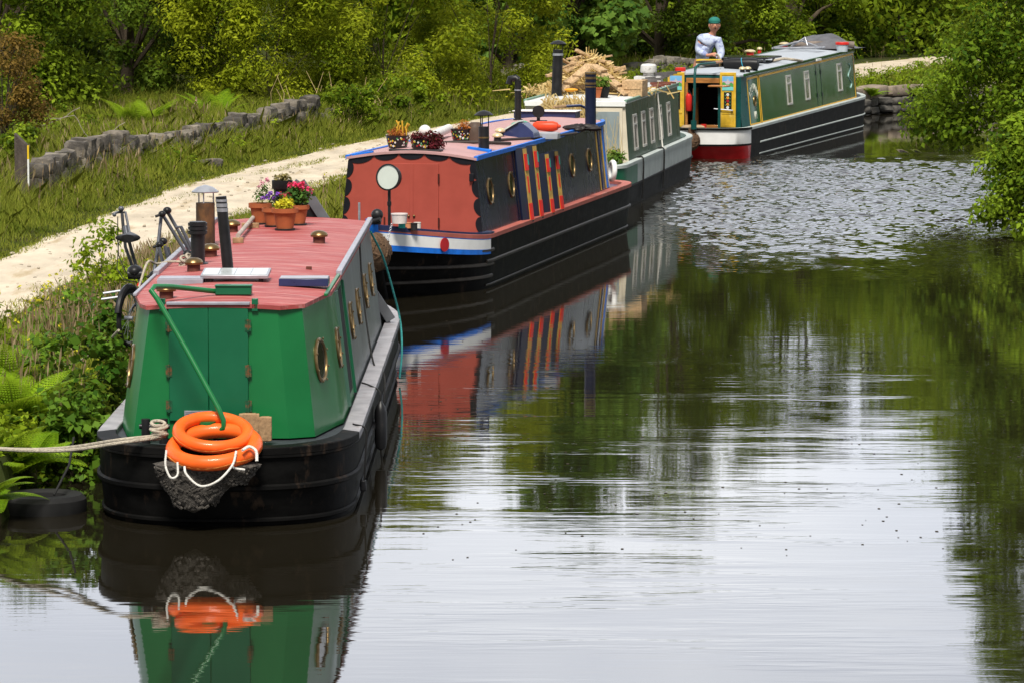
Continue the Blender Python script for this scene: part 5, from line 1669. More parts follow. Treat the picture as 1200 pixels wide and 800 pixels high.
# rear bulkhead with its opening, dark cabin behind it
m_ = MB()
for x0, x1, z0, z1 in ((-.78, -.36, .58, 1.64), (.34, .78, .58, 1.64), (-.36, .34, 1.50, 1.66)):
    m_.box(((x0 + x1) / 2, .06, (z0 + z1) / 2), (x1 - x0, .03, z1 - z0))
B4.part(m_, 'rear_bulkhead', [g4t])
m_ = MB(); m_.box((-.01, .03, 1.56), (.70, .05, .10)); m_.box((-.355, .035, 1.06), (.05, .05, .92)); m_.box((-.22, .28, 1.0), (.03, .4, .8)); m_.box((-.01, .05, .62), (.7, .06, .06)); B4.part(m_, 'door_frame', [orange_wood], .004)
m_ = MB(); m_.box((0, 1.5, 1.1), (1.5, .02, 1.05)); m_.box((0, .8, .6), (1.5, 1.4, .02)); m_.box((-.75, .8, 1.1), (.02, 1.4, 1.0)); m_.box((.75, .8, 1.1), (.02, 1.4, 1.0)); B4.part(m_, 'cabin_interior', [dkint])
sky_b, hill, castle, lake, pinkm, blk = [mat(n_, c_, .45) for n_, c_ in (('door_sky', (.16, .40, .66)), ('door_meadow', (.08, .30, .07)), ('door_house', (.45, .42, .45)), ('door_water', (.16, .50, .48)), ('door_dusk', (.55, .30, .42)), ('door_black', (.012, .012, .014)))]
for sg, x0, x1 in ((-1, -.74, -.385), (1, .36, .69)):
    F_ = Matrix.Translation(((x0 + x1) / 2, -.03, 0)) @ Matrix.Rotation(R(4 * sg), 4, 'Z')
    wd = x1 - x0
    d = MB(); d.M = F_; d.box((0, 0, 1.17), (wd, .035, 1.12)); do = B4.part(d, 'rear_door', [yel], .006)
    fr = MB(); fr.M = F_
    for c_, s_ in (((0, -.02, 1.70), (wd, .012, .05)), ((0, -.02, .635), (wd, .012, .05)), ((-wd / 2 + .02, -.02, 1.17), (.04, .011, 1.02)), ((wd / 2 - .02, -.02, 1.17), (.04, .011, 1.02)), ((0, -.02, .90), (wd - .08, .011, .04))): fr.box(c_, s_)
    fr.build('door_moulding', [yel], do, .003)
    # painted landscape panel: plain water meadow scene
    pp = MB(); pp.M = F_ @ Matrix.Translation((0, -.021, 1.51))
    W2, H2 = (wd - .1) / 2, .145
    pp.box((0, 0, 0), (2 * W2, .006, 2 * H2), mi=0)
    pp.box((0, -.002, .0), (2 * W2, .006, .08), mi=4)
    pp.prism([], 0, 0) if False else None
    def flat(pts, dy, mi): pp.add([(x * W2, dy, z * H2) for x, z in pts], [tuple(range(len(pts)))], mi)
    flat([(-1, -.6), (1, -.6), (1, -.1), (.6, .15), (.2, -.1), (-.3, -.05), (-.7, .2), (-1, .1)], -.0065, 1)
    flat([(-.35, -.15), (.3, -.15), (.3, .4), (.1, .4), (.1, .6), (-.12, .6), (-.12, .35), (-.35, .35)], -.0075, 2)
    flat([(-1, -1), (1, -1), (1, -.55), (.2, -.4), (-.5, -.55), (-1, -.45)], -.0085, 3)
    flat([(-.3, -.3), (.5, -.35), (.4, -.5), (-.25, -.45)], -.0095, 5)
    pp.build('landscape_panel', [sky_b, hill, castle, lake, pinkm, red_dot], do)
    rp_ = MB(); rp_.M = F_ @ Matrix.Translation((0, -.021, 1.15)); rp_.box((0, 0, 0), (wd - .17, .006, .36), mi=0)
    for k, (zz, mi) in enumerate(((.13, 1), (.065, 2), (0, 3), (-.07, 2), (-.135, 1))):
        for j in range(6):
            an = j * 1.047
            rp_.add([(.018 * math.cos(an) + .014 * math.cos(an + q_ * 1.25), -.005 - .001 * (j % 2), zz + .018 * math.sin(an) + .014 * math.sin(an + q_ * 1.25)) for q_ in range(5)], [(4, 3, 2, 1, 0)], mi)
        rp_.add([(.05, -.0045, zz + .03), (.03, -.0045, zz + .05), (.06, -.0045, zz + .06)], [(0, 1, 2)], 4); rp_.add([(-.05, -.0045, zz + .03), (-.03, -.0045, zz + .05), (-.06, -.0045, zz + .06)], [(2, 1, 0)], 4)
    rp_.build('rose_panel', [blk, dots[0], mat('rose_orange', (.7, .3, .03), .5) if sg < 0 else bpy.data.materials['rose_orange'], dots[2], dots[3]], do)
    if sg > 0:
        h_ = MB(); h_.M = F_; h_.tube([(.1, -.05, .96), (-.28, -.06, .99)], .012, 8); h_.sphere((.09, -.05, .955), (.03, .02, .02), 8, 6); h_.build('door_catch', [steel], do)
# long gold lines
def line(y0, y1, h0, h1, w_=.022, m__=gold_l, name='coach_line', n_=14):
    m_ = MB()
    pts = []
    for i in range(n_ + 1):
        f = i / n_
        M_ = B4.side(y0 + (y1 - y0) * f, h0 + (h1 - h0) * f)
        pts.append(M_)
    for a, b_ in zip(pts, pts[1:]):
        pa, pb = a.translation, b_.translation
        m_.bar(pa, pb + (pb - pa) * .01, w_ * 1.35, .014, Vector((a[0][2], a[1][2], a[2][2])))
    return m_
m_ = MB()
for args in ((1.12, 8.9, .95, .955, .03), (1.12, 8.9, .06, .055, .03), (1.12, 1.12, .06, .95, .026), (8.9, 8.9, .055, .955, .026)):
    q_ = line(*args[:4], w_=args[4]); m_.add(q_.v, q_.f)
B4.part(m_, 'coach_lines', [gold_l])
m_ = MB()
for args in ((.28, 1.02, .95, .95, .03), (.28, 1.02, .06, .06, .03), (.28, .28, .06, .95, .024), (1.02, 1.02, .06, .95, .024)):
    q_ = line(*args[:4], w_=args[4]); m_.add(q_.v, q_.f)
B4.part(m_, 'name_panel_lines', [gold_l])
porthole(B4, B4.side(.68, .50), .10)
# name in an arch, and the short word under it
lett = mat('cream_lettering', (.72, .72, .62), .5)
def letter(ch, M_, size, parent, name='lettering'):
    cu = bpy.data.curves.new('lettering', 'FONT'); cu.body = ch; cu.size = size; cu.align_x = 'CENTER'; cu.align_y = 'CENTER'; cu.extrude = .003
    tmp = bpy.data.objects.new('tmp', cu); C.objects.link(tmp)
    dg = bpy.context.evaluated_depsgraph_get(); dg.update()
    me = bpy.data.meshes.new_from_object(tmp.evaluated_get(dg))
    bpy.data.objects.remove(tmp); bpy.data.curves.remove(cu)
    me.transform(M_); me.materials.clear(); me.materials.append(lett)
    return me
import bmesh
bmm = bmesh.new()
word = 'PELAWAN'
for i, ch in enumerate(word):
    an = R(150 - i * 120 / (len(word) - 1))
    M_ = B4.side(.66 + .285 * math.cos(an), .46 + .30 * math.sin(an)) @ Matrix.Translation((0, 0, .006)) @ Matrix.Rotation((an - math.pi / 2) * .55, 4, 'Z') @ Matrix.Diagonal((.75, 1.35, 1, 1))
    me = letter(ch, M_, .17, None); bmm.from_mesh(me); bpy.data.meshes.remove(me)
M_ = B4.side(.68, .22) @ Matrix.Translation((0, 0, .006)) @ Matrix.Diagonal((.85, 1.2, 1, 1))
me = bpy.data.meshes.new('boat_name'); bmm.to_mesh(me); bmm.free(); me.materials.append(lett)
link(bpy.data.objects.new('boat_name', me), B4.root)
link(bpy.data.objects.new('boat_number', letter('N\u00ba1', M_, .19, None)), B4.root)
# pale scroll at the far end of the side
m_ = MB(); pts = []
for i in range(26):
    f = i / 25
    M_ = B4.side(8.45 + .12 * math.sin(f * 9.5), .78 - .5 * f); pts.append(M_ @ Vector((0, 0, .008)))
m_.tube(pts, .014, 6); B4.part(m_, 'scroll_ornament', [mat('pale_green_scroll', (.35, .55, .5), .5)])
for y in (3.3, 4.75, 7.55):
    winpart(B4, B4.side(y, .55), .50, .64, alu, mat('bright_pane', (.20, .21, .16), .08, var=.6, scale=5, spec=.9, coat=.6) if y < 4 else bpy.data.materials['bright_pane'], .04)
m_ = MB()
for y in (5.55, 5.95): m_.M = B4.side(y, .5); m_.box((0, 0, .003), (.014, .92, .008))
for y in (5.55, 5.95):
    for h in (.3, .75): m_.M = B4.side(y, h); m_.box((0, 0, .008), (.05, .09, .02))
B4.part(m_, 'side_hatch', [blk])
m_ = MB(); m_.M = B4.side(5.75, .985); m_.box((0, .02, .03), (.5, .05, .05)); B4.part(m_, 'hatch_gutter', [white_p], .004)
for sg in (1, -1):
    m_ = MB(); m_.bar((sg * .835, .1, zt4(.1) + .035), (sg * .845, 9.0 * B4.k, zt4(9) + .035), .04, .05); B4.part(m_, 'roof_rail', [g4], .005)
# stern gear
m_ = MB(); pts = [B4.loc(aty(*q_)) for q_ in ((813, 146, 57.0), (814, 120, 57.0), (814, 90, 57.05), (815, 80, 57.1), (819, 76, 57.2), (838, 74, 57.7))]
m_.tube(pts, .028, 10); ti = B4.part(m_, 'tiller', [g4t])
m_ = MB(); m_.tube([pts[-1], B4.loc(aty(846, 72.5, 57.9))], [.03, .022], 8); m_.build('handle', [orange_wood], ti)
m_ = MB(); m_.cyl(pts[0] - Vector((0, 0, .1)), pts[0] + Vector((0, 0, .08)), .06, n=14); m_.build('rudder_stock', [g4t], ti)
q_ = B4.loc(aty(843, 146, 57.2)); q2 = B4.loc(aty(843, 103, 57.2))
m_ = MB(); m_.cyl((q2.x, q2.y, .6), q2, .03, n=12); so_ = B4.part(m_, 'seat_post', [g4t])
m_ = MB(); m_.box(q2 + Vector((-.01, 0, .03)), (.40, .28, .035)); m_.build('seat_board', [orange_wood], so_, .012)
t = thing('fire_extinguisher', 'red fire extinguisher just inside the open yellow doors', 'extinguisher', B4.wk((-.30, .0, .93)))
m_ = MB(); m_.lathe([(.05, 0), (.065, .02), (.065, .30), (.04, .36), (.02, .38)], n=18); m_.build('cylinder', [red_p], t)
m_ = MB(); m_.box((0, -.02, .41), (.03, .09, .05)); m_.tube([(.02, -.03, .40), (.08, -.04, .3), (.07, -.05, .12)], .012, 6); m_.build('valve', [bkp], t)
ctr = aty(810, 166, 57.05)
t = thing('stern_fender', 'dark round rope fender at the red and white stern', 'rope fender', ctr)
m_ = MB(); m_.sphere((0, 0, 0), (.175, .16, .19), 22, 16); m_.cyl((0, 0, .15), (0, 0, .27), .07, .06, 12)
for k in range(40):
    d = Vector((random.gauss(0, 1), random.gauss(0, 1), random.gauss(0, 1))).normalized(); tt = d.orthogonal().normalized(); tt.rotate(Matrix.Rotation(random.random() * 6, 3, d))
    m_.tube([Vector((v.x * .175, v.y * .16, v.z * .19)) for v in ((d + tt * s_).normalized() * (1.01 - .05 * abs(s_)) for s_ in (-.25, 0, .25))], .013, 5)
m_.build('ball', [bpy.data.materials['coir_fender']], t)
m_ = MB()
for e in ((832, 153), (797, 160)):
    a_, b_ = Vector((.1 if e[0] > 810 else -.1, .02, .05)), aty(*e, 57.25 if e[0] > 810 else 57.5) - ctr
    for k in range(12):
        m_.M = Matrix.Translation(a_.lerp(b_, k / 11)) @ Matrix.Rotation(R(90 * (k % 2)), 4, 'X') @ Matrix.Scale(1.6, 4, (1, 0, 0)); m_.torus((0, 0, 0), .014, .005, 10, 5)
m_.build('chain', [steel], t)
a = MB()
for k in range(6): a.sphere((random.uniform(-.28, .3), random.uniform(-.1, .1), .03), (random.uniform(.08, .16), .1, .05), 10, 6)
put(tag(a.build('sacking', [mat('sackcloth', (.33, .24, .15), .9, var=.3)]), 'brown sacking lying on the stern deck below the open doors', 'sacking'), B4.wk((-.12, -.42, .60)))
a = MB(); a.lathe([(.055, 0), (.06, .09), (.01, .09)], n=16); put(tag(a.build('red_pot', [red_p]), 'small red pot on the stern deck in front of the open doors', 'pot'), B4.wk((.12, -.35, .60)))
a = MB(); a.lathe([(.11, 0), (.11, .07), (.09, .08), (.01, .08)], n=20); put(tag(a.build('round_tin', [red_p]), 'round red tin on the cabin top behind the left yellow door', 'tin'), B4.wk((-.52, .12, zt4(.1) + .1)))
# roof load of boat 4
white_plastic = mat('white_plastic', (.7, .7, .66), .45, var=.08)
yellow_plastic = mat('yellow_plastic', (.75, .5, .02), .4, var=.08)
t = thing('fuel_box', 'yellow and white box on the rear roof of the glossy green boat', 'box', B4.w(B4.onroof(832, 78)), -B4.h)
a = MB(); a.box((0, 0, .07), (.54, .3, .14)); a.build('body', [white_plastic], t, .01)
a = MB(); a.box((0, -.152, .10), (.53, .006, .07)); a.box((-.1, -.153, .05), (.25, .006, .05)); a.box((0, 0, .143), (.54, .3, .01)); a.build('yellow_label', [yellow_plastic], t)
a = MB(); a.box((.31, .02, .09), (.07, .3, .2)); a.build('end_frame', [bkp], t, .01)
t = thing('lifebelt_bag', 'black cylindrical bag with a blue strap on the roof of the glossy green boat', 'bag', B4.w(B4.onroof(868, 82)), R(-14))
a = MB(); a.M = Matrix.Translation((0, 0, .12)) @ Matrix.Rotation(R(90), 4, 'Y'); a.lathe([(.02, -.36), (.09, -.35), (.11, -.2), (.125, .2), (.11, .36), (.02, .39)], n=18); a.build('body', [bkp], t)
a = MB(); a.M = Matrix.Translation((.05, 0, .12)) @ Matrix.Rotation(R(75), 4, 'Y'); a.torus((0, 0, 0), .125, .008, 24, 6); a.build('strap', [mat('blue_strap', (.05, .35, .5), .6)], t)
a = MB(); a.M = Matrix.Translation((-.42, -.05, .13)) @ Matrix.Rotation(R(100), 4, 'Y'); a.torus((0, 0, 0), .06, .02, 20, 8); a.build('brass_loop', [brass], t)
pv = mat('solar_cells', (.045, .055, .04), .15, var=.4, scale=3, coat=.6)
for y, lab in ((2.2, 'dark solar panel on the glossy green boat, nearer the stern'), (3.6, 'dark solar panel on the glossy green boat, nearer the middle')):
    t = thing('solar_panel', lab, 'solar panel', B4.w(B4.top(-.1, y * B4.k)), -B4.h, 'solar panels on the glossy green boat')
    a = MB(); a.box((0, 0, .09), (1.15, 1.5, .035)); a.build('frame', [black_iron], t, .004)
    a = MB()
    for i in range(4):
        for k in range(6): a.box((-.41 + .273 * i, -.6 + .24 * k, .109), (.262, .23, .004))
    a.build('cells', [pv], t)
    a = MB()
    for x in (-.45, .45):
        for yy in (-.5, .5): a.box((x, yy, .036), (.05, .05, .072))
    a.build('foot', [steel], t)
for px, py in ((879, 66), (919, 57), (890, 63)):
    p = B4.onroof(px, py); mushroom(B4, p.x, p.y, .12 if px != 890 else .06, bpy.data.materials['cream_brass'], red_p, .09)
p = B4.onroof(796 + 14, 83)
for k in range(3):
    p = B4.onroof(870 + 17 * k, 88 - 2 * k); mushroom(B4, min(p.x, .7), p.y, .07, bpy.data.materials['cream_brass'])
t = thing('folded_trolley', 'grey metal frame lying folded on the pale roof', 'frame', B4.w(B4.onroof(938, 60)), R(-25))
a = MB()
for k in range(4): a.tube([(-.6 + .1 * k, -.25 + .15 * k, .06), (.5, -.3 + .17 * k, .08)], .022, 8)
a.tube([(-.55, -.3, .07), (-.1, .35, .22), (.3, .3, .1)], .022, 8); a.tube([(.5, -.35, .08), (.45, .35, .08)], .025, 8); a.tube([(-.3, .2, .1), (.0, .3, .3), (.1, .2, .12)], .02, 8)
a.build('tubes', [steel], t)
t = thing('tarpaulin_heap', 'grey tarpaulin heap at the far end of the pale roof', 'tarpaulin', B4.w(B4.onroof(968, 57)), R(-22))
a = MB()
G = []
for i in range(13):
    row = []
    for k in range(13):
        u, v = i / 6 - 1, k / 6 - 1
        h = .32 * max(0, 1 - abs(u) ** 1.6) * max(0, 1 - abs(v + .1) ** 2.2) * (1 + .3 * mnoise.noise(Vector((u * 2, v * 2, 3)))) + .01
        row.append((v * .75, u * .7, h))
    G.append(row)
a.grid(G[::-1]); a.build('sheet', [mat('grey_tarpaulin', (.10, .10, .11), .6, var=.3)], t)
a = MB(); a.tube([(-.85, -.7, .09), (.55, -.85, .08)], .085, 12); put(tag(a.build('log', [mat('grey_bark', (.16, .13, .11), .9, var=.4, scale=9, bump=.6, bscale=30)]), 'grey brown log lying in front of the tarpaulin heap', 'log'), B4.w(B4.onroof(970, 56)))
t = thing('bucket', 'pale bucket with a red lid at the far corner of the pale roof', 'bucket', B4.w(B4.onroof(987, 61)))
a = MB(); a.lathe([(.12, 0), (.145, .17), (.02, .17)], n=20); a.build('body', [mat('pale_blue_plastic', (.5, .56, .62), .4)], t)
a = MB(); a.lathe([(.155, .16), (.16, .2), (.15, .22), (.01, .22)], n=20); a.build('lid', [red_p], t)
o = rope([B4.w(B4.onroof(905, 73)) + Vector((0, 0, .02)), B4.w(B4.onroof(918, 72)) + Vector((0, 0, .05)), B4.w(B4.onroof(930, 72)) + Vector((0, 0, .03)), B4.w(B4.onroof(940, 73)) + Vector((0, 0, .02))], .03, rope_m, 'roof_rope'); tag(o, 'thick pale rope along the roof edge of the glossy green boat', 'rope')
# ------------------------------------------------------------------ the person on the gunwale of boat 4
def skin(name, verts, edges, radii, m_, parent, root=0, sub=2):
    me = bpy.data.meshes.new(name)
    me.from_pydata(verts, edges, [])
    o = bpy.data.objects.new(name, me)
    C.objects.link(o)
    sk = o.modifiers.new('skin', 'SKIN')
    for i, r in enumerate(radii):
        d = me.skin_vertices[0].data[i]
        d.radius = r if isinstance(r, tuple) else (r, r)
        d.use_root = (i == root)
    o.modifiers.new('sub', 'SUBSURF').levels = sub
    o.modifiers['sub'].render_levels = sub
    dg = bpy.context.evaluated_depsgraph_get(); dg.update()
    me2 = bpy.data.meshes.new_from_object(o.evaluated_get(dg))
    bpy.data.objects.remove(o); bpy.data.meshes.remove(me)
    me2.name = name
    me2.materials.clear(); me2.materials.append(m_)
    me2.polygons.foreach_set('use_smooth', [True] * len(me2.polygons))
    return link(bpy.data.objects.new(name, me2), parent)

skin_m = mat('skin', (.50, .23, .15), .55, var=.06)
shirt_m = mat('pale_checked_shirt', (.46, .52, .66), .85, var=.1, scale=30, dirt=((.13, .16, .36), .48, 12, (1, 1, 1), .75))
jeans_m = mat('blue_jeans', (.035, .075, .17), .85, var=.3, scale=12)
hat_m = mat('teal_cap', (.02, .16, .13), .8, var=.15)
hair_m = mat('white_hair', (.6, .58, .55), .8)
pb = B4.wk((-.98, 3.05, .66 + .012 * 3))
P_ = thing('person', 'person in a teal cap, pale checked shirt and jeans leaning forward holding a rope', 'person', pb)
P_.scale = (1.14, 1.14, 1.14)
# X to the right in the photo, -Y towards the camera
V_ = [(-.02, .02, .93), (.03, 0, 1.12), (.10, -.04, 1.30), (.155, -.07, 1.43), (.20, -.10, 1.50), (.225, -.13, 1.555), (.235, -.14, 1.62), (.235, -.135, 1.69),
      (-.02, -.05, 1.42), (-.07, -.14, 1.17), (.10, -.30, 1.10), (.18, -.345, 1.115), (.30, -.11, 1.38), (.37, -.16, 1.14), (.29, -.31, .98), (.27, -.36, .92),
      (-.10, .03, .88), (-.13, .0, .50), (-.14, .06, .09), (-.14, -.08, .03), (.08, .01, .88), (.11, -.04, .50), (.10, .05, .09), (.11, -.09, .03)]
E_ = [(0, 1), (1, 2), (2, 3), (3, 4), (4, 5), (5, 6), (6, 7), (3, 8), (8, 9), (9, 10), (10, 11), (3, 12), (12, 13), (13, 14), (14, 15), (0, 16), (16, 17), (17, 18), (18, 19), (0, 20), (20, 21), (21, 22), (22, 23)]
Rr_ = [(.14, .11), (.13, .10), (.15, .10), (.10, .085), .052, .058, .085, .078, .06, .043, .032, .034, .06, .043, .032, .034, .085, .06, .042, .045, .085, .06, .042, .045]
skin('body', V_, E_, Rr_, skin_m, P_)
sh_v = V_[:4] + [(.185, -.09, 1.475)] + V_[8:11] + V_[12:15]
sh_e = [(0, 1), (1, 2), (2, 3), (3, 4), (3, 5), (5, 6), (6, 7), (3, 8), (8, 9), (9, 10)]
skin('shirt', sh_v, sh_e, [(.165, .13), (.17, .135), (.19, .14), (.13, .115), .072, .095, .078, .058, .095, .078, .058], shirt_m, P_)
je_v = [(-.02, .02, .98), (-.02, .02, .90)] + V_[16:19] + V_[20:23]
je_v[4] = (-.14, .05, .10); je_v[7] = (.10, .04, .10)
skin('jeans', je_v, [(0, 1), (1, 2), (2, 3), (3, 4), (1, 5), (5, 6), (6, 7)], [(.165, .13), (.165, .14), .11, .082, .066, .11, .082, .066], jeans_m, P_, root=1)
for s_ in (-1, 1):
    a = MB(); x = -.14 if s_ < 0 else .105
    a.sphere((x, -.03, .045), (.052, .135, .05), 14, 10); a.build('shoe', [bkp], P_)
hd = Vector((.235, -.135, 1.665))
a = MB(); a.sphere(hd + Vector((0, .005, .0)), (.098, .108, .128), 18, 14); a.sphere(hd + Vector((-.1, .0, -.01)), (.015, .03, .035), 8, 6); a.sphere(hd + Vector((.1, .0, -.01)), (.015, .03, .035), 8, 6)
a.sphere(hd + Vector((.01, -.112, -.02)), (.016, .022, .025), 8, 6); a.build('head', [skin_m], P_)
a = MB(); a.sphere(hd + Vector((0, .03, .0)), (.108, .10, .118), 16, 12); a.build('hair', [hair_m], P_)
a = MB(); a.sphere(hd + Vector((0, .0, .075)), (.112, .122, .085), 18, 12); a.loft([[hd + Vector((.085 * math.cos(t) * k, -.06 - .13 * abs(math.sin(t)) * k, .075 - .02 * k + dz)) for t in np.linspace(math.pi, 2 * math.pi, 12)] for k, dz in ((.9, .0), (1.0, 0), (1.0, -.012), (.9, -.012))], cap=False); a.build('cap', [hat_m], P_)
a = MB()
for x in (-.032, .042): a.sphere(hd + Vector((x, -.098, .012)), (.013, .01, .009), 8, 6)
a.sphere(hd + Vector((.005, -.10, -.062)), (.03, .01, .007), 8, 6); a.build('face_features', [mat('eye_dark', (.12, .04, .035), .5)], P_)
for w0, dirv, nrm in ((Vector(V_[11]), Vector((.9, -.25, .05)), Vector((0, -.2, 1))), (Vector(V_[15]), Vector((-.1, -.6, -.6)), Vector((.2, -.7, .6)))):
    d = dirv.normalized(); n_ = (nrm - d * nrm.dot(d)).normalized(); q_ = d.cross(n_)
    a = MB(); a.tube([w0 - d * .02, w0 + d * .05, w0 + d * .085], [.03, .042, .036], 10)
    for k, L in enumerate((.065, .075, .07, .055)):
        b0 = w0 + d * .08 + q_ * (.027 - .018 * k)
        a.tube([b0, b0 + d * L * .5 - n_ * .012, b0 + d * L * .6 - n_ * .045, b0 + d * L * .25 - n_ * .06], [.011, .010, .009, .007], 6)
    b0 = w0 + d * .03 + q_ * .035
    a.tube([b0, b0 + q_ * .03 + d * .03 - n_ * .01, b0 + q_ * .02 + d * .06 - n_ * .03], [.012, .011, .008], 6)
    a.build('hand', [skin_m], P_)
Mp = Matrix.Translation(pb) @ Matrix.Diagonal((1.14,) * 3 + (1,))
r0 = Mp @ Vector((.26, -.39, 1.10))
o = rope([r0 + Vector((-.05, 0, -.03)), r0 + Vector((.02, -.02, .03)), r0 + Vector((.10, -.05, -.12)), r0 + Vector((.17, -.08, -.34)), r0 + Vector((.16, -.1, -.46)), r0 + Vector((.02, -.1, -.42)), Mp @ Vector((.25, -.42, .88))], .018, rope_m, 'held_rope')
tag(o, 'loop of pale rope held in the hands of the person in the teal cap', 'rope')

# ------------------------------------------------------------------ vegetation
bark = mat('bark', (.085, .065, .045), .95, var=.4, scale=7, stretch=(1, 1, .3), bump=.8, bscale=20, spec=.2)
LM = dict(
    willow=leafmat('willow_leaf', (0.085, 0.135, 0.004), (0.4, 0.454, 0.024), .42),
    mid=leafmat('hawthorn_leaf', (0.04, 0.085, 0.004), (0.275, 0.375, 0.022), .38),
    dark=leafmat('alder_leaf', (0.018, 0.045, 0.005), (0.131, 0.206, 0.018), .35),
    syc=leafmat('sycamore_leaf', (0.026, 0.08, 0.012), (0.18, 0.3, 0.042), .35),
    russet=leafmat('russet_leaf', (0.097, 0.059, 0.015), (0.264, 0.168, 0.036), .35),
    bright=leafmat('bankside_leaf', (0.055, 0.115, 0.004), (0.3, 0.4, 0.02), .42),
    fern=leafmat('bracken_frond', (0.085, 0.2, 0.004), (0.33, 0.5, 0.02), .45),
    bramble=leafmat('bramble_leaf', (0.026, 0.08, 0.006), (0.15, 0.27, 0.026), .35),
    grass=leafmat('grass_blade', (0.075, 0.12, 0.008), (0.389, 0.4, 0.059), .35, .6),
    alder=leafmat('alder_leaf_fresh', (.035, .085, .005), (0.286, 0.416, 0.026), .40),
    dry=leafmat('seed_head', (0.144, 0.090, 0.054), (0.400, 0.300, 0.180), .3, .8))

def tree(label, x, y, h, rx, ry, m_, n=60, per=260, size=.085, z0=.4, rc=(.32, .72), name='tree', cat='tree', seed=1, trunk_r=.14, aspect=.55, z_base=None, squash=.8, lean=(0, 0), limbs=26, shell=.5, group=None, extra=None):
    rng = np.random.default_rng(seed)
    y = y * K
    zb = float(ground_z(np.array([[x, y]]))[0]) if z_base is None else z_base
    t = thing(name, label, cat, (x, y, zb - .05), 0, group)
    ang = rng.uniform(0, 2 * np.pi, n)
    u = rng.uniform(0, 1, n) ** 1.08
    zz = z0 + (h - z0) * u
    prof = np.where(u < .45, .80 + .2 * (u / .45), np.sqrt(np.maximum(0, 1 - ((u - .45) / .58) ** 2)))
    prof = prof * (1 + .13 * np.sin(3 * ang + seed) + .10 * np.sin(9 * u + 2 * ang + 2 * seed))
    rad = rng.uniform(shell, 1, n) ** .7
    Cn = np.stack([np.cos(ang) * rx * rad * prof + lean[0] * u, np.sin(ang) * ry * rad * prof + lean[1] * u, zz], 1)
    if extra is not None:
        Cn = np.vstack([Cn, np.array(extra, float)]); n = len(Cn)
    rr = rng.uniform(rc[0], rc[1], n)
    V, Q, T_ = clump_leaves(Cn, rr, per, size, aspect, squash, rng=rng)
    quick('crown', V, Q, T_, m_, t)
    mb = MB()
    top = Vector((lean[0] * .6, lean[1] * .6, h * (.72 if cat == 'tree' else .3)))
    pts = [Vector((0, 0, 0)).lerp(top, f) + Vector((.12 * math.sin(3 * f + seed), .1 * math.cos(4 * f + seed) - .1, 0)) * f for f in np.linspace(0, 1, 7)]
    mb.tube(pts, [trunk_r * (1.25 - f) for f in np.linspace(0, 1, 7)], 9)
    for i in range(min(limbs, n)):
        c = Vector(Cn[i])
        f = min(.92, max(.08, c.z / h * .75 * rng.uniform(.5, .95)))
        a_ = pts[0].lerp(pts[-1], f)
        k_ = int(f * 6); a_ = pts[k_].lerp(pts[k_ + 1], f * 6 - k_)
        mid = a_.lerp(c, .55) + Vector((0, 0, .12 * (c - a_).length))
        r0_ = trunk_r * (1.2 - f) * .45
        mb.tube([a_, mid, c], [r0_, r0_ * .6, r0_ * .2], 6)
    mb.build('trunk', [bark], t)
    return t

# the three pale willows behind the wall, left of the boats
tree('broad pale green willow shrub behind the left end of the navy boat', -5.3, 61.8, 6.2, 2.2, 1.6, LM['willow'], 124, 402, 0.108, .25, name='willow_shrub', cat='shrub', seed=3, aspect=.42, trunk_r=.03, limbs=5)
tree('tallest pale green willow, rising behind the flower bowls of the navy boat', -2.9, 64.3, 8.3, 2.5, 1.9, LM['willow'], 155, 402, 0.108, .2, name='willow_shrub', cat='shrub', seed=4, aspect=.42, trunk_r=.03, limbs=5)
tree('pale green willow shrub behind the thin elbow flue', -.5, 67.8, 7.6, 2.0, 1.7, LM['willow'], 124, 402, 0.104, .2, name='willow_shrub', cat='shrub', seed=5, aspect=.42, trunk_r=.03, limbs=5)
# darker wood behind the wall at the left
tree('bushy mid green tree at the upper left edge behind the wall', -10.6, 57.5, 8.5, 2.3, 2.0, LM['mid'], 147, 389, 0.111, .3, seed=6)
tree('dark green alder above the left ferns', -8.6, 63, 8.8, 2.0, 1.9, LM['dark'], 131, 375, 0.111, .5, seed=7)
tree('dark tree in the gap between the left wood and the pale willows', -7.4, 71, 9.0, 2.2, 1.8, LM['dark'], 124, 348, 0.111, 1.1, seed=8)
tree('mid green tree filling the back of the left wood', -11.5, 68, 9.5, 3.0, 2.0, LM['mid'], 139, 348, 0.123, .4, seed=9)
tree('russet leaved hawthorn at the far left edge above the post', -8.75, 48.6, 2.55, .65, .6, LM['russet'], 26, 201, 0.074, .7, (.2, .38), name='hawthorn_bush', cat='shrub', seed=10, trunk_r=.05)
# middle and right background
tree('sycamore with large dark leaves behind the straw covered boat', 1.6, 77.5, 11, 2.1, 1.8, LM['syc'], 124, 254, 0.211, 1.0, (.5, .95), name='sycamore_tree', seed=11, aspect=.85)
tree('low bushy sycamore shoot left of the capped chimney of the straw boat', -.1, 74.5, 4.6, 1.3, 1.1, LM['syc'], 40, 174, 0.188, .5, (.35, .65), name='sycamore_tree', seed=12, aspect=.85)
tree('dark hawthorn between the sycamore and the person in the cap', 4.3, 82.5, 11.5, 2.3, 1.7, LM['dark'], 131, 348, 0.123, .5, seed=13)
tree('mid green hawthorn behind the person in the cap', 6.4, 85.0, 11, 2.0, 1.6, LM['mid'], 124, 348, 0.123, .3, seed=14)
tree('olive green thorn bush above the roof of the farthest boat', 8.9, 89.5, 11.5, 2.2, 1.7, LM['mid'], 124, 335, 0.129, .3, seed=15)
tree('dark overhanging tree above the far bend of the towpath', 12.2, 99, 12.5, 2.5, 2.0, LM['dark'], 116, 322, 0.133, .2, seed=16, trunk_r=.2)
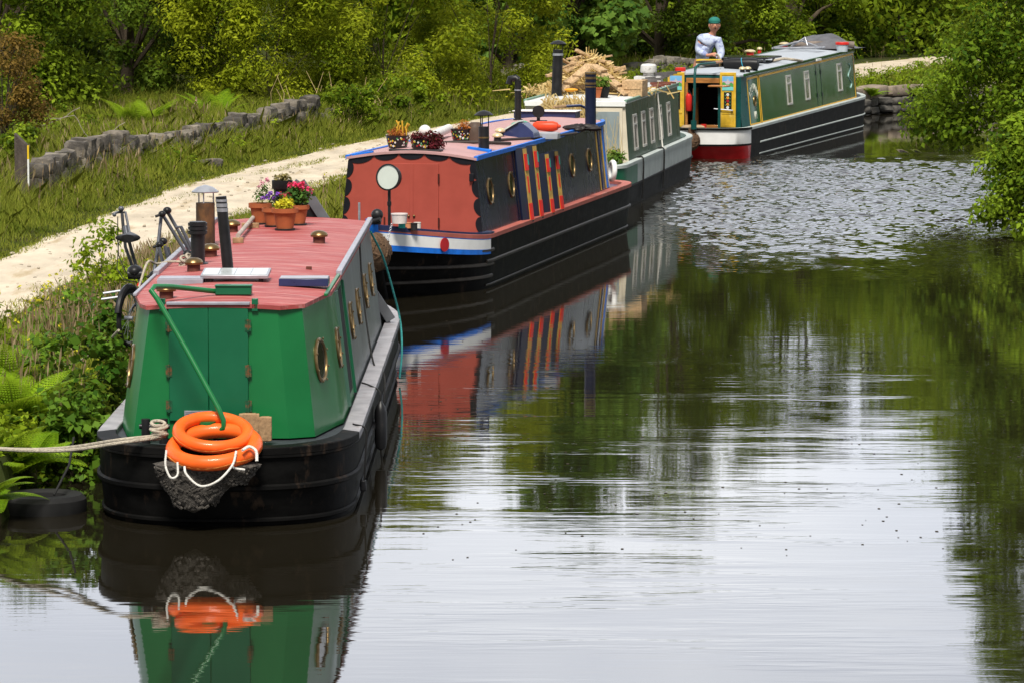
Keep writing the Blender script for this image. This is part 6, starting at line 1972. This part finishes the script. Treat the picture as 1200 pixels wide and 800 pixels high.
tree('bright leaved tree behind the far marker post', 15.4, 103, 13, 2.8, 2.2, LM['bright'], 131, 322, 0.133, .2, seed=17, trunk_r=.2)
tree('dark undergrowth bush left of the far marker post', 11.8, 97.5, 3.2, 1.3, 1.0, LM['dark'], 40, 244, 0.121, .1, (.3, .55), name='bush', cat='shrub', seed=28, trunk_r=.04)
tree('dark undergrowth bush right of the far marker post', 15.0, 98.5, 3.4, 1.5, 1.0, LM['dark'], 44, 244, 0.121, .1, (.3, .55), name='bush', cat='shrub', seed=29, trunk_r=.04)
tree('low mid green bush beside the bend of the far towpath', 10.4, 95.5, 3.4, 1.4, 1.0, LM['syc'], 34, 201, 0.144, .2, (.35, .6), name='bush', cat='shrub', seed=18, trunk_r=.06)
# right bank
tree('big leafy alder overhanging the water at the right edge', 10.0, 46.2, 9.2, 2.75, 2.2, LM['alder'], 255, 442, 0.092, .5, (.36, .72), seed=21, aspect=.6, trunk_r=.18, limbs=40, extra=[(-2.5 + .45 * math.sin(i * 2.4), .8 * math.cos(i * 1.7), .9 + .35 * (i % 5) - .1) for i in range(16)] + [(-3.05, 0.3, 1.0), (-3.25, .2, .85), (-2.9, .4, 1.3), (-3.15, -.2, 1.2)])
tree('low spreading bush trailing in the water at the right edge', 8.35, 42.6, 1.75, 1.35, 1.1, LM['alder'], 50, 348, 0.086, .0, (.25, .42), name='waterside_bush', cat='shrub', seed=22, aspect=.6, z_base=.1, trunk_r=.05)
#tree('leafy branch bush reaching lowest left from the right hand alder', 7.35, 48.6, 2.2, .62, .9, LM['bright'], 26, 190, .07, .3, (.2, .4), name='waterside_bush', cat='shrub', seed=23, aspect=.6, z_base=.2, trunk_r=.04)
tree('mid green tree on the right bank behind the overhanging alder', 13.0, 54, 8.6, 2.4, 2.2, LM['mid'], 124, 348, 0.111, .4, seed=24)
tree('far tree on the right bank beyond the canal bend', 16.5, 63.5, 9.5, 2.8, 2.2, LM['mid'], 124, 335, 0.123, .4, seed=25)
tree('dark tree at the back of the right bank', 20.5, 74, 10.5, 3.0, 2.4, LM['dark'], 116, 322, 0.135, .4, seed=26)
tree('tall tree out on the near right bank', 10.6, 38.5, 8.3, 2.2, 2.0, LM['mid'], 124, 322, 0.104, .5, seed=27)
# the wood behind everything, one mass
rng = np.random.default_rng(50)
n = 980
Cn = np.stack([rng.uniform(-30, 52, n), rng.uniform(104, 118, n) * K, rng.uniform(.3, 12.5, n)], 1)
Cn[:90] = np.stack([rng.uniform(-26, -9, 90), rng.uniform(74, 84, 90) * K, rng.uniform(.3, 8.8, 90)], 1)
Cn[90:150] = np.stack([rng.uniform(-7, 3, 60), rng.uniform(86, 92, 60) * K, rng.uniform(.3, 9, 60)], 1)
Cn[150:370] = np.stack([rng.uniform(.5, 20, 220), rng.uniform(90, 103, 220) * K, rng.uniform(.3, 12.0, 220)], 1)
Cn[:, 2] += 2.4 * np.sin(Cn[:, 0] * .45) * (Cn[:, 2] / 10)
V, Q, T_ = clump_leaves(Cn, rng.uniform(1.0, 1.9, n), 330, .27, .6, .85, rng=rng)
tag(quick('woodland', V, Q, T_, LM['mid']), 'dense dark wood closing the view behind the trees', 'wood', kind='stuff')

# ferns
def fern(label, x, y, nf, L, seed, zb=None, spread=1.0, up=.55, cat='fern', nm='fern', dirbias=None, group=None):
    rng = np.random.default_rng(seed)
    y = y * K
    zb = float(ground_z(np.array([[x, y]]))[0]) - .03 if zb is None else zb
    t = thing(nm, label, cat, (x, y, zb), 0, group)
    Vs, Ts = [], []
    mb = MB()
    for f in range(nf):
        a = 2 * math.pi * (f + rng.uniform(-.3, .3)) / nf
        if dirbias is not None and rng.uniform() < .6: a = dirbias + rng.normal() * .7
        l = L * rng.uniform(.7, 1.1)
        el = up + rng.uniform(-.2, .35)
        pts = []
        p = np.zeros(3); e = el + .55
        N_ = 24
        for i in range(N_ + 1):
            pts.append(p.copy())
            e -= (1.15 * spread) / N_
            p = p + l / N_ * np.array([math.cos(a) * math.cos(e), math.sin(a) * math.cos(e), math.sin(e)])
        pts = np.array(pts)
        mb.tube([Vector(q) for q in pts[::3]], [.006 * (1.1 - i / 8) for i in range(9)], 4)
        side = np.array([-math.sin(a), math.cos(a), 0])
        tf = rng.uniform(.1, .9)
        for i in range(4, N_ + 1):
            u = i / N_
            pl = l * .34 * (1 - u) ** .75 * min(1, (u - .08) * 6) + .01
            tdir = pts[i] - pts[i - 1]; tdir = tdir / np.linalg.norm(tdir)
            nrm = np.cross(tdir, side); nrm /= np.linalg.norm(nrm)
            for s_ in (-1, 1):
                d = side * s_ + tdir * .45 - np.array([0, 0, .18]); d /= np.linalg.norm(d)
                q_ = np.cross(nrm, d); q_ /= np.linalg.norm(q_)
                m = max(3, int(pl / .022))
                for j in range(m):
                    b0 = pts[i] + d * pl * (j / m)
                    w_ = pl * .20 * (1 - j / m) ** .8 + .006
                    tip = d * pl / m * .9
                    for s2 in (-1, 1):
                        Vs += [b0, b0 + q_ * s2 * w_ * .6 + tip * .2, b0 + q_ * s2 * w_ + tip * 1.2, b0 + q_ * s2 * w_ * .3 + tip * 1.1]
                        Ts.append(np.clip(tf * .6 + rng.uniform(0, .4), 0, 1))
    quick('fronds', np.array(Vs), np.arange(len(Vs)).reshape(-1, 4), Ts, LM['fern'], t)
    mb.build('stems', [mat('fern_stem', (.12, .16, .03), .7) if 'fern_stem' not in bpy.data.materials else bpy.data.materials['fern_stem']], t)
    return t
fern('bright green bracken fern at the bottom left water edge', -4.22, 22.7, 17, .82, 1, zb=.10, up=.5)
fern('bright bracken fern leaning over the mooring rope at the left edge', -4.25, 23.9, 17, .85, 2, zb=.32, up=.6)
fern('lowest bracken fern drooping to the water at the left edge', -4.15, 21.9, 11, .6, 3, zb=.12, up=.25)
fern('bracken fern higher up the bank at the left edge', -4.35, 25.4, 13, .75, 4, up=.6)
fern('large bright fern behind the stone wall above the ferny gap', -7.3, 55.2, 16, 1.25, 5, up=.75)
fern('bright bracken fern between the brambles and the turquoise tubing', -4.55, 26.6, 12, .6, 12, up=.6)
fern('broad bright fern on the near bank above the mooring rope', -4.5, 24.6, 15, .85, 13, up=.65)
fern('small fern hanging over the water beside the floating tyre', -3.95, 22.9, 11, .6, 14, zb=.2, up=.3)
fern('smaller bright fern behind the stone wall, nearer the willows', -6.1, 57.8, 14, 1.15, 6, up=.7)
fern('bright fern clump at the foot of the willows left of the bowls', -4.3, 60.3, 12, .9, 7, up=.6)
fern('fern growing on the coping of the far canal wall, beside the boat bow', 9.05, 71.15, 13, .55, 8, zb=.42, up=.35)
fern('fern growing on the far canal wall, nearer the right hand alder', 10.4, 72.1, 10, .5, 9, zb=.42, up=.3)

# brambles and leafy weeds on the near bank
def weed(label, x, y, r, h, m_, n, per, size, seed, nm='bramble', cat='bramble', aspect=.75, zb=None):
    return tree(label, x, y, h, r, r * .8, m_, n, per, size, .05, (.12, .28), nm, cat, seed, .015, aspect, z_base=zb, limbs=14, shell=.3)
weed('broad leaved bramble trailing over the bank below the mooring rope', -3.72, 23.5, .34, .7, LM['bramble'], 24, 60, .075, 31, zb=.05)
weed('broad leaved bramble on the bank left of the green stern', -3.8, 24.6, .5, .9, LM['bramble'], 28, 60, .075, 32, zb=.2)
weed('leafy bramble in the shade between the bank and the green cabin', -3.75, 26.8, .38, .85, LM['bramble'], 24, 60, .07, 33, zb=.2)
weed('tall leafy dock weed by the bicycle', -4.35, 29.6, .36, 1.1, LM['bright'], 26, 55, .07, 34, 'weed', 'weed', .6)
weed('leafy weed standing at the lower edge of the path', -5.0, 26.6, .24, .5, LM['bright'], 14, 45, .08, 35, 'weed', 'weed', .5)
weed('leafy weed clump below the turquoise tubing', -4.35, 27.6, .45, .65, LM['bramble'], 22, 55, .07, 36, 'weed', 'weed', .6)
weed('tangled bramble over the end of the stone wall', -3.4, 57.6, .8, 1.0, LM['mid'], 30, 90, .09, 37)
weed('tangled bramble below the willows', -2.3, 60.6, .9, 1.0, LM['mid'], 30, 90, .09, 38)
weed('rough bramble at the left end of the stone wall behind the post', -8.2, 46.2, .8, .9, LM['mid'], 28, 90, .08, 39)
weed('rough weeds behind the wall beside the ferns', -8.3, 52.2, .9, .9, LM['mid'], 28, 90, .08, 40, 'weed', 'weed')

# grass: short on the path edges, long on the verges and the near bank
def blades(name, P, H, wid, tint, m_, lean=.35, rng=RNG):
    n = len(P)
    th = rng.uniform(0, 2 * np.pi, n)
    ax = np.stack([np.cos(th), np.sin(th), np.zeros(n)], 1)
    ld = rng.normal(size=(n, 3)) * lean; ld[:, 2] = 0
    Hc = H[:, None]
    b0 = P - ax * wid[:, None]; b1 = P + ax * wid[:, None]
    mid = P + ld * Hc * .35 + np.array([0, 0, .6]) * Hc
    tip = P + ld * Hc + np.array([0, 0, 1.0]) * Hc * rng.uniform(.8, 1, (n, 1))
    V = np.stack([b0, b1, mid + ax * wid[:, None] * .7, tip, mid - ax * wid[:, None] * .7], 1).reshape(-1, 3)
    me_q = np.arange(5 * n).reshape(n, 5)
    return quick(name, V, me_q, tint, m_)
rng = np.random.default_rng(77)
def scatter(n, x0, x1, y0, y1):
    P = np.stack([rng.uniform(x0, x1, n), rng.uniform(y0, y1, n) * K], 1)
    return P
P = np.vstack([scatter(430000, -13, 4, 24, 62), scatter(120000, -9, 13, 58, 96)])
ins = inside(P, CANAL)
pin = inside(P, PATHPOLY)
dp = np.minimum(dist(P, PU), dist(P, PLO))
db = dist(P, LB)
up_side = ~pin & ~ins
left_of_path = up_side & (dist(P, PU) < dist(P, PLO))
dw = dist(P, WALL)
patch_ = wob(P, 1.9, .3) + .5 * wob(P, 4.7, 1.2)
keep = up_side & (P[:, 1] > 20 * K) & (db < 14) & ~(P[:, 0] > LB[:, 0].max())
# grass islands and ragged edges inside the path
isl = pin & (dp < .22 + .2 * patch_)
for (xa, ya), (xb, yb) in (((182, 242), (243, 224)), ((300, 206), (382, 187)), ((258, 216), (282, 211)), ((402, 186), (425, 180))):
    a_, b_ = np.array(at(xa, ya, .56))[:2], np.array(at(xb, yb, .56))[:2]
    ab = b_ - a_
    tt = ((P - a_) @ ab) / (ab @ ab)
    dd = np.linalg.norm(P - a_ - tt[:, None] * ab, axis=1)
    isl |= pin & (np.abs(tt - .5) < .55) & (dd < (.17 + .1 * patch_) * np.sqrt(np.clip(1 - ((tt - .5) / .55) ** 2, 0, 1)))
right_side = P[:, 0] > np.interp(P[:, 1], RB[:, 1], RB[:, 0]) - .1
keep = (keep | isl) & ~right_side
P, dp, db, dw, left_of_path, pin, patch_ = (q[keep] for q in (P, dp, db, dw, left_of_path, pin, patch_))
z = ground_z(P)
z = np.where(pin, .555, z)
n = len(P)
grow = np.clip(dp / .9, 0, 1)
H = .055 + .10 * grow + np.where(left_of_path, .34 * np.clip((dp - .35) / 1.5, 0, 1), .16 * np.clip(dp / 1.0, 0, 1)) * (1 + .5 * patch_)
H = np.where(pin, .06, H) * rng.uniform(.55, 1.35, n)
H = np.maximum(H, .03)
wid = np.where(P[:, 1] < 45 * K, .0042, .0055) * rng.uniform(.7, 1.3, n)
tint = np.clip(.45 + .28 * patch_ + rng.normal(0, .2, n) - .12 * left_of_path, 0, 1)
o = blades('verge_grass', np.c_[P, z - .01], H, wid, tint, LM['grass'], .4, rng)
tag(o, 'rough green and straw coloured grass along both sides of the towpath', 'grass', kind='stuff')
print('grass blades', n)
# tall seed heads (brown and pinkish), thickest on the near bank and against the wall
P = np.vstack([scatter(26000, -7.5, -3.3, 24, 36), scatter(6000, -8.5, 0, 40, 60), scatter(9000, -13, -6, 42, 60), scatter(5000, -4, 12, 60, 92)])
ins = inside(P, CANAL); pin = inside(P, PATHPOLY)
dp = np.minimum(dist(P, PU), dist(P, PLO)); pt = wob(P, 1.3, 4.0)
keep = ~ins & ~pin & (dp > .25) & (pt > -.15) & (rng.uniform(0, 1, len(P)) < np.clip(dp, .15, 1) * .55) & (P[:, 0] < np.interp(P[:, 1], RB[:, 1], RB[:, 0]) - 2)
P, dp = P[keep], dp[keep]
n = len(P); z = ground_z(P)
H = rng.uniform(.22, .62, n) * np.clip(.4 + dp * .5, .4, 1.05)
base = np.c_[P, z]
ld = rng.normal(size=(n, 3)) * .18; ld[:, 2] = 0
tip = base + ld * H[:, None] + np.array([0, 0, 1]) * H[:, None]
th = rng.uniform(0, 6.28, n); ax = np.stack([np.cos(th), np.sin(th), 0 * th], 1)
st = .003
head0 = base + (tip - base) * .72
hw = rng.uniform(.006, .012, (n, 1))
Vst = np.stack([base - ax * st, base + ax * st, head0 + ax * st, head0 - ax * st], 1)
Vh = np.stack([head0, head0 * .5 + tip * .5 + ax * hw, tip, head0 * .5 + tip * .5 - ax * hw], 1)
V = np.concatenate([Vst, Vh], 0).reshape(-1, 3)
o = quick('seeding_grass', V, np.arange(8 * n).reshape(-1, 4), rng.uniform(0, 1, 2 * n), LM['dry'])
tag(o, 'tall brown and pinkish seeding grass on the banks', 'grass', kind='stuff')
# leafy ground cover behind the wall and on the near bank, and buttercups
P = np.vstack([scatter(5200, -14, -4.5, 47, 64), scatter(2600, -6.2, -3.4, 22.5, 34), scatter(3000, -4, 9, 62, 92), scatter(500, 8, 13, 72, 80)])
dp = np.minimum(dist(P, PU), dist(P, PLO))
left_ = np.array([p[1] > 36 * K for p in P])
sidew = dist(P, PU) < dist(P, PLO)
keep = ~inside(P, CANAL) & ~inside(P, PATHPOLY) & (dp > .6) & (~left_ | (sidew & ((dist(P, PU) > 1.9) | (wob(P, 1.6, 1) > .45))) | (P[:, 1] > 70 * K)) & (P[:, 0] < np.interp(P[:, 1], RB[:, 1], RB[:, 0]) - 2)
P = P[keep]
Cn = np.c_[P, ground_z(P) + rng.uniform(.05, .32, len(P)) * np.clip((P[:, 1] / K - 18) / 30, .4, 1.2)]
V, Q, T_ = clump_leaves(Cn, rng.uniform(.10, .22, len(P)), 16, .075, .6, .7, rng=rng)
tag(quick('ground_weeds', V, Q, T_, LM['bright']), 'low leafy weeds and nettles covering the banks', 'weeds', kind='stuff')
P = np.vstack([scatter(400, -6.2, -3.6, 25, 34), scatter(300, -4, 13, 62, 92), scatter(120, -5, 0, 40, 56)])
keep = ~inside(P, CANAL) & ~inside(P, PATHPOLY)
P = P[keep]
Cn = np.c_[P, ground_z(P) + rng.uniform(.12, .34, len(P))]
V, Q, T_ = clump_leaves(Cn, np.full(len(P), .014), 6, .028, .9, .7, rng=rng)
tag(quick('buttercups', V, Q, T_, yellow_m), 'scattered yellow buttercups in the bank grass', 'flowers', kind='stuff')

# dead stalks, foxglove, dry bank twigs
t = thing('dead_stalks', 'pale dead stalks standing at the foot of the willows', 'stalks', (-3.9, 59.5 * K, .6))
a = MB()
for k in range(16):
    x = random.uniform(-1.2, 1.2); h_ = random.uniform(.5, 1.1)
    a.tube([(x, random.uniform(-.2, .2), 0), (x + random.uniform(-.1, .1), 0, h_ * .6), (x + random.uniform(-.25, .25), 0, h_)], [.007, .006, .004], 5)
a.build('stems', [bpy.data.materials['dry_stalk']], t)
t = thing('foxglove', 'single pink foxglove spike behind the stone wall', 'foxglove', (-6.4, 57.0 * K, .55))
a = MB(); a.tube([(0, 0, 0), (.02, 0, .4), (.0, 0, .75)], [.012, .01, .006], 6); a.build('stem', [bpy.data.materials['fern_stem']], t)
petal_blobs('flowers', t, [(.01, -.01, .46 + .05 * k) for k in range(6)], .03, blush_m, 9)
t = thing('bare_branch', 'bare curved twigs arching over the wall at the left edge', 'branch', (-7.9, 49.5 * K, .5))
a = MB()
for q_ in (((-.9, 0, .3), (-.3, 0, .8), (.2, 0, .9), (.45, 0, .5), (.4, 0, .2)), ((-.6, 0, .6), (-.2, 0, .75), (.3, .1, 1.0)), ((.3, 0, .3), (.7, 0, .5), (1.1, 0, .75)), ((-1.0, 0, .4), (-.8, 0, .95), (-.7, 0, 1.1))):
    pv_ = [Vector(v) for v in q_]
    fine_ = [pv_[0]]
    for i_ in range(len(pv_) - 1):
        for f_ in (.25, .5, .75, 1): fine_.append(pv_[i_].lerp(pv_[i_ + 1], f_) + Vector((random.uniform(-.02, .02), 0, random.uniform(-.02, .02))))
    a.tube(fine_, .006, 5)
a.build('twigs', [mat('grey_twig', (.30, .26, .22), .9)], t)

# ------------------------------------------------------------------ posts and odds and ends on the bank
post_m = mat('weathered_post', (.075, .06, .05), .9, var=.4, scale=5, stretch=(3, 3, .6), bump=.6, bscale=30)
def marker(label, x, y, h, w_, zb=.5):
    t = thing('marker_post', label, 'post', (x, y * K, zb), 0)
    a = MB()
    a.add([(-w_ / 2, -w_ / 2, -.1), (w_ / 2, -w_ / 2, -.1), (w_ / 2, w_ / 2, -.1), (-w_ / 2, w_ / 2, -.1), (-w_ / 2, -w_ / 2, h + .1), (w_ / 2, -w_ / 2, h - .08), (w_ / 2, w_ / 2, h - .08), (-w_ / 2, w_ / 2, h + .1)],
          [(0, 3, 2, 1), (4, 5, 6, 7), (0, 1, 5, 4), (1, 2, 6, 5), (2, 3, 7, 6), (3, 0, 4, 7)])
    a.build('post', [post_m], t, .012)
    a = MB(); a.box((w_ / 2 + .012, -w_ / 2 + .03, h * .52), (.022, .07, h * .72 * .55)); a.build('white_strip', [white_p], t)
    a = MB(); a.box((w_ / 2 + .012, -w_ / 2 + .03, h * .52 + h * .72 * .275 + h * .1), (.0225, .07, h * .2)); a.build('yellow_strip', [yellow_plastic], t)
    return t
marker('dark wooden marker post with white and yellow strip at the stone wall\'s left end', -7.30, 41.9, 1.02, .19)
marker('far wooden marker post with a white and yellow strip beyond the towpath bend', 13.1, 95, 1.15, .24, .6)
t = thing('plastic_tubing', 'turquoise plastic tubing half buried in the near bank grass', 'tubing', at(88, 385, .5))
O = Vector(t.location)
turq = mat('turquoise_plastic', (.02, .50, .36), .35, coat=.3)
A2 = lambda px, py, dy=0: atr(px, py, O.y + dy) - O
a = MB(); a.tube([A2(102, 374), A2(110, 356)], .018, 10); a.tube([A2(74, 378), A2(80, 371), A2(90, 369, .05), A2(93, 377), A2(86, 386, -.05), A2(76, 380)], .014, 8); a.tube([A2(88, 384), A2(97, 372), A2(101, 383), A2(96, 393)], .014, 8); a.tube([A2(86, 388, -.05), A2(96, 396, -.05)], .02, 8)
a.build('tubes', [turq], t)
t = thing('tyre', 'black tyre lying flat in the water between the bank and the green stern', 'tyre', (-3.75, 22.3 * K, .05), 0)
a = MB(); a.lathe([(.20, -.08), (.30, -.09), (.345, -.06), (.35, .0), (.345, .05), (.31, .085), (.22, .09), (.19, .07), (.185, 0), (.19, -.07)], n=40); a.build('carcass', [rubber], t)
a = MB(); a.tube([(.1, -.1, .09), (.2, .1, .3), (.22, .3, .5)], .010, 6); a.build('tether', [dark_rope_m], t)
t = thing('verge_stone', 'flat pale stone lying in the verge grass below the wall', 'stone', at(242, 195, .58))
a = MB(); stone(a, (0, 0, .04), (.55, .3, .16), .3, .15); a.build('stone', [stone_m], t)
